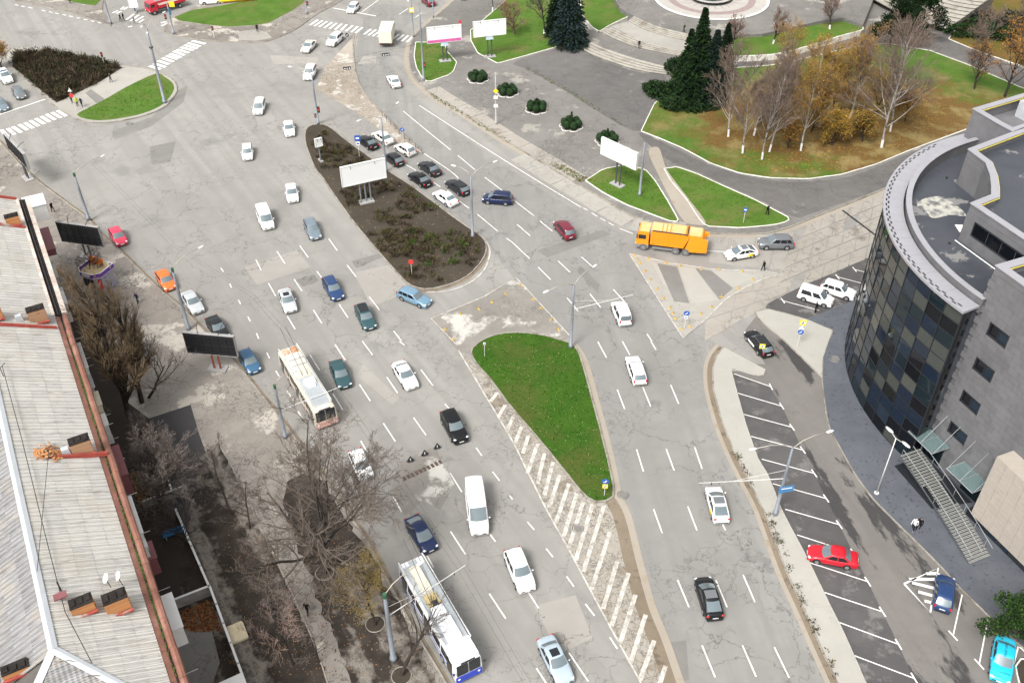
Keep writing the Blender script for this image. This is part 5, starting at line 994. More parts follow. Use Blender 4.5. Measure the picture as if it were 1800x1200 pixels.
for k in range(26):
    a0 = 112.5 + (TH1 + .4 - 112.5) * k / 26; a1 = 112.5 + (TH1 + .4 - 112.5) * (k + 1) / 26 - .05; wb(arcband(CRAD - 1.75, CRAD + .3, HG - .25, HG, a0, a1, 3), 'cornice_panel', CAP, fix=True)
    wb(arcband(CRAD - 2.35, CRAD - 1.95, ZT - .2, HG + .62, a0, a1, 3), 'parapet_wall', STONE[2], fix=True); wb(arcband(CRAD - 2.45, CRAD - 1.86, HG + .62, HG + .70, a0, a1, 3), 'parapet_coping', CAP, fix=True)
for k in range(34):
    for j in (0, 1):
        a = 124 + 82 * (k + .5 * j) / 34; wb(arcband(CRAD - .10 - .22 * j, CRAD + .06 - .22 * j, HG, HG + .012, a, a + 1.2, 2), 'drain_slot', MUL, fix=True)
# blocks
D2 = Vector((.385, -.923, 0)); N2 = Vector((-.923, -.385, 0)); PA = Vector((43.45, 71.13, 0)); E2 = -N2
def pl(s, off, z=0.0): p = PA + D2 * s + N2 * off; return Vector((p.x, p.y, z))
A0 = [pl(0, -.06), pl(34, -.06), pl(34, -22), pl(0, -22)]
def block(P, z0, z1, nm='wall', mat=None): return wb(MB().prism(ccw([q[:2] for q in P]), z0, z1), nm, mat or STONE[2], fix=True)
def coping(P, z, w_=.75, yellow=True, h=.5, nm='parapet'):
    """parapet ring on polygon P (counter-clockwise), inside a sunk roof"""
    P = [Vector((q[0], q[1], 0)) for q in ccw([q[:2] for q in P])]; n = len(P); IN = []
    for i in range(n):
        a, b, c = P[i - 1], P[i], P[(i + 1) % n]; d1 = (b - a).normalized(); d2 = (c - b).normalized(); n1 = Vector((-d1.y, d1.x, 0)); n2 = Vector((-d2.y, d2.x, 0)); m = n1 + n2; m = m / max(.3, m.dot(n1)) ; IN.append((b, m))
    for i in range(n):
        (a, ma), (b, mb_) = IN[i], IN[(i + 1) % n]
        if (b - a).length < .05: continue
        q = [a - ma * .06, b - mb_ * .06, b + mb_ * w_, a + ma * w_]; mb = MB(); mb.prism([v[:2] for v in q], z + h, z + h + .1); wb(mb, 'parapet_coping', CAP, fix=True)
        q = [a + ma * .03, b + mb_ * .03, b + mb_ * (w_ - .12), a + ma * (w_ - .12)]; mb = MB(); mb.prism([v[:2] for v in q], z - .1, z + h); wb(mb, nm, STONE[1], fix=True)
        if yellow: wb(MB().cyl((a + ma * (w_ + .06)) + Vector((0, 0, z + h - .05)), (b + mb_ * (w_ + .06)) + Vector((0, 0, z + h - .05)), .055, n=6), 'yellow_pipe', YPIPE)
ROOFD = 1.0
block(A0, 0, 24.1 - ROOFD); wb(MB().prism(ccw([q[:2] for q in A0]), 24.1 - ROOFD, 24.1 - ROOFD + .01), 'roof', BITU); coping(A0, 24.1 - ROOFD, .8, True, ROOFD - .1)
TERR = [pc(a, CRAD - 2.2, 0) for a in range(116, 208, 3)] + [pl(0, -.1), pl(0, -20), (70, 100, 0)]
block([pc(a, CRAD - .6, 0) for a in range(114, 208, 3)] + [pl(.02, -.2), pl(.02, -21), (72, 100, 0), (56, 104, 0)], .1, ZT, 'core', BITU)
BB = [Vector(q + (0,)) for q in ((45.6, 82.6), (48.3, 84.2), (49.0, 86.0), (49.7, 88.2), (50.2, 90.8), (49.4, 93.7), (57.4, 98.6), (75, 108), (78, 90), (64, 70.5), (50.2, 71.5))]
block(BB, ZT - .5, ZB - .9, 'penthouse_wall', STONE[0]); wb(MB().prism(ccw([q[:2] for q in BB]), ZB - .9, ZB - .89), 'roof', BITU); coping(BB, ZB - .9, .7, True, .8)
block([(49.4, 93.7), (50.35, 91.7), (52.5, 92.5), (52, 95)], ZT - .2, ZB - .95, 'penthouse_wall', STONE[1])
CC = [Vector(q + (0,)) for q in ((53.5, 103.4), (55.0, 99.6), (55.9, 97.75), (66, 103.2), (70, 108), (66, 110))]
block(CC, 0, ZB - 1.5, 'wall', STONE[1]); coping(CC, ZB - 1.5, .7, True, 1.4)
# rooftop plant
hv = thing('rooftop_air_unit', 'large pale grey rooftop air unit with six round fans', 'air unit', (61.2, 104.2, ZB - 1.48), radians(27)); HVM = pm('air_unit_sheet', (.5, .52, .54), .4, .2)
MB().box((.6, -.2, 1.0), (4.6, 2.6, 2.0)).build('casing', HVM, hv); MB().box((1.8, -2.6, .8), (1.6, 2.6, 1.4)).build('duct', HVM, hv); MB().box((-.8, -2.2, .3), (2.2, 1.3, .5)).build('tray', HVM, hv)
for i in range(3):
    for j in range(2): o = MB().cyl((0, 0, 0), (0, 0, .12), .42, n=14).build('fan', MTR, hv, loc=(-1.1 + i * .95, -.8 + j * 1.1, 2.0)); MB().cyl((0, 0, .1), (0, 0, .16), .12, n=8).build('fan_hub', HVM, o)
hr = thing('yellow_guard_rail', 'yellow guard rail on the rooftop behind the air unit', 'rail', (61.5, 106.0, ZB - .1)); MB().tube([(-1.2, 0, 0), (-1.2, 0, 1.1), (1.2, .8, 1.1), (1.2, .8, 0)], .04, 5).build('rail', YPIPE, hr); MB().tube([(1.2, .8, .55), (-1.2, 0, .55)], .03, 5).build('mid_rail', YPIPE, hr)
# penthouse window strip and white pipe
a, b = Vector((45.6, 82.6, 0)), Vector((50.2, 71.5, 0)); d = (b - a).normalized(); n = Vector((d.y, -d.x, 0)); n = n if n.x < 0 else -n
def wstrip(s0, s1, z0, z1, npan):
    f = MB(); 
    for (u0, u1, v0, v1) in ((s0 - .12, s1 + .12, z0 - .12, z0), (s0 - .12, s1 + .12, z1, z1 + .12), (s0 - .12, s0, z0, z1), (s1, s1 + .12, z0, z1)):
        q = [a + d * u0 + n * .0, a + d * u1 + n * .0, a + d * u1 + n * .1, a + d * u0 + n * .1]; f.prism(ccw([p[:2] for p in q]), v0, v1)
    o = wb(f, 'window', MUL, fix=True)
    for k in range(npan):
        u0 = s0 + (s1 - s0) * k / npan + .03; u1 = s0 + (s1 - s0) * (k + 1) / npan - .03; q = [a + d * u0 + n * .01, a + d * u1 + n * .01, a + d * u1 + n * .04, a + d * u0 + n * .04]; g_ = MB().prism(ccw([p[:2] for p in q]), z0, z1); p_ = g_.build('pane', GLS[1], o, fix=True)
wstrip(1.4, 8.5, 20.7, 22.0, 4); wb(MB().cyl(a + d * .1 + n * .5 + Vector((0, 0, ZT + .1)), a + d * 7 + n * .5 + Vector((0, 0, ZT + .1)), .06, n=6), 'drain_pipe', MWHT)
for px in ((1689, 402),): p = at(px[0], px[1], ZT); wb(MB().box((p.x, p.y, ZT + .03), (.8, 1.4, .05)), 'roof_mat', MWHT)
FOAM = pm('pale_stain', (.42, .41, .36), .8, var=.2, scale=3, col2=(.12, .12, .125), lo=.45, hi=.62)
P = crom([at(x, y, ZT + .02) for x, y in ((1622, 350), (1650, 345), (1668, 352), (1690, 368), (1698, 380), (1670, 378), (1640, 384), (1628, 372), (1612, 362))], True, 3); o = sheet('roof_stain', P, ZT + .02, FOAM, mod); o.location = (-CX, -CY, 0)
for x, y in ((1664, 313), (1669, 428)): p = at(x, y, ZT); wb(MB().cyl((p.x, p.y, ZT), (p.x, p.y, ZT + .12), .14, n=8), 'roof_drain', MTR)
# stone cladding and windows of the street wall
WR = [(1.8, 17.55), (1.8, 13.35), (1.8, 9.15), (1.8, 4.95), (4.4, .85)]  # s, z of lower left corner, 2.3 x 1.4
pw, ph = 1.15, .7; Z00 = -.65; npan = 0; rest = MB(); wn = atan2(D2.y, D2.x); pmesh = MB().box((0, 0, 0), (pw - .018, .06, ph - .018)).mesh('stone_panel'); cand = []
for r in range(36):
    for c in range(-1, 18):
        s0 = c * pw + (pw / 2 if r % 2 else 0) ; z0 = Z00 + .2 + r * ph
        if s0 < -.01 or z0 + ph > 24.0 or z0 < .0: continue
        cand.append((s0, z0))
def hit(s0, z0):
    for ws, wz in WR:
        if s0 + pw > ws + .02 and s0 < ws + 2.28 and z0 + ph > wz + .02 and z0 < wz + 1.38: return (ws, wz)
    return None
cand.sort(key=lambda q: q[0] + .05 * q[1]); pieces = []
for s0, z0 in cand:
    h_ = hit(s0, z0)
    if not h_: pieces.append((s0, s0 + pw, z0, z0 + ph)); continue
    ws, wz = h_                                        # cut the panel round the opening
    if s0 < ws - .05: pieces.append((s0, ws, z0, z0 + ph)); s_lo = ws
    else: s_lo = s0
    if s0 + pw > ws + 2.35: pieces.append((ws + 2.3, s0 + pw, z0, z0 + ph)); s_hi = ws + 2.3
    else: s_hi = s0 + pw
    if z0 < wz - .04: pieces.append((s_lo, s_hi, z0, wz))
    if z0 + ph > wz + 1.44: pieces.append((s_lo, s_hi, wz + 1.4, z0 + ph))
full = [q for q in pieces]
for i, (sa, sb, za, zb_) in enumerate(full):
    if sb - sa < .03 or zb_ - za < .03: continue
    std = abs(sb - sa - pw) < .01 and abs(zb_ - za - ph) < .01; p = pl((sa + sb) / 2, .10, (za + zb_) / 2)
    if npan < 290:
        me = pmesh if std else MB().box((0, 0, 0), (sb - sa - .018, .06, zb_ - za - .018)).mesh('stone_panel')
        o = link('stone_panel', me, STONE[rg.randrange(3)], mod, (p.x - CX, p.y - CY, p.z), wn, objmat=True); npan += 1
    else: rest.box((p.x, p.y, p.z), (sb - sa - .018, .06, zb_ - za - .018), rz=wn)
o = wb(rest, 'stone_cladding', STONE[0]); o['kind'] = 'stuff'
for ws, wz in WR:
    c = pl(ws + 1.15, .02, wz + .7); o = MB().box((0, 0, .66), (2.3, .30, .12)).box((0, 0, -.62), (2.3, .30, .16)).box((-1.07, 0, 0), (.16, .30, 1.3)).box((1.09, 0, 0), (.12, .30, 1.3)).box((-.0, 0, 0), (.10, .16, 1.3)).build('window', MUL, mod, loc=(c.x - CX, c.y - CY, c.z), rz=wn)
    for s in (-1, 1): MB().box((s * .56 - .02, .0, 0), (1.02, .03, 1.26)).build('pane', GLS[3] if s < 0 else GLS[4], o)
# return strip between glass front and stone wall
a, b = Vector(pc(TH1 + .05, CRAD, 0)), pl(0, .13)
for r in range(NRW):
    z0 = .2 + (HG - .45) * r / NRW + .03; z1 = .2 + (HG - .45) * (r + 1) / NRW - .03; mb = MB(); mb.quad((a.x, a.y, z0), (b.x, b.y, z0), (b.x, b.y, z1), (a.x, a.y, z1)); wb(mb, 'pane', rg.choice([GLS[1], GLS[3], GLS[2], GLS[1]]))
# protruding beige volume over a dark plinth
BE = [pl(9.0, .2), pl(9.0, 2.2), pl(34, 2.2), pl(34, .2)]; block(BE, 1.0, 9.0, 'beige_block', BEIGE); block([pl(8.4, .15), pl(8.4, 2.0), pl(34, 2.0), pl(34, .15)], 0, 1.0, 'plinth', MUL)
bp = MB().box((0, 0, 0), (1.18, .04, .555)).mesh('beige_panel')
for r in range(14):
    for c in range(6): p = pl(9.62 + c * 1.2, 2.225, 1.3 + r * .57); link('beige_panel', bp, BEIGE, mod, (p.x - CX, p.y - CY, p.z), wn)
for s in (10.3, 11.8, 13.4): c = pl(s, 2.05, .7); o = MB().box((0, 0, 0), (.9, .08, .6)).build('basement_window', GLS[4], mod, loc=(c.x - CX, c.y - CY, c.z), rz=wn)
# glass canopies on cables
GC = glass_mat('canopy_glass', (.35, .48, .48), .05, .5, .7); STEEL = pm('steel', (.5, .51, .52), .35, .6)
for s0, lab in ((-.6, 'glass canopy on steel cables over the first entrance beside the curved glass'), (5.0, 'glass canopy on steel cables over the second entrance near the beige block')):
    c = pl(s0, .2, 3.6); t = thing('glass_canopy', lab, 'canopy', c, wn)
    for k in range(2): MB().box((.85 + k * 1.75, -1.2, 0), (1.7, 2.3, .03)).build('glass_sheet', GC, t)
    for k in range(3): MB().cyl((k * 1.75, 0, 0), (k * 1.75, -2.4, 0), .035, n=5).build('beam', STEEL, t); MB().cyl((k * 1.75, -2.2, .03), (k * 1.75 + .1, 0.1, 3.0), .022, n=4).build('cable', STEEL, t)
    MB().cyl((0, -2.4, 0), (3.5, -2.4, 0), .035, n=5).build('edge_bar', STEEL, t); MB().box((1.75, .0, -1.9), (2.4, .1, 2.6)).build('door_glass', GLS[2], t)
# steel entrance stair
st = thing('entrance_stairs', 'curved steel stairs with grating treads in front of the office entrances', 'stairs', pl(1.2, 3.2, .16), wn); TRD = pm('tread_grating', (.40, .40, .37), .45, .4, var=.15, scale=5); DKM = pm('stair_dark_steel', (.05, .055, .06), .6)  # stringers get a plain dark steel
def sl_(s, off): return (s - 1.2, -(off - 3.2))
for k in range(38):
    u = k / 37; s = 1.0 + 12.2 * u; off = 3.1 + .5 * u + 1.2 * u * u; z = 2.0 - 1.9 * (u ** .85); wdt = 2.5 if (u < .3 or u > .52) else 1.7; x, y = sl_(s, off); wbx = .21 if u < .99 else .3
    for e in (-.07, .07): MB().box((x + e, y, z), (.075, wdt, .05)).build('tread', TRD, st)
for off_ in (-1.25, 1.25):
    P = []
    for k in range(14): u = k / 13; x, y = sl_(1.0 + 12.2 * u, 3.1 + .5 * u + 1.2 * u * u + off_); P.append((x, y, 2.0 - 1.9 * u ** .85 - .12))
    MB().tube(P, .09, 5).build('stringer', DKM, st); MB().tube([(p[0], p[1], p[2] + 1.05) for p in P], .03, 5).build('handrail', STEEL, st)
    for p in P[::2]: MB().cyl((p[0], p[1], p[2]), (p[0], p[1], p[2] + 1.05), .022, n=4).build('baluster', STEEL, st)
P = [];
for k in range(12): u = k / 11; x, y = sl_(1.0 + 12.2 * u, 3.1 + .5 * u + 1.2 * u * u); P.append((x, y, 2.0 - 1.9 * u ** .85 + .95))
MB().tube(P, .03, 5).build('handrail', STEEL, st)
sheet('light_well_shade', [pl(*q) for q in ((.5, .3), (.5, 4.2), (6.6, 4.6), (7.5, .3))], .168, MUL, z0=.1)  # flat dark sheet, paints the shade of the pit below the stairs
# ================================================================== STREET FURNITURE
POLE = pm('mast_blue_grey', (.20, .217, .245), .55, .2, var=.12, scale=.9); CONP = pm('mast_concrete', (.33, .32, .31), .8, var=.12); DRKP = pm('mast_dark', (.06, .06, .065), .6); LHEAD = pm('lamp_head', (.62, .62, .6), .4); GRNC = pm('mast_green_cap', (.03, .10, .05), .6); BRASS = pm('lamp_arm', (.42, .38, .32), .5, .3)
def lamp(base, topy, arms, label, r=.16, mat=None, bracket=None, cap=False, armup=.9, group='street lamp masts', extra=None, name='lamp_mast'):
    B = at(*base); H = height_of(base[0], base[1], topy); t = thing(name, label, 'lamp post', (B.x, B.y, .1), 0, group); m = mat or POLE
    MB().tube([(0, 0, 0), (0, 0, .5), (0, 0, .52), (0, 0, H * .6), (0, 0, H)], [r * 1.5, r * 1.45, r * 1.1, r * .85, r * .6], 10).build('pole', m, t, True)
    if cap: MB().cyl((0, 0, H - .45), (0, 0, H + .05), r * .85, n=8).build('pole_cap', GRNC, t)
    for px, py in arms:
        e = at(px, py, H + armup) - B; e.z = H + armup - .1; h = Vector((e.x, e.y, 0))
        if h.length > 4.5: e = Vector((e.x * 4.5 / h.length, e.y * 4.5 / h.length, e.z))
        o = MB().tube([(0, 0, H - .1), (e.x * .25, e.y * .25, H + armup * .62), (e.x * .6, e.y * .6, H + armup * .95), e], [.05, .045, .04, .035], 6).build('arm', BRASS, t, True)
        d = atan2(e.y, e.x); MB().ell((e.x + .25 * cos(d), e.y + .25 * sin(d), e.z), (.45, .17, .11), 10, 6, Matrix.Rotation(d, 3, 'Z')).build('lamp_head', LHEAD, o, True)
    if bracket:
        y0, (bx, by) = bracket; h = height_of(base[0], base[1], y0); e = at(bx, by, h + .25) - B; e.z = h + .25
        o = MB().cyl((0, 0, h), e, .045, .03, 6).build('wire_bracket', LHEAD, t); MB().cyl((0, 0, h + 1.2), (e.x * .6, e.y * .6, h + .2), .018, n=4).build('stay', LHEAD, o); MB().box((e.x * .85, e.y * .85, e.z - .2), (.08, .08, .35)).build('insulator', MTR, o)
    return t, H, B
def traffic_light(t, z, dx, dy, h=1.0, nm='traffic_light'):
    o = MB().box((dx, dy, z), (.34, .28, h)).build(nm, MTR, t)
    for k, c in enumerate(('red', 'orange', 'teal')): MB().cyl((dx, dy - .14, z + h * .3 - k * h * .3), (dx, dy - .2, z + h * .3 - k * h * .3), .1, n=8).build('lens', CP[c], o)
L1 = lamp((290, 182), 52, [(250, 46), (292, 20), (262, 72)], 'very tall mast with two lamp arms on the upper left lawn', .24, armup=1.2)
MB().cyl((0, 0, 9.8), (0, 0, 10.0), .34, n=10).build('collar', DRKP, L1[0])
lamp((157, 388), 306, [(178, 275)], 'tall mast behind the black billboard back near the house corner', .2, cap=True)
lamp((332, 580), 473, [(350, 436)], 'mast in front of the orange parked car', .2, cap=True)
lamp((502, 770), 678, [(512, 654)], 'mast with green cap beside the cream trolleybus', .18, bracket=(723, (600, 680)), cap=True)
lamp((692, 1160), 1045, [(735, 992)], 'blue mast with green cap beside the white and blue trolleybus', .22, bracket=(1084, (818, 994)), cap=True)
q = lamp((560, 219), 132, [(512, 118)], 'mast with traffic lights on the tip of the brown island', .17); traffic_light(q[0], 2.6, .35, -.1); traffic_light(q[0], 1.5, -.3, 0, .6)
lamp((679, 302), 209, [(697, 182), (634, 211)], 'mast with two lamp arms at the kerb beside the big white billboard', .18)
lamp((831, 418), 311, [(868, 285), (800, 292)], 'mast with two lamp arms at the round end of the brown island', .18)
lamp((1003, 612), 502, [(1043, 469), (963, 511)], 'mast with two lamp arms on the lawn island', .18, bracket=(545, (1113, 519)))
lamp((1124, 345), 252, [], 'bare mast beside the angled white billboard', .17)
q = lamp((745, 143), 8, [], 'tall dark-topped mast with traffic light beside the pink-edged billboard', .17); traffic_light(q[0], 3.0, .3, -.1, .9); MB().cyl((0, 0, q[1] * .64), (0, 0, q[1]), .14, .1, 8).build('upper_pole', DRKP, q[0])
q = lamp((727, 66), -6, [(706, 52)], 'mast with a yellow crossing sign at the top zebra', .14); MB().box((0, -.15, 5.3), (.9, .05, .9)).build('crossing_sign', MYEL, q[0]); MB().box((0, -.18, 5.3), (.5, .03, .5)).build('sign_face', MWHT, q[0])
lamp((1362, 905), 788, [(1455, 759), (1328, 788)], 'mast with two lamp arms and a blue sign on the walk strip', .18, bracket=(842, (1228, 850)))
q = lamp((872, 220), 128, [], 'concrete mast with a yellow diamond sign on the plaza edge', .16, CONP); MB().box((0, -.2, 6.0), (.62, .04, .62), M=Matrix.Rotation(pi / 4, 3, 'Y')).build('diamond_sign', MYEL, q[0])
for z in (4.9, 3.4): MB().box((0, -.2, z), (.7, .04, .55)).build('sign_plate', MWHT, q[0])
lamp((195, 43), -12, [(180, -20)], 'mast at the kerb corner in the upper left', .17); q = lamp((306, 61), 6, [], 'mast with yellow sign and traffic light near the red truck', .17); traffic_light(q[0], 3.4, -.9, 0, .9); MB().box((.9, -.1, 5.9), (1.0, .05, 1.0)).build('crossing_sign', MYEL, q[0]); MB().box((.2, -.1, 4.4), (.5, .05, 1.2)).build('blue_plate', CP['blue'], q[0])
q = lamp((540, 26), -30, [], 'short mast with traffic light at the upper pavement corner', .15); traffic_light(q[0], 2.2, .3, 0, .8)
lamp((762, 32), -40, [], 'thin mast at the top edge beside the side road', .12)
B = at(1540, 868); H = height_of(1540, 868, 772); t = thing('lamp_mast', 'slender silver lamp with two oval heads on the granite apron', 'lamp post', (B.x, B.y, .16)); MB().cyl((0, 0, 0), (0, 0, H), .07, .045, 8).build('pole', LHEAD, t, True); MB().cyl((0, 0, 0), (0, 0, .08), .25, n=10).build('foot', LHEAD, t)
for px, py in ((1563, 757), (1592, 783)):
    e = at(px, py, H + .25) - B; e.z = H + .25; o = MB().cyl((0, 0, H - .05), e, .03, n=5).build('arm', LHEAD, t); d = atan2(e.y, e.x); MB().ell((e.x, e.y, e.z), (.55, .2, .08), 10, 5, Matrix.Rotation(d, 3, 'Z')).build('lamp_head', LHEAD, o, True)
# blue direction sign on its own bracket, street name panel
q = [o for o in bpy.data.objects if o.get('label', '').startswith('mast with two lamp arms and a blue sign')][0]; MB().box((.35, -.25, 4.0), (1.5, .06, .8), rz=.2).build('blue_sign', pm('sign_blue', (.05, .2, .42), .5), q); MB().box((.35, -.29, 4.15), (1.1, .03, .12), rz=.2).build('sign_strip', MWHT, q)
# ---- billboards
BBW = pm('billboard_white', (.80, .80, .79), .6, var=.02, scale=.3); BBK = pm('billboard_back', (.006, .006, .007), .85); PINK = pm('pink_strip', (.62, .12, .34), .6); RUSTP = pm('red_oxide_post', (.25, .06, .03), .7)
def zfit(P, px, py, lo=0, hi=20):
    best = (9e9, 0)
    for k in range(401):
        z = lo + (hi - lo) * k / 400; q = at(px, py, z); d = hypot(q.x - P.x, q.y - P.y)
        if d < best[0]: best = (d, z)
    return best[1]
def billboard(base, bl_, br_, tl_, label, nposts=2, front=True, postmat=None, strip=None, box=True, group='billboards', foot=None):
    B = at(*base); cx = (bl_[0] + br_[0]) / 2; cyy = (bl_[1] + br_[1]) / 2; zb = max(1.2, zfit(B, cx, cyy)); zb = height_of(base[0], base[1], cyy) if zb < 1 else zb
    Lq, Rq = at(*bl_, zb), at(*br_, zb); zt = zfit(Lq, *tl_, zb, zb + 8); c = (Lq + Rq) / 2; d = Rq - Lq; wdt = d.length; rz = atan2(d.y, d.x); h = zt - zb
    t = thing('billboard', label, 'billboard', (c.x, c.y, .15), rz, group); z0 = zb - .15
    MB().box((0, .15, z0 + h / 2), (wdt, .3, h)).build('panel', BBW if front else BBK, t)
    MB().box((0, 0.15, z0 + h + .03), (wdt + .16, .4, .07)).box((0, .15, z0 - .03), (wdt + .16, .4, .07)).box((-wdt / 2 - .04, .15, z0 + h / 2), (.07, .4, h + .1)).box((wdt / 2 + .04, .15, z0 + h / 2), (.07, .4, h + .1)).build('frame', LHEAD if front else CONP, t)
    if not front:
        fr = MB()
        for k in range(7): fr.box((-wdt / 2 + wdt * k / 6, -.04, z0 + h / 2), (.07, .07, h))
        for z in (.1, .5, .9): fr.box((0, -.06, z0 + h * z), (wdt, .06, .07))
        fr.build('back_lattice', MTR, t)
        for s in (-1, 1): MB().tube([(s * wdt * .2, -.02, z0 + h), (s * wdt * .25, .6, z0 + h + .7), (s * wdt * .25, 1.1, z0 + h + .8)], .04, 5).build('lamp_arm', MTR, t)
    if strip: MB().box((0, -.02, z0 + .28), (wdt, .05, .5)).build('edge_strip', strip, t)
    if front:
        for s in (-.3, .25): MB().tube([(s * wdt, 0, z0 + h), (s * wdt, -.35, z0 + h + .15), (s * wdt, -.5, z0 + h - .3)], .03, 5).build('lamp_arm', MTR, t)
    pmn = postmat or DRKP; sp = .75
    bx = Vector((B.x - c.x, B.y - c.y, 0)); off = (bx.x * cos(-rz) - bx.y * sin(-rz))
    for k in range(nposts): x = (k - (nposts - 1) / 2) * sp; MB().cyl((x + off * .0, .32, 0), (x + off * .0, .32, z0 + h * .6), .12, n=8).build('post', pmn, t)
    if box: MB().box((0, .2, z0 - .45), (1.4, .5, .6), taper=.8).build('junction_box', pm('pale_blue_box', (.5, .6, .68), .5), t)
    MB().box((0, .32, .04), (2.2 if not foot else foot, 1.2, .2)).build('foot', CONP, t); return t
billboard((646, 358), (603, 329), (679, 312), (599, 296), 'big blank white billboard on three steel posts in the brown island', 3, postmat=POLE, box=False)
billboard((782, 110), (752, 77), (811, 71), (750, 50), 'blank white billboard with a pink lower edge', strip=PINK); billboard((875, 102), (833, 66), (889, 60), (831, 40), 'blank white billboard on the lawn next to the pink-edged one')
billboard((1083, 328), (1056, 270), (1117, 299), (1059, 242), 'blank white billboard turned at an angle beside the bare mast', box=False)
billboard((150, 455), (110, 424), (182, 434), (100, 390), 'black back of a billboard behind the kiosk', front=False, box=False); billboard((385, 652), (331, 619), (417, 627), (324, 584), 'black billboard back on red posts beside the blue parked car', front=False, postmat=RUSTP, box=False)
billboard((40, 318), (16, 262), (50, 298), (6, 236), 'black billboard back at the left edge near the zebra', front=False, box=False)
billboard((233, 21), (228, 14), (243, 13), (226, -6), 'small white board on a blue post in the upper left', 1, postmat=CP['blue'], box=False, foot=.6)
t = billboard((572, 285), (556, 259), (567, 256), (555, 246), 'little white information board on the brown island', 1, box=False, postmat=POLE, foot=.5)
# ---- road signs
SBL = pm('sign_blue_round', (.02, .10, .42), .4); SYL = pm('sign_yellow', (.72, .60, .02), .4); SRD = pm('sign_red', (.6, .05, .04), .4)
def sign(base, topy, parts, label, zc=None, face=None, group='road signs', nm='road_sign'):
    B = at(*base); H = min(4.2, max(1.2, height_of(base[0], base[1], topy))); rz = atan2(-B.x, B.y) * .5 if face is None else face
    t = thing(nm, label, 'road sign', (B.x, B.y, .12), rz, group); MB().cyl((0, 0, 0), (0, 0, H), .035, n=6).build('post', LHEAD, t)
    for kind, z, s, mat in parts:
        z = H - z
        if kind == 'disc':
            o = MB().cyl((0, -.04, z), (0, -.07, z), s, n=16).build('disc', mat, t); MB().box((0, -.08, z), (s * .3, .02, s * 1.1), M=Matrix.Rotation(.7, 3, 'Y')).box((-s * .2, -.08, z - s * .25), (s * .7, .02, s * .28)).build('arrow', MWHT, o)
        elif kind == 'tri': mb = MB(); mb.add([(0, -.05, z + s), (-s * .9, -.05, z - s * .6), (s * .9, -.05, z - s * .6), (0, -.02, z + s), (-s * .9, -.02, z - s * .6), (s * .9, -.02, z - s * .6)], [(0, 1, 2), (5, 4, 3), (0, 3, 4, 1), (1, 4, 5, 2), (2, 5, 3, 0)]); mb.build('triangle', mat, t)
        else:
            o = MB().box((0, -.055, z), (s * 1.5, .03, s * 1.6)).build('plate', mat, t)
            if mat is SYL: MB().box((0, -.075, z), (s * .9, .015, s * .9), M=Matrix.Rotation(pi / 4, 3, 'Y')).build('pictogram', MWHT, o); MB().box((0, -.085, z), (s * .25, .01, s * .7), M=Matrix.Rotation(.4, 3, 'Y')).build('pictogram', MTR, o)
            if mat is SBL or mat is MWHT: MB().box((0, -.075, z), (s * .9, .015, s * .5)).build('pictogram', MWHT if mat is SBL else SBL, o)
    return t
sign((1062, 872), 843, [('disc', .3, .36, SBL), ('plate', 1.0, .36, SYL)], 'blue round sign over a yellow plate at the tip of the lawn island'); sign((1203, 578), 548, [('disc', .3, .36, SBL), ('plate', .95, .28, MWHT)], 'blue round sign over a white plate in the right triangle island')
sign((1401, 610), 564, [('plate', .35, .5, SYL), ('tri', 1.1, .35, MWHT), ('disc', 1.75, .34, SBL)], 'yellow plate, triangle and blue disc on one post by the concrete walk'); sign((1306, 394), 366, [('plate', .35, .42, SBL)], 'small blue square sign on the lawn by the plaza')
sign((709, 252), 226, [('disc', .3, .34, SBL)], 'blue round sign on the median beside the queue'); sign((632, 277), 240, [('plate', .4, .6, SBL), ('plate', 1.3, .4, MWHT)], 'blue and white sign beside the first black car of the queue')
sign((724, 483), 458, [('plate', .3, .4, SRD)], 'small red and yellow board on a wooden stick in the brown soil'); sign((1336, 627), 606, [('plate', .3, .45, SYL)], 'yellow square sign next to the black car leaving the car park')
sign((852, 628), 603, [('plate', .15, .2, MWHT)], 'thin white post with a small plate on the lawn island'); sign((134, 196), 152, [('tri', .5, .4, MWHT), ('plate', 1.4, .42, SRD)], 'triangle and orange sign beside the workers on the upper left corner'); sign((611, 71), 60, [('disc', .3, .36, MTR)], 'dark round sign on the tip of the broken median below the zebra')
def small_tl(base, topy, label): B = at(*base); H = height_of(base[0], base[1], topy); t = thing('traffic_light_post', label, 'traffic light', (B.x, B.y, .12), 0, 'small traffic light posts'); MB().cyl((0, 0, 0), (0, 0, H), .06, n=6).build('post', LHEAD, t); traffic_light(t, H - .3, 0, -.1, .8, 'signal_head')
small_tl((184, 115), 94, 'small traffic light behind the dark hedge bed'); small_tl((377, 68), 48, 'small traffic light on the pavement below the upper lawn')
# ---- roadworks triangles, drain grates, manholes
for (x, y), lb in zip(((769, 789), (747, 801), (722, 812)), ('rightmost of three triangular warning boards by the drain', 'middle of three triangular warning boards by the drain', 'leftmost of three triangular warning boards by the drain')):
    p = at(x, y); t = thing('warning_board', lb, 'road sign', (p.x, p.y, .03), radians(20), 'triangular warning boards'); t.scale = (.72, .72, .72); mb = MB(); mb.add([(0, 0, 1.25), (-.6, 0, .15), (.6, 0, .15), (0, .05, 1.25), (-.6, .05, .15), (.6, .05, .15)], [(0, 1, 2), (5, 4, 3), (0, 3, 4, 1), (1, 4, 5, 2), (2, 5, 3, 0)]); mb.build('board', MTR, t); MB().cyl((0, .5, 0), (0, .05, 1.1), .03, n=5).build('strut', DRKP, t); MB().box((0, .1, .07), (.9, .35, .12)).build('foot', DRKP, t); MB().box((0, -.01, .55), (.12, .02, .5)).build('mark', MWHT, t)
GRT = pm('grate_iron', (.12, .085, .065), .7, .3, var=.3, scale=5)
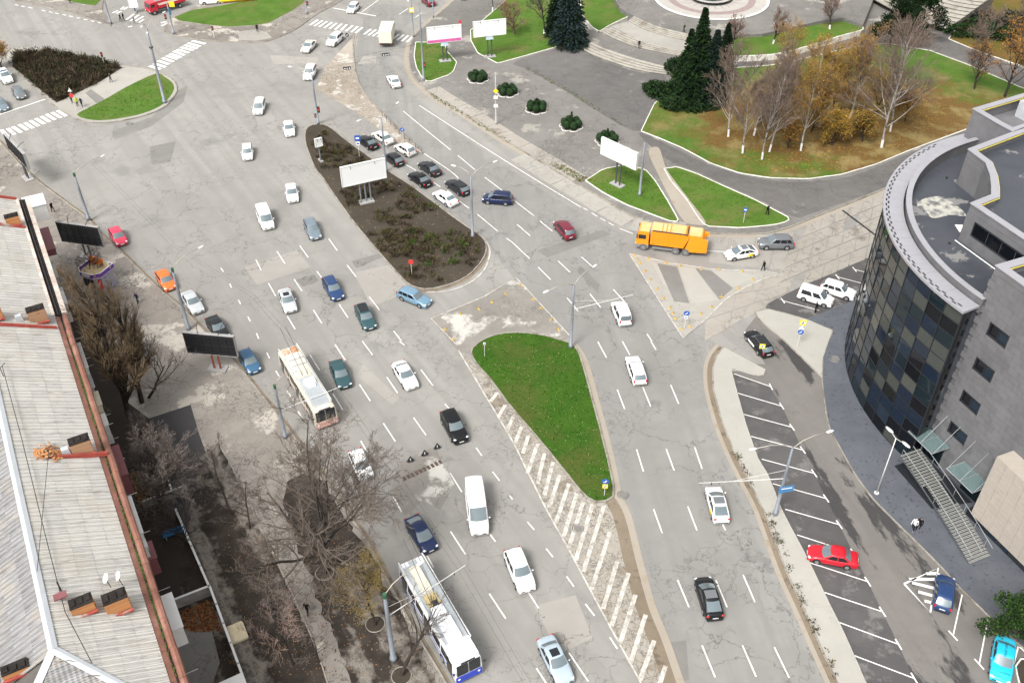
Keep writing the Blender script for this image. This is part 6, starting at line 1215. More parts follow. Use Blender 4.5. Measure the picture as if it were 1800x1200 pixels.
p0, p1 = at(711, 841), at(774, 812); dd = (p1 - p0).normalized(); gz = atan2(dd.y, dd.x)
for k in range(10):
    q = p0.lerp(p1, k / 9); mb = MB(); mb.box((0, 0, 0), (.30, .55, .02))
    for j in range(3): mb.box((-.1 + j * .1, 0, .015), (.04, .5, .02))
    mb.build('drain_grate', GRT, road, loc=(q.x, q.y, .05), rz=gz)
p0, p1 = at(1483, 372), at(1540, 415); dd = (p1 - p0).normalized(); gz = atan2(dd.y, dd.x)
for k in range(13): q = p0.lerp(p1, k / 12); MB().box((0, 0, 0), (.6, .3, .02)).build('drain_grate', MTR, road, loc=(q.x, q.y, .072), rz=gz)
MH = pm('manhole_iron', (.2, .19, .175), .7, .2)
for x, y, zz in ((635, 463, .02), (1016, 929, .04), (982, 1121, .03), (228, 218, .03), (540, 490, .03), (1095, 870, .05), (1467, 633, .17)): p = at(x, y); MB().cyl((0, 0, 0), (0, 0, .02), .42, n=16).tube([(0.55 * cos(a * pi / 8), .55 * sin(a * pi / 8), .0) for a in range(17)], .06, 4).build('manhole_cover', MH, road, loc=(p.x, p.y, zz))
# ---- yellow lane bollards
BOL = pm('bollard_yellow', (.5, .33, .07), .6, var=.2, scale=4)
bm1 = MB().box((0, 0, .05), (.46, .22, .10), taper=.8).mesh('bollard_base'); bm2 = MB().cyl((0, 0, .09), (0, 0, .5), .05, .035, 8).mesh('bollard_post')
def bollard(x, y, lb, g):
    p = at(x, y); t = thing('lane_bollard', lb, 'bollard', (p.x, p.y, .03), R.uniform(0, 3), g); link('base', bm1, BOL, t); link('post', bm2, BOL, t)
ORD = ['first', 'second', 'third', 'fourth', 'fifth', 'sixth', 'seventh', 'eighth', 'ninth', 'tenth', 'eleventh']
for side_, start_, Q in (('left side of the right triangle', 'refuse truck', [(880, 630), (900, 655), (935, 710), (970, 770), (1020, 835), (1065, 900), (1110, 970), (1130, 1005), (1150, 1042), (1190, 1115)]), ('lower right side of the right triangle', 'bottom tip', [(1250, 1100), (1330, 1010), (1400, 960), (1470, 890), (1590, 830), (1690, 770)]), ('top side of the right triangle', 'refuse truck', [(862, 600), (960, 625), (1085, 655), (1185, 675), (1330, 695), (1455, 695), (1620, 710)])):
    for k, (x, y) in enumerate(Q): bollard(900 + x / 4, 300 + y / 4, ORD[k] + ' yellow bollard from the ' + start_ + ' on the ' + side_, 'bollards round the right triangle')
for side_, start_, Q in (('upper left edge of the worn island', 'left tip', [(782, 580), (797, 597), (810, 553), (842, 544), (865, 532), (889, 517)]), ('right edge of the worn island', 'top', [(916, 502), (937, 527), (951, 542), (969, 562), (982, 580)])):
    for k, (x, y) in enumerate(Q): bollard(x, y, ORD[k] + ' yellow bollard from the ' + start_ + ' on the ' + side_, 'bollards round the worn island')
# ---- fountain
fc = at(1250, -2, Z3); t = thing('fountain', 'round fountain with pale and pink stone rings at the top edge', 'fountain', fc); FST = pm('fountain_stone', (.38, .355, .325), .8, var=.1, scale=.7); FPK = pm('fountain_pink', (.27, .205, .195), .85)
def ringm(r0, r1, z, n=48):
    mb = MB(); V = [(r * cos(2 * pi * i / n), r * sin(2 * pi * i / n), zz) for (r, zz) in ((r0, z - .12), (r0, z), (r1, z), (r1, z - .12)) for i in range(n)]
    mb.add(V, [(k * n + i, k * n + (i + 1) % n, (k + 1) * n + (i + 1) % n, (k + 1) * n + i) for k in range(3) for i in range(n)]); return mb
ringm(11.3, 11.8, .2).build('outer_kerb', MWHT, t, fix=True); ringm(9.0, 11.3, .1).build('pale_ring', FST, t, fix=True); ringm(7.6, 9.0, .14).build('pink_ring', FPK, t, fix=True); ringm(4.4, 7.6, .1).build('inner_ring', FST, t, fix=True); ringm(3.6, 4.3, .75).build('basin_wall', FST, t, fix=True); MB().cyl((0, 0, 0), (0, 0, .55), 3.65, n=32).build('basin', pm('basin_water', (.04, .05, .05), .1), t)
MB().tube([(0, 0, .5), (0, 0, 1.6), (0, 0, 1.7)], [.5, .3, 1.4], 12).build('bowl', FST, t)
for k in range(24): a = 2 * pi * k / 24; MB().box((5.2 * cos(a), 5.2 * sin(a), .11), (1.6, .18, .02), rz=a).build('radial_strip', FPK, t)
# ---- colourful inflatable at the top edge
p = at(418, 2); t = thing('inflatable_castle', 'colourful inflatable platform with a yellow rim at the top edge', 'inflatable', (p.x, p.y, .15), radians(14)); MB().box((0, 1.2, .35), (7.2, 4.0, .7)).build('floor', CP['truckorange'], t); MB().tube([(-3.6, 3, .6), (-3.6, -.9, .6), (3.6, -.9, .6), (3.6, 3, .6)], .45, 8).build('rim', pm('inflatable_yellow', (.75, .58, .02), .4), t, True)
for x, c in ((-2.4, 'truckorange'), (-.6, 'blue'), (.9, 'darkblue'), (2.3, 'red')): MB().ell((x, .8, 1.0), (.7, .6, .7)).build('cushion', CP[c], t, True)
# ---- overhead trolley wires
WIRE = pm('overhead_wire_metal', (.05, .05, .05), .6)
for i, (off, lb) in enumerate(((0, 'outer trolley wire above the left kerb lane'), (.6, 'inner trolley wire above the left kerb lane'))):
    P = [at(x, y, 6.6) for x, y in ((150, 275), (300, 430), (440, 520), (590, 688), (806, 1002), (920, 1200))]; t = MB().tube([p + Vector((off, 0, 0)) for p in P], .011, 4).build('overhead_wire', WIRE); tag(t, lb, 'wire')
# ---- signals hung over the bend and the guard fence on the median
for (x, y), lb in (((678, 96), 'signal lamps hung on a wire behind the box truck'), ((610, 120), 'signal lamps hung on a wire above the broken median')):
    p = at(x, y, 5.5); t = thing('hanging_signal', lb, 'traffic light', p, .3); MB().box((0, 0, 0), (1.3, .3, .4)).build('signal_box', MTR, t)
    for k in range(3): MB().cyl((-.4 + k * .4, -.16, 0), (-.4 + k * .4, -.2, 0), .13, n=8).build('lens', LHEAD, t)
    MB().cyl((-9, -1.5, .6), (9, 1.8, .6), .015, n=4).build('span_wire', WIRE, t)
P = resample(pts([(672, 205), (700, 235), (722, 256), (742, 271)]), 2.0, False); t = thing('guard_fence', 'low metal guard fence along the median beside the queue', 'fence', (P[0].x, P[0].y, .06)); O = P[0]
for i, p in enumerate(P):
    q = p - O; MB().cyl((q.x, q.y, 0), (q.x, q.y, 1.0), .035, n=5).build('post', DRKP, t)
    if i: r_ = P[i - 1] - O; [MB().cyl((r_.x, r_.y, z), (q.x, q.y, z), .025, n=4).build('rail', DRKP, t) for z in (.45, .95)]
# ================================================================== TREES AND SHRUBS
def perp(d, rl):
    a = Vector((rl.gauss(0, 1), rl.gauss(0, 1), rl.gauss(0, 1))); a -= d * a.dot(d)
    return a.normalized() if a.length > 1e-5 else Vector((1, 0, 0))
def bare(seed, H, r, n, ang, ln, start=.3, wig=.12, up=.06, lean=(0, 0), minr=.016, segs=(6, 5, 4, 3, 3), tips=None):
    """bare tree: list of levels of (points, radii)"""
    rl = random.Random(seed); LV = [[] for _ in range(len(n) + 1)]; ends = []
    def grow(p, d, L, r0, lv):
        k = segs[min(lv, 4)]; P = [p.copy()]; RR = [max(minr, r0)]; d = d.copy()
        for i in range(k):
            d = (d + perp(d, rl) * wig * (1 + .5 * lv) + Vector((0, 0, up))).normalized(); p = p + d * (L / k); P.append(p.copy()); RR.append(max(minr * (.8 if i == k - 1 else 1), r0 * (1 - .78 * (i + 1) / k)))
        LV[lv].append((P, RR))
        if lv == len(n): ends.append(P[-1]); return
        for j in range(n[lv]):
            t = start + (1 - start) * (j + rl.random()) / n[lv] if lv == 0 else .25 + .75 * rl.random(); f = t * k; i = min(k - 1, int(f)); q = P[i].lerp(P[i + 1], f - i); dd = (P[i + 1] - P[i]).normalized()
            a = ang[lv] * rl.uniform(.7, 1.25); c = (dd * cos(a) + perp(dd, rl) * sin(a)).normalized(); grow(q, c, L * ln[lv] * rl.uniform(.7, 1.2) * (1.15 - .55 * t), RR[i] * .55, lv + 1)
    grow(Vector((0, 0, 0)), Vector((lean[0], lean[1], 1)).normalized(), H, r, 0); return LV, ends
def tree(base, label, seed, H, r, n, ang, ln, bark, twig, group, white=None, leafm=None, nleaf=0, lsize=.12, scale=1.0, name='bare_tree', z=.13, **kw):
    B = at(*base); t = thing(name, label, 'tree', (B.x, B.y, z), 0, group); LV, ends = bare(seed, H, r, n, ang, ln, **kw); tr = MB(); cr = MB()
    for lv, L in enumerate(LV):
        for P, RR in L: (tr if lv <= 1 else cr).tube(P, RR, 6 if lv == 0 else 4 if lv == 1 else 3, cap=False)
    tr.build('trunk', bark, t, True); o = cr.build('crown', twig, t)
    if white:
        P, RR = LV[0][0]; f = min(1, white / (H / len(P) if 1 else 1)); q = P[0].lerp(P[1], min(1, white / (P[1] - P[0]).length)); MB().tube([P[0], q], [RR[0] * 1.12, RR[0] * 1.06], 8).build('whitewash', pm('whitewash', (.72, .71, .68), .9) if 'whitewash' not in bpy.data.materials else bpy.data.materials['whitewash'], t)
    if leafm:
        rl = random.Random(seed + 1); mb = MB()
        for k in range(nleaf):
            c = rl.choice(ends) + Vector((rl.gauss(0, .3), rl.gauss(0, .3), rl.gauss(0, .3))); d = perp(Vector((0, 0, 1)), rl); u = (d + Vector((0, 0, rl.uniform(-.6, .6)))) * lsize * rl.uniform(.6, 1.3); v = d.cross(Vector((0, 0, 1))) * lsize * .7; mb.mi = rl.randrange(len(leafm)); mb.quad(c - u, c - v, c + u, c + v)
        mb.build('leaves', None, t, mats=leafm)
    return t
BK = lambda n, c: pm(n, c, .9, var=.25, scale=3)
BGREY = BK('bark_grey', (.10, .085, .072)); TWG = BK('twig_brown_grey', (.135, .11, .092)); TWD = BK('twig_dark', (.085, .07, .062)); TWM = BK('twig_mauve', (.15, .125, .112)); BDRK = BK('bark_dark', (.045, .038, .033)); BIRB = pm('bark_birch', (.32, .295, .27), .85, var=.3, scale=2.5, col2=(.1, .085, .075), lo=.55, hi=.62); TWB = BK('twig_birch', (.17, .125, .10)); TWO = BK('twig_ochre', (.22, .15, .065)); TWPOP = BK('twig_poplar', (.15, .108, .066)); TWR = BK('twig_rose', (.21, .15, .125))
LF_O = [pm('leaf_orange', (.34, .16, .03), .8, var=.3, scale=3), pm('leaf_gold', (.36, .24, .04), .8, var=.3, scale=3), pm('leaf_brown', (.19, .085, .03), .8)]; LF_Y = [pm('leaf_olive', (.19, .15, .05), .8, var=.3, scale=3), pm('leaf_straw', (.22, .16, .065), .8)]
GS = 'bare street trees on the left pavement'
tree((571, 1005), 'big bare grey tree with a spreading crown in front of the cream trolleybus', 19, 9.5, .46, [13, 10, 9, 7], [.9, .8, .75, .7], [1.15, .58, .5, .5], BDRK, TWG, GS, lean=(.16, .12), start=.16, up=.05, wig=.13, minr=.013)
tree((660, 1100), 'small tree with a thin ochre crown next to the blue mast', 5, 6.2, .14, [14, 9, 7], [.7, .7, .7], [.55, .5, .5], BDRK, TWO, GS, leafm=LF_Y, nleaf=3600, lsize=.055, start=.3, lean=(-.05, .3), minr=.012)
tree((706, 1187), 'bare tree with a bent trunk reaching over the white and blue trolleybus', 8, 7.0, .2, [9, 6, 5], [.85, .8, .7], [.75, .55, .5], BDRK, TWD, GS, lean=(.35, .05), start=.35, minr=.014)
tree((516, 1168), 'thin bare tree near the bottom edge on the muddy ground', 12, 5.5, .13, [12, 7, 6], [.9, .8, .7], [.65, .5, .5], BDRK, TWR, GS, start=.2, minr=.013); tree((487, 1100), 'bare low tree above the dark walker on the muddy ground', 14, 5.0, .13, [12, 7, 6], [.9, .8, .7], [.7, .5, .5], BDRK, TWM, GS, start=.2, minr=.013)
tree((536, 945), 'small bush-like tree in a round pit left of the big bare tree', 15, 3.0, .1, [14, 6, 5], [.9, .8, .7], [.7, .5, .5], BDRK, TWD, GS, start=.1, minr=.012); tree((562, 1165), 'young bare sapling left of the blue mast at the bottom', 16, 4.0, .09, [10, 6, 5], [.8, .8, .7], [.6, .5, .5], BDRK, TWM, GS, start=.25, minr=.012)
tree((228, 735), 'tall brown poplar by the house, the left one of the pair', 21, 16.5, .32, [60, 11, 7], [.5, .5, .5], [.33, .42, .5], BDRK, TWPOP, GS, start=.10, up=.09, wig=.08, minr=.011); tree((250, 708), 'tall brown poplar by the house, the right one of the pair', 22, 14.5, .28, [56, 11, 7], [.5, .5, .5], [.33, .42, .5], BDRK, TWPOP, GS, start=.10, up=.09, wig=.08, minr=.011)
tree((262, 700), 'bare tree leaning right beside the brown poplars', 23, 7.0, .18, [10, 8, 6], [.9, .8, .7], [.75, .5, .5], BDRK, TWD, GS, lean=(.6, -.1), start=.3, minr=.013)
tree((290, 905), 'broad dense bare tree with mauve-grey twigs over the fresh asphalt', 25, 6.0, .26, [18, 12, 9, 4], [1.0, .75, .6, .6], [.85, .6, .5, .5], BDRK, TWM, GS, start=.1, up=.08, minr=.013); tree((262, 800), 'mauve-grey bare shrub tree next to the leaf yard', 26, 4.0, .12, [16, 9, 6], [.9, .7, .7], [.7, .55, .5], BDRK, TWM, GS, start=.05, up=.08, minr=.012)
tree((408, 905), 'slim dark bare tree right of the broad mauve tree', 27, 8.0, .14, [12, 7, 5], [.85, .8, .7], [.45, .5, .5], BDRK, TWD, GS, start=.25, minr=.013); tree((440, 930), 'slim dark bare tree nearest the paved strip', 28, 6.0, .11, [10, 7, 5], [.85, .8, .7], [.5, .5, .5], BDRK, TWD, GS, start=.25, minr=.013)
tree((330, 960), 'dark bare bush behind the blue bench', 29, 4.0, .12, [16, 8, 6], [.9, .7, .7], [.8, .55, .5], BDRK, TWD, GS, start=.05, minr=.012); tree((160, 505), 'bare bush between the house and the kiosk', 31, 4.5, .1, [14, 8, 6], [.8, .7, .7], [.65, .5, .5], BDRK, TWD, GS, start=.05, minr=.012)
GBI = 'birches in the park'
for i, (bx, by, H, lb) in enumerate([(1280, 242, 12.5, 'birch nearest the junipers'), (1305, 271, 13.5, 'front birch at the left side of the grove'), (1339, 282, 14.0, 'front birch second from the left'), (1352, 269, 15.0, 'birch with pale limbs in the middle of the grove'), (1379, 239, 14.5, 'rear birch behind the orange bushes'), (1407, 267, 14.5, 'front birch among orange foliage'), (1493, 210, 13.0, 'rear birch left of the biggest one'), (1549, 261, 17.5, 'biggest birch with wide pale limbs near the glass building'), (1564, 233, 14.5, 'birch just behind the biggest one'), (1325, 240, 11.0, 'small birch between the front ones'), (1440, 225, 12.0, 'birch above the round orange bush')]):
    big = H > 17; tree((bx, by), lb, 40 + i, H, .15 if not big else .2, [24 if not big else 30, 10, 9], [.6 if not big else .75, .6, .6], [.42 if not big else .5, .5, .5], BIRB, TWB if i not in (4, 5, 10) else TWO, GBI, white=1.3, start=.18, up=.07, wig=.09, leafm=LF_O if i in (4, 5, 10, 6) else None, nleaf=3000, lsize=.10, name='birch', minr=.015, z=.19)
GO = 'orange bushes under the birches'
for i, (bx, by, H, nl, lb) in enumerate([(1462, 258, 4.5, 1800, 'round rust-orange bush in front of the grove'), (1515, 252, 4.5, 1500, 'dark orange bush left of the biggest birch'), (1425, 235, 6, 1600, 'golden bush among the birches'), (1465, 190, 8, 1500, 'tall golden-green bush at the back of the grove'), (1510, 150, 7, 1500, 'orange tree at the back near the path'), (1385, 262, 4, 1300, 'low golden bush between the front birches'), (1540, 200, 7, 1300, 'dark russet thicket behind the biggest birch'), (1330, 225, 5, 1000, 'russet thicket behind the front birches'), (1590, 215, 5, 900, 'brown thicket right of the biggest birch')]):
    tree((bx, by), lb, 60 + i, H, .12, [16, 8, 5], [.8, .7, .7], [.55, .5, .5], BDRK, TWO, GO, leafm=[LF_O[(i) % 3], LF_O[(i + 1) % 3], LF_Y[0]], nleaf=nl * 2, lsize=.13, start=.05, name='bush', minr=.018, z=.19)
GR2 = 'small round bare trees by the fountain square'
for i, (bx, by, lb) in enumerate([(1357, 88, 'round bare tree at the middle of the upper lawn'), (1456, 62, 'round bare tree at the right end of the upper lawn'), (1284, 98, 'round bare tree next to the dark spruces')]): tree((bx, by), lb, 70 + i, 5.0, .16, [22, 10, 7], [.7, .65, .6], [.62, .5, .5], BDRK, TWR, GR2, start=.25, up=.05, white=.9, name='round_tree', minr=.018, z=1.2)
tree((957, 62), 'dark bare tree with whitewashed foot left of the blue spruce', 80, 7.5, .2, [14, 8, 6], [.9, .8, .7], [.65, .5, .5], BDRK, TWD, 'park trees', white=.9, minr=.02, z=.17); tree((905, 62), 'reddish brown bush behind the white billboards', 81, 5.0, .14, [20, 10, 7], [.8, .7, .6], [.6, .5, .5], BDRK, TWR, 'park trees', start=.08, minr=.02, leafm=[LF_O[2]], nleaf=600, z=.17)
tree((1722, 118), 'pale grey bare tree at the upper right', 82, 8.0, .2, [18, 10, 7], [.8, .7, .7], [.62, .5, .5], BGREY, TWB, 'park trees', start=.2, minr=.02, z=.2); tree((1712, 158), 'dark tree with a rusty crown above the roof corner', 83, 6.5, .18, [16, 9, 6], [.7, .7, .7], [.55, .5, .5], BDRK, TWD, 'park trees', start=.15, leafm=[LF_O[2], LF_O[0]], nleaf=900, minr=.02, z=.19)
tree((1765, 172), 'brown leafy tree at the right edge behind the roof', 84, 10.0, .22, [18, 9, 6], [.8, .7, .7], [.55, .5, .5], BDRK, TWD, 'park trees', start=.2, leafm=[LF_O[2], LF_O[0]], nleaf=1800, lsize=.16, minr=.02, z=.19); tree((1795, 60), 'brown bare tree at the upper right corner', 85, 8.0, .2, [18, 9, 6], [.8, .7, .7], [.6, .5, .5], BDRK, TWR, 'park trees', start=.15, minr=.02, z=.2); tree((4, 122), 'orange-leaved tree at the left edge', 86, 5.5, .16, [16, 9, 6], [.8, .7, .7], [.55, .5, .5], BDRK, TWO, 'park trees', start=.15, leafm=LF_O, nleaf=2200, lsize=.17, minr=.02)
tree((866, 22), 'young whitewashed tree in a round pit near the top', 87, 5.5, .12, [10, 7, 5], [.7, .7, .7], [.5, .5, .5], BDRK, TWD, 'park trees', white=1.2, start=.4, minr=.02)
# ---- conifers
GN = {k: pm('needles_' + k, c, .85, var=.35, scale=2.5) for k, c in (('blue', (.026, .042, .043)), ('dark', (.012, .024, .012)), ('deep', (.008, .016, .010)), ('green', (.018, .042, .010)), ('bright', (.05, .095, .02)), ('juniper', (.022, .045, .018)))}
def conifer(base, label, seed, H, Rr, n, mats, group='conifers', droop=.35, z=.17, name='spruce', low=.06):
    B = at(*base); t = thing(name, label, 'tree', (B.x, B.y, z), 0, group); rl = random.Random(seed); MB().cyl((0, 0, 0), (0, 0, H * .97), H * .018 + .05, .03, 8).build('trunk', BDRK, t); mb = MB(); br = 0
    while br < n:
        h = low + (1 - low) * rl.random() ** 1.25; L = Rr * (1 - h) ** .85 * rl.uniform(.72, 1.12) + .12; a = rl.uniform(0, 2 * pi); d = Vector((cos(a), sin(a), 0)); br += 1; k = max(3, int(L / .30))
        for i in range(k):
            f = (i + .6) / k; p = d * (L * f) + Vector((0, 0, H * h + L * f * (.12 - droop * f))); s = (.20 + .16 * (1 - f)) * (H / 12) ** .4
            for q in range(2):
                u = (d * rl.uniform(.4, 1.1) + Vector((rl.gauss(0, .5), rl.gauss(0, .5), rl.gauss(-.15, .25)))).normalized() * s * 1.5; v = perp(u.normalized(), rl) * s * .6; mb.mi = rl.randrange(len(mats)); mb.quad(p - u * .3 - v, p + u * .9 - v * .3, p + u * .9 + v * .3, p - u * .3 + v)
    mb.build('crown', None, t, mats=mats); return t
conifer((1000, 82), 'big blue-grey spruce left of the stairs', 1, 17.0, 3.9, 1100, [GN['blue'], GN['blue'], GN['dark']]); conifer((978, 66), 'dark spruce behind the big blue-grey one', 2, 14.0, 2.6, 600, [GN['dark'], GN['deep']])
conifer((1220, 178), 'tallest dark spruce of the group beside the stairs', 3, 16.0, 3.7, 1200, [GN['dark'], GN['green'], GN['deep']]); conifer((1245, 180), 'broad dark spruce in front of the group', 4, 12.5, 3.6, 1000, [GN['deep'], GN['dark'], GN['blue']], droop=.55); conifer((1268, 140), 'right hand dark spruce of the group near the path', 5, 10.0, 2.8, 600, [GN['dark'], GN['deep']]); conifer((1205, 150), 'left dark spruce of the group above the junipers', 6, 10.0, 2.8, 600, [GN['deep'], GN['green']])
def blob(base, label, seed, parts, n, mats, name='juniper', group='spreading junipers', z=.15, size=.32, cat='shrub'):
    """foliage mass: leaf clumps spread over and inside several lobes"""
    B = at(*base); t = thing(name, label, cat, (B.x, B.y, z), 0, group); rl = random.Random(seed); mb = MB(); tot = sum(p[3] * p[4] for p in parts)
    for x, y, zc, rx, rz_ in parts:
        for k in range(int(n * rx * rz_ / tot)):
            d = Vector((rl.gauss(0, 1), rl.gauss(0, 1), rl.gauss(0, 1))).normalized(); f = rl.uniform(.6, 1.05); c = Vector((x + d.x * rx * f, y + d.y * rx * f, max(.05, zc + d.z * rz_ * f))); s = size * rl.uniform(.6, 1.3); u = (d + perp(d, rl) * .9).normalized() * s; v = perp(u.normalized(), rl) * s * .5; mb.mi = rl.randrange(len(mats)); mb.quad(c - u - v * .3, c - v, c + u, c + v)
    mb.build('foliage', None, t, mats=mats); st = MB()
    for x, y, zc, rx, rz_ in parts: st.tube([(0, 0, 0), (x * .6, y * .6, zc * .6), (x, y, zc + rz_ * .5)], [.1, .07, .03], 5)
    st.build('stem', BDRK, t); return t
JN = [GN['juniper'], GN['dark'], GN['green']]
blob((1165, 168), 'dark spreading juniper at the corner of the park lawn', 1, [(0, 0, .7, 3.0, 1.1), (2.4, .8, .8, 2.6, 1.2), (-1.5, 1.5, .7, 2.0, 1.0)], 2200, JN); blob((1195, 188), 'long low juniper in front of the dark spruces', 2, [(-1, 0, .6, 2.6, .9), (2.2, -.5, .6, 2.8, .9), (5, -.2, .5, 2.0, .7)], 2200, JN); blob((1190, 128), 'rounded juniper at the end of the lowest steps', 3, [(0, 0, 1.0, 2.4, 1.5), (2.2, .5, 1.0, 2.2, 1.5)], 1800, JN)
blob((1700, 62), 'dark green spreading juniper right of the amphitheatre', 4, [(-2, 0, .8, 2.6, 1.1), (2, -.6, .8, 3.0, 1.2), (6, -1.5, .8, 3.0, 1.2), (3.5, 2.5, .8, 3.0, 1.3)], 2600, JN, z=.2); blob((1730, 45), 'dark bushes above the juniper at the upper right', 9, [(0, 0, 1, 3.5, 1.6), (6, 0, 1, 3.5, 1.6)], 1200, [GN['deep'], TWD], z=.2)
def pine(base, label, seed, trunkH, lobes, n, mats, size=.3, z=.17):
    B = at(*base); t = thing('pine_tree', label, 'tree', (B.x, B.y, z), 0, 'pines'); rl = random.Random(seed); tr = MB(); mb = MB(); top_ = max(l[2] for l in lobes); tr.tube([(0, 0, 0), (.15, .1, trunkH * .5), (0, .1, top_)], [.2, .16, .06], 7)
    for x, y, zc, rx, rz_ in lobes:
        tr.tube([(0, .05, max(.5, zc - 1.2)), (x * .6, y * .6, zc - .4), (x, y, zc)], [.08, .06, .03], 5)
        for k in range(int(n / len(lobes))):
            d = Vector((rl.gauss(0, 1), rl.gauss(0, 1), rl.gauss(0, 1))).normalized(); f = rl.uniform(.35, 1.08); c = Vector((x + d.x * rx * f, y + d.y * rx * f, zc + d.z * rz_ * f))
            for q in range(2): u = (d + Vector((0, 0, .5)) + perp(d, rl) * .8).normalized() * size * rl.uniform(.7, 1.3); v = perp(u.normalized(), rl) * size * .28; mb.mi = rl.randrange(len(mats)); mb.quad(c - v, c + u * .6 - v, c + u, c + u * .5 + v)
    tr.build('trunk', BDRK, t, True); mb.build('crown', None, t, mats=mats); return t
rl = random.Random(77); lob = lambda n, R_, z0, z1, s: [(rl.gauss(0, R_ * .5), rl.gauss(0, R_ * .5), z0 + (z1 - z0) * rl.random(), s * rl.uniform(.8, 1.2), s * .75) for _ in range(n)]
pine((1563, 84), 'left dark green pine in front of the amphitheatre', 1, 7, lob(16, 3.2, 2.2, 9.0, 1.6), 6500, [GN['deep'], GN['dark'], GN['green']]); pine((1610, 80), 'right dark green pine in front of the amphitheatre', 2, 7, lob(16, 3.2, 2.2, 9.5, 1.6), 6500, [GN['deep'], GN['dark'], GN['green']])
pine((1806, 1150), 'green pine over the granite apron in the bottom right corner', 3, 6, [(rl.gauss(-.9, 1.3), rl.gauss(1.1, 1.1), rl.uniform(2.6, 5.6), .8, .6) for _ in range(28)], 6000, [GN['bright'], GN['green'], GN['juniper']], .24)
# ---- clipped shrubs in scalloped planters
BALLM = [GN['juniper'], GN['green'], GN['dark']]
for i, ((bx, by), lb) in enumerate(zip(((840, 141), (892, 165), (943, 194), (1004, 224), (1067, 250)), ('first clipped shrub ring, nearest the pink-edged billboard', 'second clipped shrub ring with a small cone, by the diamond sign mast', 'third clipped shrub ring with a cone, in the middle of the row', 'fourth clipped shrub ring with a tall cone', 'last clipped shrub ring half hidden behind the angled billboard'))):
    B = at(bx, by); t = thing('shrub_planter', lb, 'shrub', (B.x, B.y, .12), R.uniform(0, 1), 'clipped shrub rings on the plaza')
    for k in range(6):
        a = 2 * pi * k / 6; rl = random.Random(i * 9 + k); c0 = Vector((1.2 * cos(a), 1.2 * sin(a), .72)); rb = .66; mb = MB(); mb.ell(c0, (rb * .93, rb * .93, rb * 1.0), 10, 7)
        for j in range(170):
            d = Vector((rl.gauss(0, 1), rl.gauss(0, 1), rl.gauss(.2, 1))).normalized(); p = c0 + Vector((d.x * rb, d.y * rb, d.z * rb * 1.08)) * rl.uniform(.92, 1.06); u = perp(d, rl) * .09; v = d.cross(u) * .7; mb.mi = rl.randrange(3); mb.quad(p - u + d * .02, p - v, p + u + d * .03, p + v)
        mb.build('shrub_ball', None, t, mats=BALLM); K2 = [(1.12 * cos(a) + .82 * cos(a + q), 1.12 * sin(a) + .82 * sin(a + q), .05) for q in [(-1.15 + 2.3 * j / 8) for j in range(9)]]; MB().tube(K2, .08, 5).build('scalloped_kerb', M['kerb_white'], t)
    if i:
        mb = MB(); rl = random.Random(i); hc = (0, 1.2, 1.4, 2.0, 1.6)[i]; mb.tube([(0, 0, .2), (0, 0, .7), (0, 0, .7 + hc)], [.38, .36, .05], 9)
        for j in range(220): f = rl.random(); a = rl.uniform(0, 6.3); rr_ = .37 * (1 - f) + .05; p = Vector((rr_ * cos(a), rr_ * sin(a), .7 + hc * f)); d = Vector((cos(a), sin(a), .5)); u = d * .1; v = perp(d.normalized(), rl) * .06; mb.mi = rl.randrange(3); mb.quad(p - u, p - v, p + u, p + v)
        mb.build('shrub_cone', None, t, mats=BALLM)
# ---- tree pits
for k, ((x, y), lb) in enumerate((((571, 1008), 'round stone tree pit at the foot of the big bare tree'), ((660, 1098), 'round stone tree pit of the ochre tree'), ((706, 1189), 'round stone tree pit at the bottom with green weeds'), ((536, 948), 'round stone tree pit under the bush-like tree'))):
    p = at(x, y); t = thing('tree_pit', lb, 'tree pit', (p.x, p.y, .13), 0, 'round tree pits'); MB().tube([(.85 * cos(a * pi / 12), .85 * sin(a * pi / 12), .06) for a in range(25)], .05, 5).build('ring', M['kerb'], t); MB().cyl((0, 0, 0), (0, 0, .05), .8, n=18).build('soil', M['soil'], t)
# ---- low scrub in the soil beds (uncountable)
def inpoly(poly, x, y):
    c = False
    for i in range(len(poly)):
        a, b = poly[i], poly[i - 1]
        if (a[1] > y) != (b[1] > y) and x < (b[0] - a[0]) * (y - a[1]) / (b[1] - a[1]) + a[0]: c = not c
    return c
def scrub(name, poly, n, z, hgt, mats, label, seed, blades=26, mask=None, spread=.55):
    rl = random.Random(seed); mb = MB(); xs = [p[0] for p in poly]; ys = [p[1] for p in poly]; k = 0
    for _ in range(n * 8):
        if k >= n: break
        x = rl.uniform(min(xs), max(xs)); y = rl.uniform(min(ys), max(ys))
        if not inpoly(poly, x, y): continue
        if mask and mnoise.noise(Vector((x * .16, y * .16, seed))) < mask: continue
        k += 1; s = hgt * rl.uniform(.5, 1.3); mi = rl.choice(range(len(mats)))
        for b in range(blades):
            d = Vector((rl.gauss(0, spread), rl.gauss(0, spread), rl.uniform(.25, 1))).normalized(); L = s * rl.uniform(.5, 1.1); a = Vector((x + rl.gauss(0, .18), y + rl.gauss(0, .18), z)); e = a + d * L; v = perp(d, rl) * (.02 + .05 * rl.random()); mb.mi = mi if rl.random() < .7 else rl.randrange(len(mats)); mb.quad(a - v * .5, e - v, e + d * .08, e + v)
    o = mb.build(name, None, None, mats=mats); return tag(o, label, 'shrubs', kind='stuff')
SCM = [pm('scrub_brown', (.060, .045, .032), .95, var=.3, scale=3), pm('scrub_dark', (.030, .024, .020), .95, var=.3, scale=3), pm('scrub_umber', (.10, .072, .045), .95), pm('scrub_olive', (.075, .075, .025), .95)]
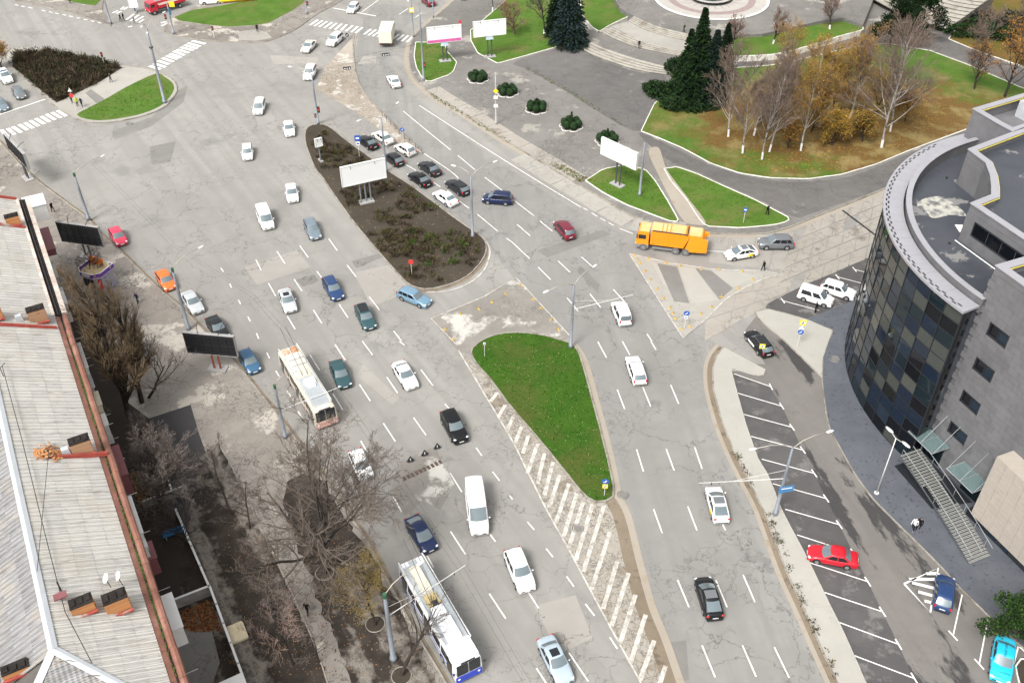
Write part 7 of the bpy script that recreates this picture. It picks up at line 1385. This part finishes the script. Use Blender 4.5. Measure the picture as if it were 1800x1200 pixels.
shr = [(p.x, p.y) for p in crom(pts([(560, 228), (548, 232), (547, 250), (560, 285), (590, 330), (640, 400), (690, 462), (722, 490), (760, 498), (810, 482), (838, 452), (840, 425), (790, 388), (740, 352), (690, 318), (640, 282), (590, 240)]))]
scrub('low_scrub', shr, 480, .1, .5, SCM, 'low brown leafless scrub covering the soil of the long island', 3, mask=-.05)
scrub('low_scrub', [(p.x, p.y) for p in pts([(690, 340), (760, 360), (800, 400), (770, 420), (720, 400), (700, 440), (740, 470), (800, 470), (830, 430), (790, 390), (720, 335)])], 90, .1, .75, [SCM[3], SCM[2], GN['bright'], SCM[0]], 'olive and yellowish bushes among the scrub of the long island', 4)
scrub('dense_hedge', [(p.x, p.y) for p in pts([(25, 93), (87, 91), (175, 107), (214, 120), (175, 145), (100, 181), (22, 118)])], 900, .14, .9, [SCM[1], SCM[0], pm('hedge_green', (.035, .042, .018), .95), SCM[2]], 'dense dark hedge filling the triangular bed at the upper left', 5, blades=22)
leaves('fallen_leaves', [(p.x, p.y) for p in GIw], 650, .13, [pm('leaf_pale', (.34, .33, .16), .8), LF_Y[0]], .05, 'pale fallen leaves dotted over the lawn island', 9)
leaves('fallen_leaves', [(p.x, p.y) for p in pts([(1280, 210), (1400, 150), (1540, 150), (1680, 190), (1600, 255), (1480, 300), (1350, 303), (1290, 270)])], 3500, .2, LF_O, .11, 'carpet of orange leaves under the birches', 10)
leaves('fallen_leaves', [(p.x, p.y) for p in pts([(420, 890), (520, 1000), (600, 930), (690, 1060), (770, 1190), (390, 1190), (340, 1050)])], 1500, .14, [LITTER, pm('leaf_grey', (.16, .135, .105), .9), pm('leaf_dark', (.07, .045, .03), .9)], .07, 'brown fallen leaves over the muddy ground', 12)
leaves('fallen_leaves', [(p.x, p.y) for p in BIw], 700, .11, [pm('leaf_tan', (.3, .23, .13), .9), LF_O[2], LF_Y[1]], .08, 'tan leaves over the soil of the long island', 13)
def tufts(poly, n, z, mats, label, seed, hgt=.13):
    rl = random.Random(seed); mb = MB(); xs = [p[0] for p in poly]; ys = [p[1] for p in poly]; k = 0
    for _ in range(n * 6):
        if k >= n: break
        x = rl.uniform(min(xs), max(xs)); y = rl.uniform(min(ys), max(ys))
        if not inpoly(poly, x, y): continue
        k += 1; mb.mi = rl.randrange(len(mats)); a = rl.uniform(0, 6.3); h = hgt * rl.uniform(.5, 1.3); w_ = rl.uniform(.06, .16); d = Vector((cos(a), sin(a), 0)) * w_
        c = Vector((x, y, z)); mb.quad(c - d, c + d, c + d * .6 + Vector((rl.gauss(0, .05), rl.gauss(0, .05), h)), c - d * .6 + Vector((rl.gauss(0, .05), rl.gauss(0, .05), h)))
    o = mb.build('grass_tufts', None, None, mats=mats); return tag(o, label, 'grass', kind='stuff')
GT = [pm('blade_dark', (.016, .055, .004), .9), pm('blade_mid', (.035, .10, .008), .9), pm('blade_light', (.07, .14, .02), .9)]
tufts([(p.x, p.y) for p in GIw], 1500, .12, GT[:2], 'short dark grass of the lawn island', 21, .05)
for i, (px, lb) in enumerate((([(731, 76), (728, 100), (732, 120), (752, 146), (790, 133), (803, 111), (781, 76)], 'grass under the pink-edged billboard'), ([(1035, 319), (1100, 293), (1135, 302), (1170, 352), (1188, 388), (1100, 358)], 'grass under the angled billboard'), ([(1172, 300), (1225, 309), (1350, 367), (1385, 386), (1300, 400), (1240, 396)], 'grass of the pointed lawn by the refuse truck'), ([(1130, 230), (1250, 285), (1300, 303), (1300, 220), (1270, 130), (1160, 180)], 'grass at the corner of the birch lawn'), ([(832, 57), (845, 95), (875, 110), (990, 78), (1010, 30), (900, 0)], 'grass under the right white billboard'), ([(140, 203), (200, 210), (283, 186), (303, 158), (276, 132), (160, 188)], 'grass of the upper left half-round lawn'))):
    tufts([(p.x, p.y) for p in pts(px)], 700, .17, GT[1:], lb, 30 + i, .06)
# weeds along the plaza joints
WD = [pm('blade_weed', (.10, .10, .03), .9), pm('blade_weed_dry', (.19, .15, .06), .9), GT[1]]
for i, (px, lb) in enumerate((([(925, 118), (1000, 158), (1060, 196), (1105, 222), (1100, 226), (1050, 197), (990, 160), (920, 122)], 'weeds along the joint across the plaza'), ([(975, 285), (1040, 318), (1020, 322), (965, 290)], 'weeds beside the plaza kerb slabs'), ([(760, 165), (900, 250), (897, 255), (755, 170)], 'weeds along the kerb of the bend'))): tufts([(p.x, p.y) for p in pts(px)], 500, .125, WD, lb, 50 + i, .12)
scrub('kerb_weeds', [(p.x, p.y) for p in pts([(1290, 800), (1315, 845), (1342, 897), (1412, 1070), (1470, 1197), (1476, 1195), (1418, 1066), (1350, 895), (1320, 842), (1295, 795)])], 60, .13, .22, [SCM[0], SCM[3], SCM[2]], 'dry weeds along the walk strip kerb', 61, blades=14)
# ================================================================== PEOPLE
def person_mesh(stride, armsw, seed, bag=False):
    me = bpy.data.meshes.new('p'); s = stride
    V = [(0, 0, .95), (0, .0, 1.18), (0, .01, 1.38), (0, .02, 1.5), (0, .035, 1.585), (0, .03, 1.70)]; RD = [(.15, .11), (.14, .10), (.165, .11), (.062, .06), (.078, .088), (.068, .08)]; E = [(0, 1), (1, 2), (2, 3), (3, 4), (4, 5)]
    def chain(root, L):
        p = root
        for v, r in L: V.append(v); RD.append(r); E.append((p, len(V) - 1)); p = len(V) - 1
    for k in (-1, 1):
        a = armsw * k
        chain(2, [((k * .19, .0, 1.42), (.065, .065)), ((k * .255, -.03 + a * .12, 1.15), (.05, .05)), ((k * .26, .06 + a * .26, .92), (.038, .038)), ((k * .255, .09 + a * .3, .83), (.045, .025)), ((k * .25, .10 + a * .31, .76), (.03, .018))])
        f = -k * s
        chain(0, [((k * .10, .0 + f * .05, .86), (.105, .10)), ((k * .105, .04 + f * .22, .49), (.07, .07)), ((k * .105, -.02 + f * .36 - (.05 if f < 0 else 0), .10 + (.06 if f < 0 else 0)), (.05, .05)), ((k * .11, .14 + f * .36, .05 + (.01 if f < 0 else 0)), (.045, .04))])
    me.from_pydata(V, E, []); o = bpy.data.objects.new('p', me); COL.objects.link(o); sk = o.modifiers.new('s', 'SKIN')
    for i, r in enumerate(RD): me.skin_vertices[0].data[i].radius = r; me.skin_vertices[0].data[i].use_root = i == 0
    sb = o.modifiers.new('u', 'SUBSURF'); sb.levels = 1; sb.render_levels = 1
    dg = bpy.context.evaluated_depsgraph_get(); m2 = bpy.data.meshes.new_from_object(o.evaluated_get(dg)); bpy.data.objects.remove(o)
    for p in m2.polygons:
        c = p.center; p.use_smooth = True; z = c.z; side_ = abs(c.x) > .19
        if z > 1.655 or (z > 1.58 and c.y < .0): p.material_index = 0
        elif z > 1.50: p.material_index = 1
        elif side_ and z < .87: p.material_index = 1
        elif z > .84: p.material_index = 2
        elif z > .10: p.material_index = 3
        else: p.material_index = 4
    for _ in range(5): m2.materials.append(None)
    return m2
PM = [person_mesh(0, .1, 1), person_mesh(.42, .5, 2), person_mesh(-.5, -.45, 3)]
SKN = pm('skin', (.42, .26, .19), .6, objspace=True); HAIRS = {k: pm('hair_' + k, c, .8, objspace=True) for k, c in (('dark', (.02, .015, .012)), ('grey', (.3, .29, .27)), ('cap', (.03, .03, .035)), ('white', (.6, .6, .6)))}
CL = {k: pm('cloth_' + k, c, .9, var=.1, objspace=True) for k, c in (('black', (.012, .012, .014)), ('navy', (.015, .02, .045)), ('grey', (.10, .10, .10)), ('vest', (.55, .62, .02)), ('red', (.62, .03, .05)), ('white', (.7, .7, .7)), ('brown', (.08, .055, .04)), ('jeans', (.04, .06, .11)), ('green', (.04, .055, .04)))}
def person(px, face, pose, hair, coat, legs, label, z=.12, h=1.0, group=None):
    """px: feet in the photo; face: heading (radians)"""
    p = at(px[0], px[1], z); o = bpy.data.objects.new('person', PM[pose]); COL.objects.link(o); o.location = (p.x, p.y, z); o.rotation_euler = (0, 0, face); o.scale = (h,) * 3
    for s, m in zip(o.material_slots, (HAIRS[hair], SKN, CL[coat], CL[legs], CL['white'] if 'white shoes' in label else CL['black'])): s.link = 'OBJECT'; s.material = m
    # coat skirt and face details as pieces of the figure
    MB().ell((0, .105, 1.60), (.014, .02, .018), 6, 4).build('nose', SKN, o)
    for s in (-1, 1): MB().ell((s * .03, .105, 1.625), (.011, .008, .008), 5, 3).build('eye', HAIRS['cap'], o); MB().ell((s * .078, .03, 1.61), (.012, .02, .03), 5, 4).build('ear', SKN, o)
    return tag(o, label, 'person', group)
person((243, 533), 2.6, 1, 'cap', 'navy', 'navy', 'person in dark blue walking on the pavement right of the kiosk'); person((253, 632), 2.9, 2, 'dark', 'black', 'black', 'person in black walking beside the brown poplars'); person((541, 1078), 2.8, 1, 'dark', 'black', 'black', 'person in black walking on the muddy ground near the bottom'); person((453, 57), .3, 1, 'dark', 'black', 'black', 'person in black on the pale concrete walk in the upper left')
person((196, 145), 2.2, 2, 'dark', 'black', 'jeans', 'person in black walking along the upper left path'); person((128, 182), 1.0, 0, 'dark', 'navy', 'black', 'person in dark clothes standing left of the yellow vest'); person((137, 187), 4.0, 0, 'dark', 'vest', 'navy', 'worker in a yellow vest at the upper left corner'); person((145, 188), 3.0, 1, 'cap', 'navy', 'navy', 'tall person in navy right of the yellow vest')
person((213, 39), 1.4, 1, 'dark', 'black', 'navy', 'left one of two dark walkers on the far zebra'); person((218, 37), 1.6, 2, 'dark', 'black', 'black', 'right one of two dark walkers on the far zebra'); person((237, 42), 2.0, 1, 'grey', 'grey', 'grey', 'person in grey crossing behind the two dark walkers'); person((124, 7), .5, 1, 'dark', 'black', 'black', 'person in black at the very top left lawn', .15)
person((1123, 86), 3.1, 1, 'grey', 'black', 'grey', 'person in black with light shoes standing below the middle steps', .78); person((1202, 57), 1.0, 2, 'dark', 'green', 'black', 'person in dark green near the fountain square', 1.82); person((1604, 931), 2.4, 1, 'white', 'white', 'black', 'person with white jacket and white shoes by the steel stairs', .16); person((1613, 930), 2.4, 2, 'dark', 'black', 'black', 'person in black beside the white jacket by the steel stairs', .16)
person((94, 373), 1.2, 1, 'dark', 'black', 'black', 'person in black at the house corner'); person((809, 49), 2.6, 1, 'dark', 'red', 'black', 'person in a red coat behind the pink-edged billboard'); person((1348, 378), 3.6, 1, 'dark', 'black', 'black', 'person in black on the dark path by the pointed lawn'); person((1341, 476), 2.0, 2, 'dark', 'black', 'black', 'person in black at the right triangle corner', .03); person((1433, 549), 1.6, 0, 'dark', 'black', 'black', 'person in black standing at the door of the small white van', .04)
person((812, 2), 2.6, 1, 'dark', 'black', 'jeans', 'left one of two walkers at the top edge of the side road'); person((818, 2), 2.6, 2, 'dark', 'black', 'black', 'right one of two walkers at the top edge of the side road')
# blue bench in the yard
p = at(308, 940, .5); t = thing('yard_bench', 'blue bench under the dense bare tree in the yard', 'bench', (p.x, p.y, .13), radians(25)); BLB = pm('bench_blue', (.03, .17, .38), .6)
for k in range(2): MB().box((0, .1 + k * .2, .46), (2.2, .17, .05)).build('seat_slat', BLB, t)
for k in range(2): MB().box((0, .45, .62 + k * .2), (2.2, .05, .15)).build('back_slat', BLB, t)
for x in (-.85, .85): MB().box((x, .2, .22), (.08, .5, .44)).build('leg', CONP, t)
# lettering on the cyan car
# (only its general shape can be made out in the photograph)
o = lettering('DAN AMAS', .30, MBLK, cy, (-.35, -.05, 1.466), (0, 0, 0)); lettering('DAN AMALI', .24, MBLK, cy, (1.62, 0, .888), (0, .075, -pi / 2))
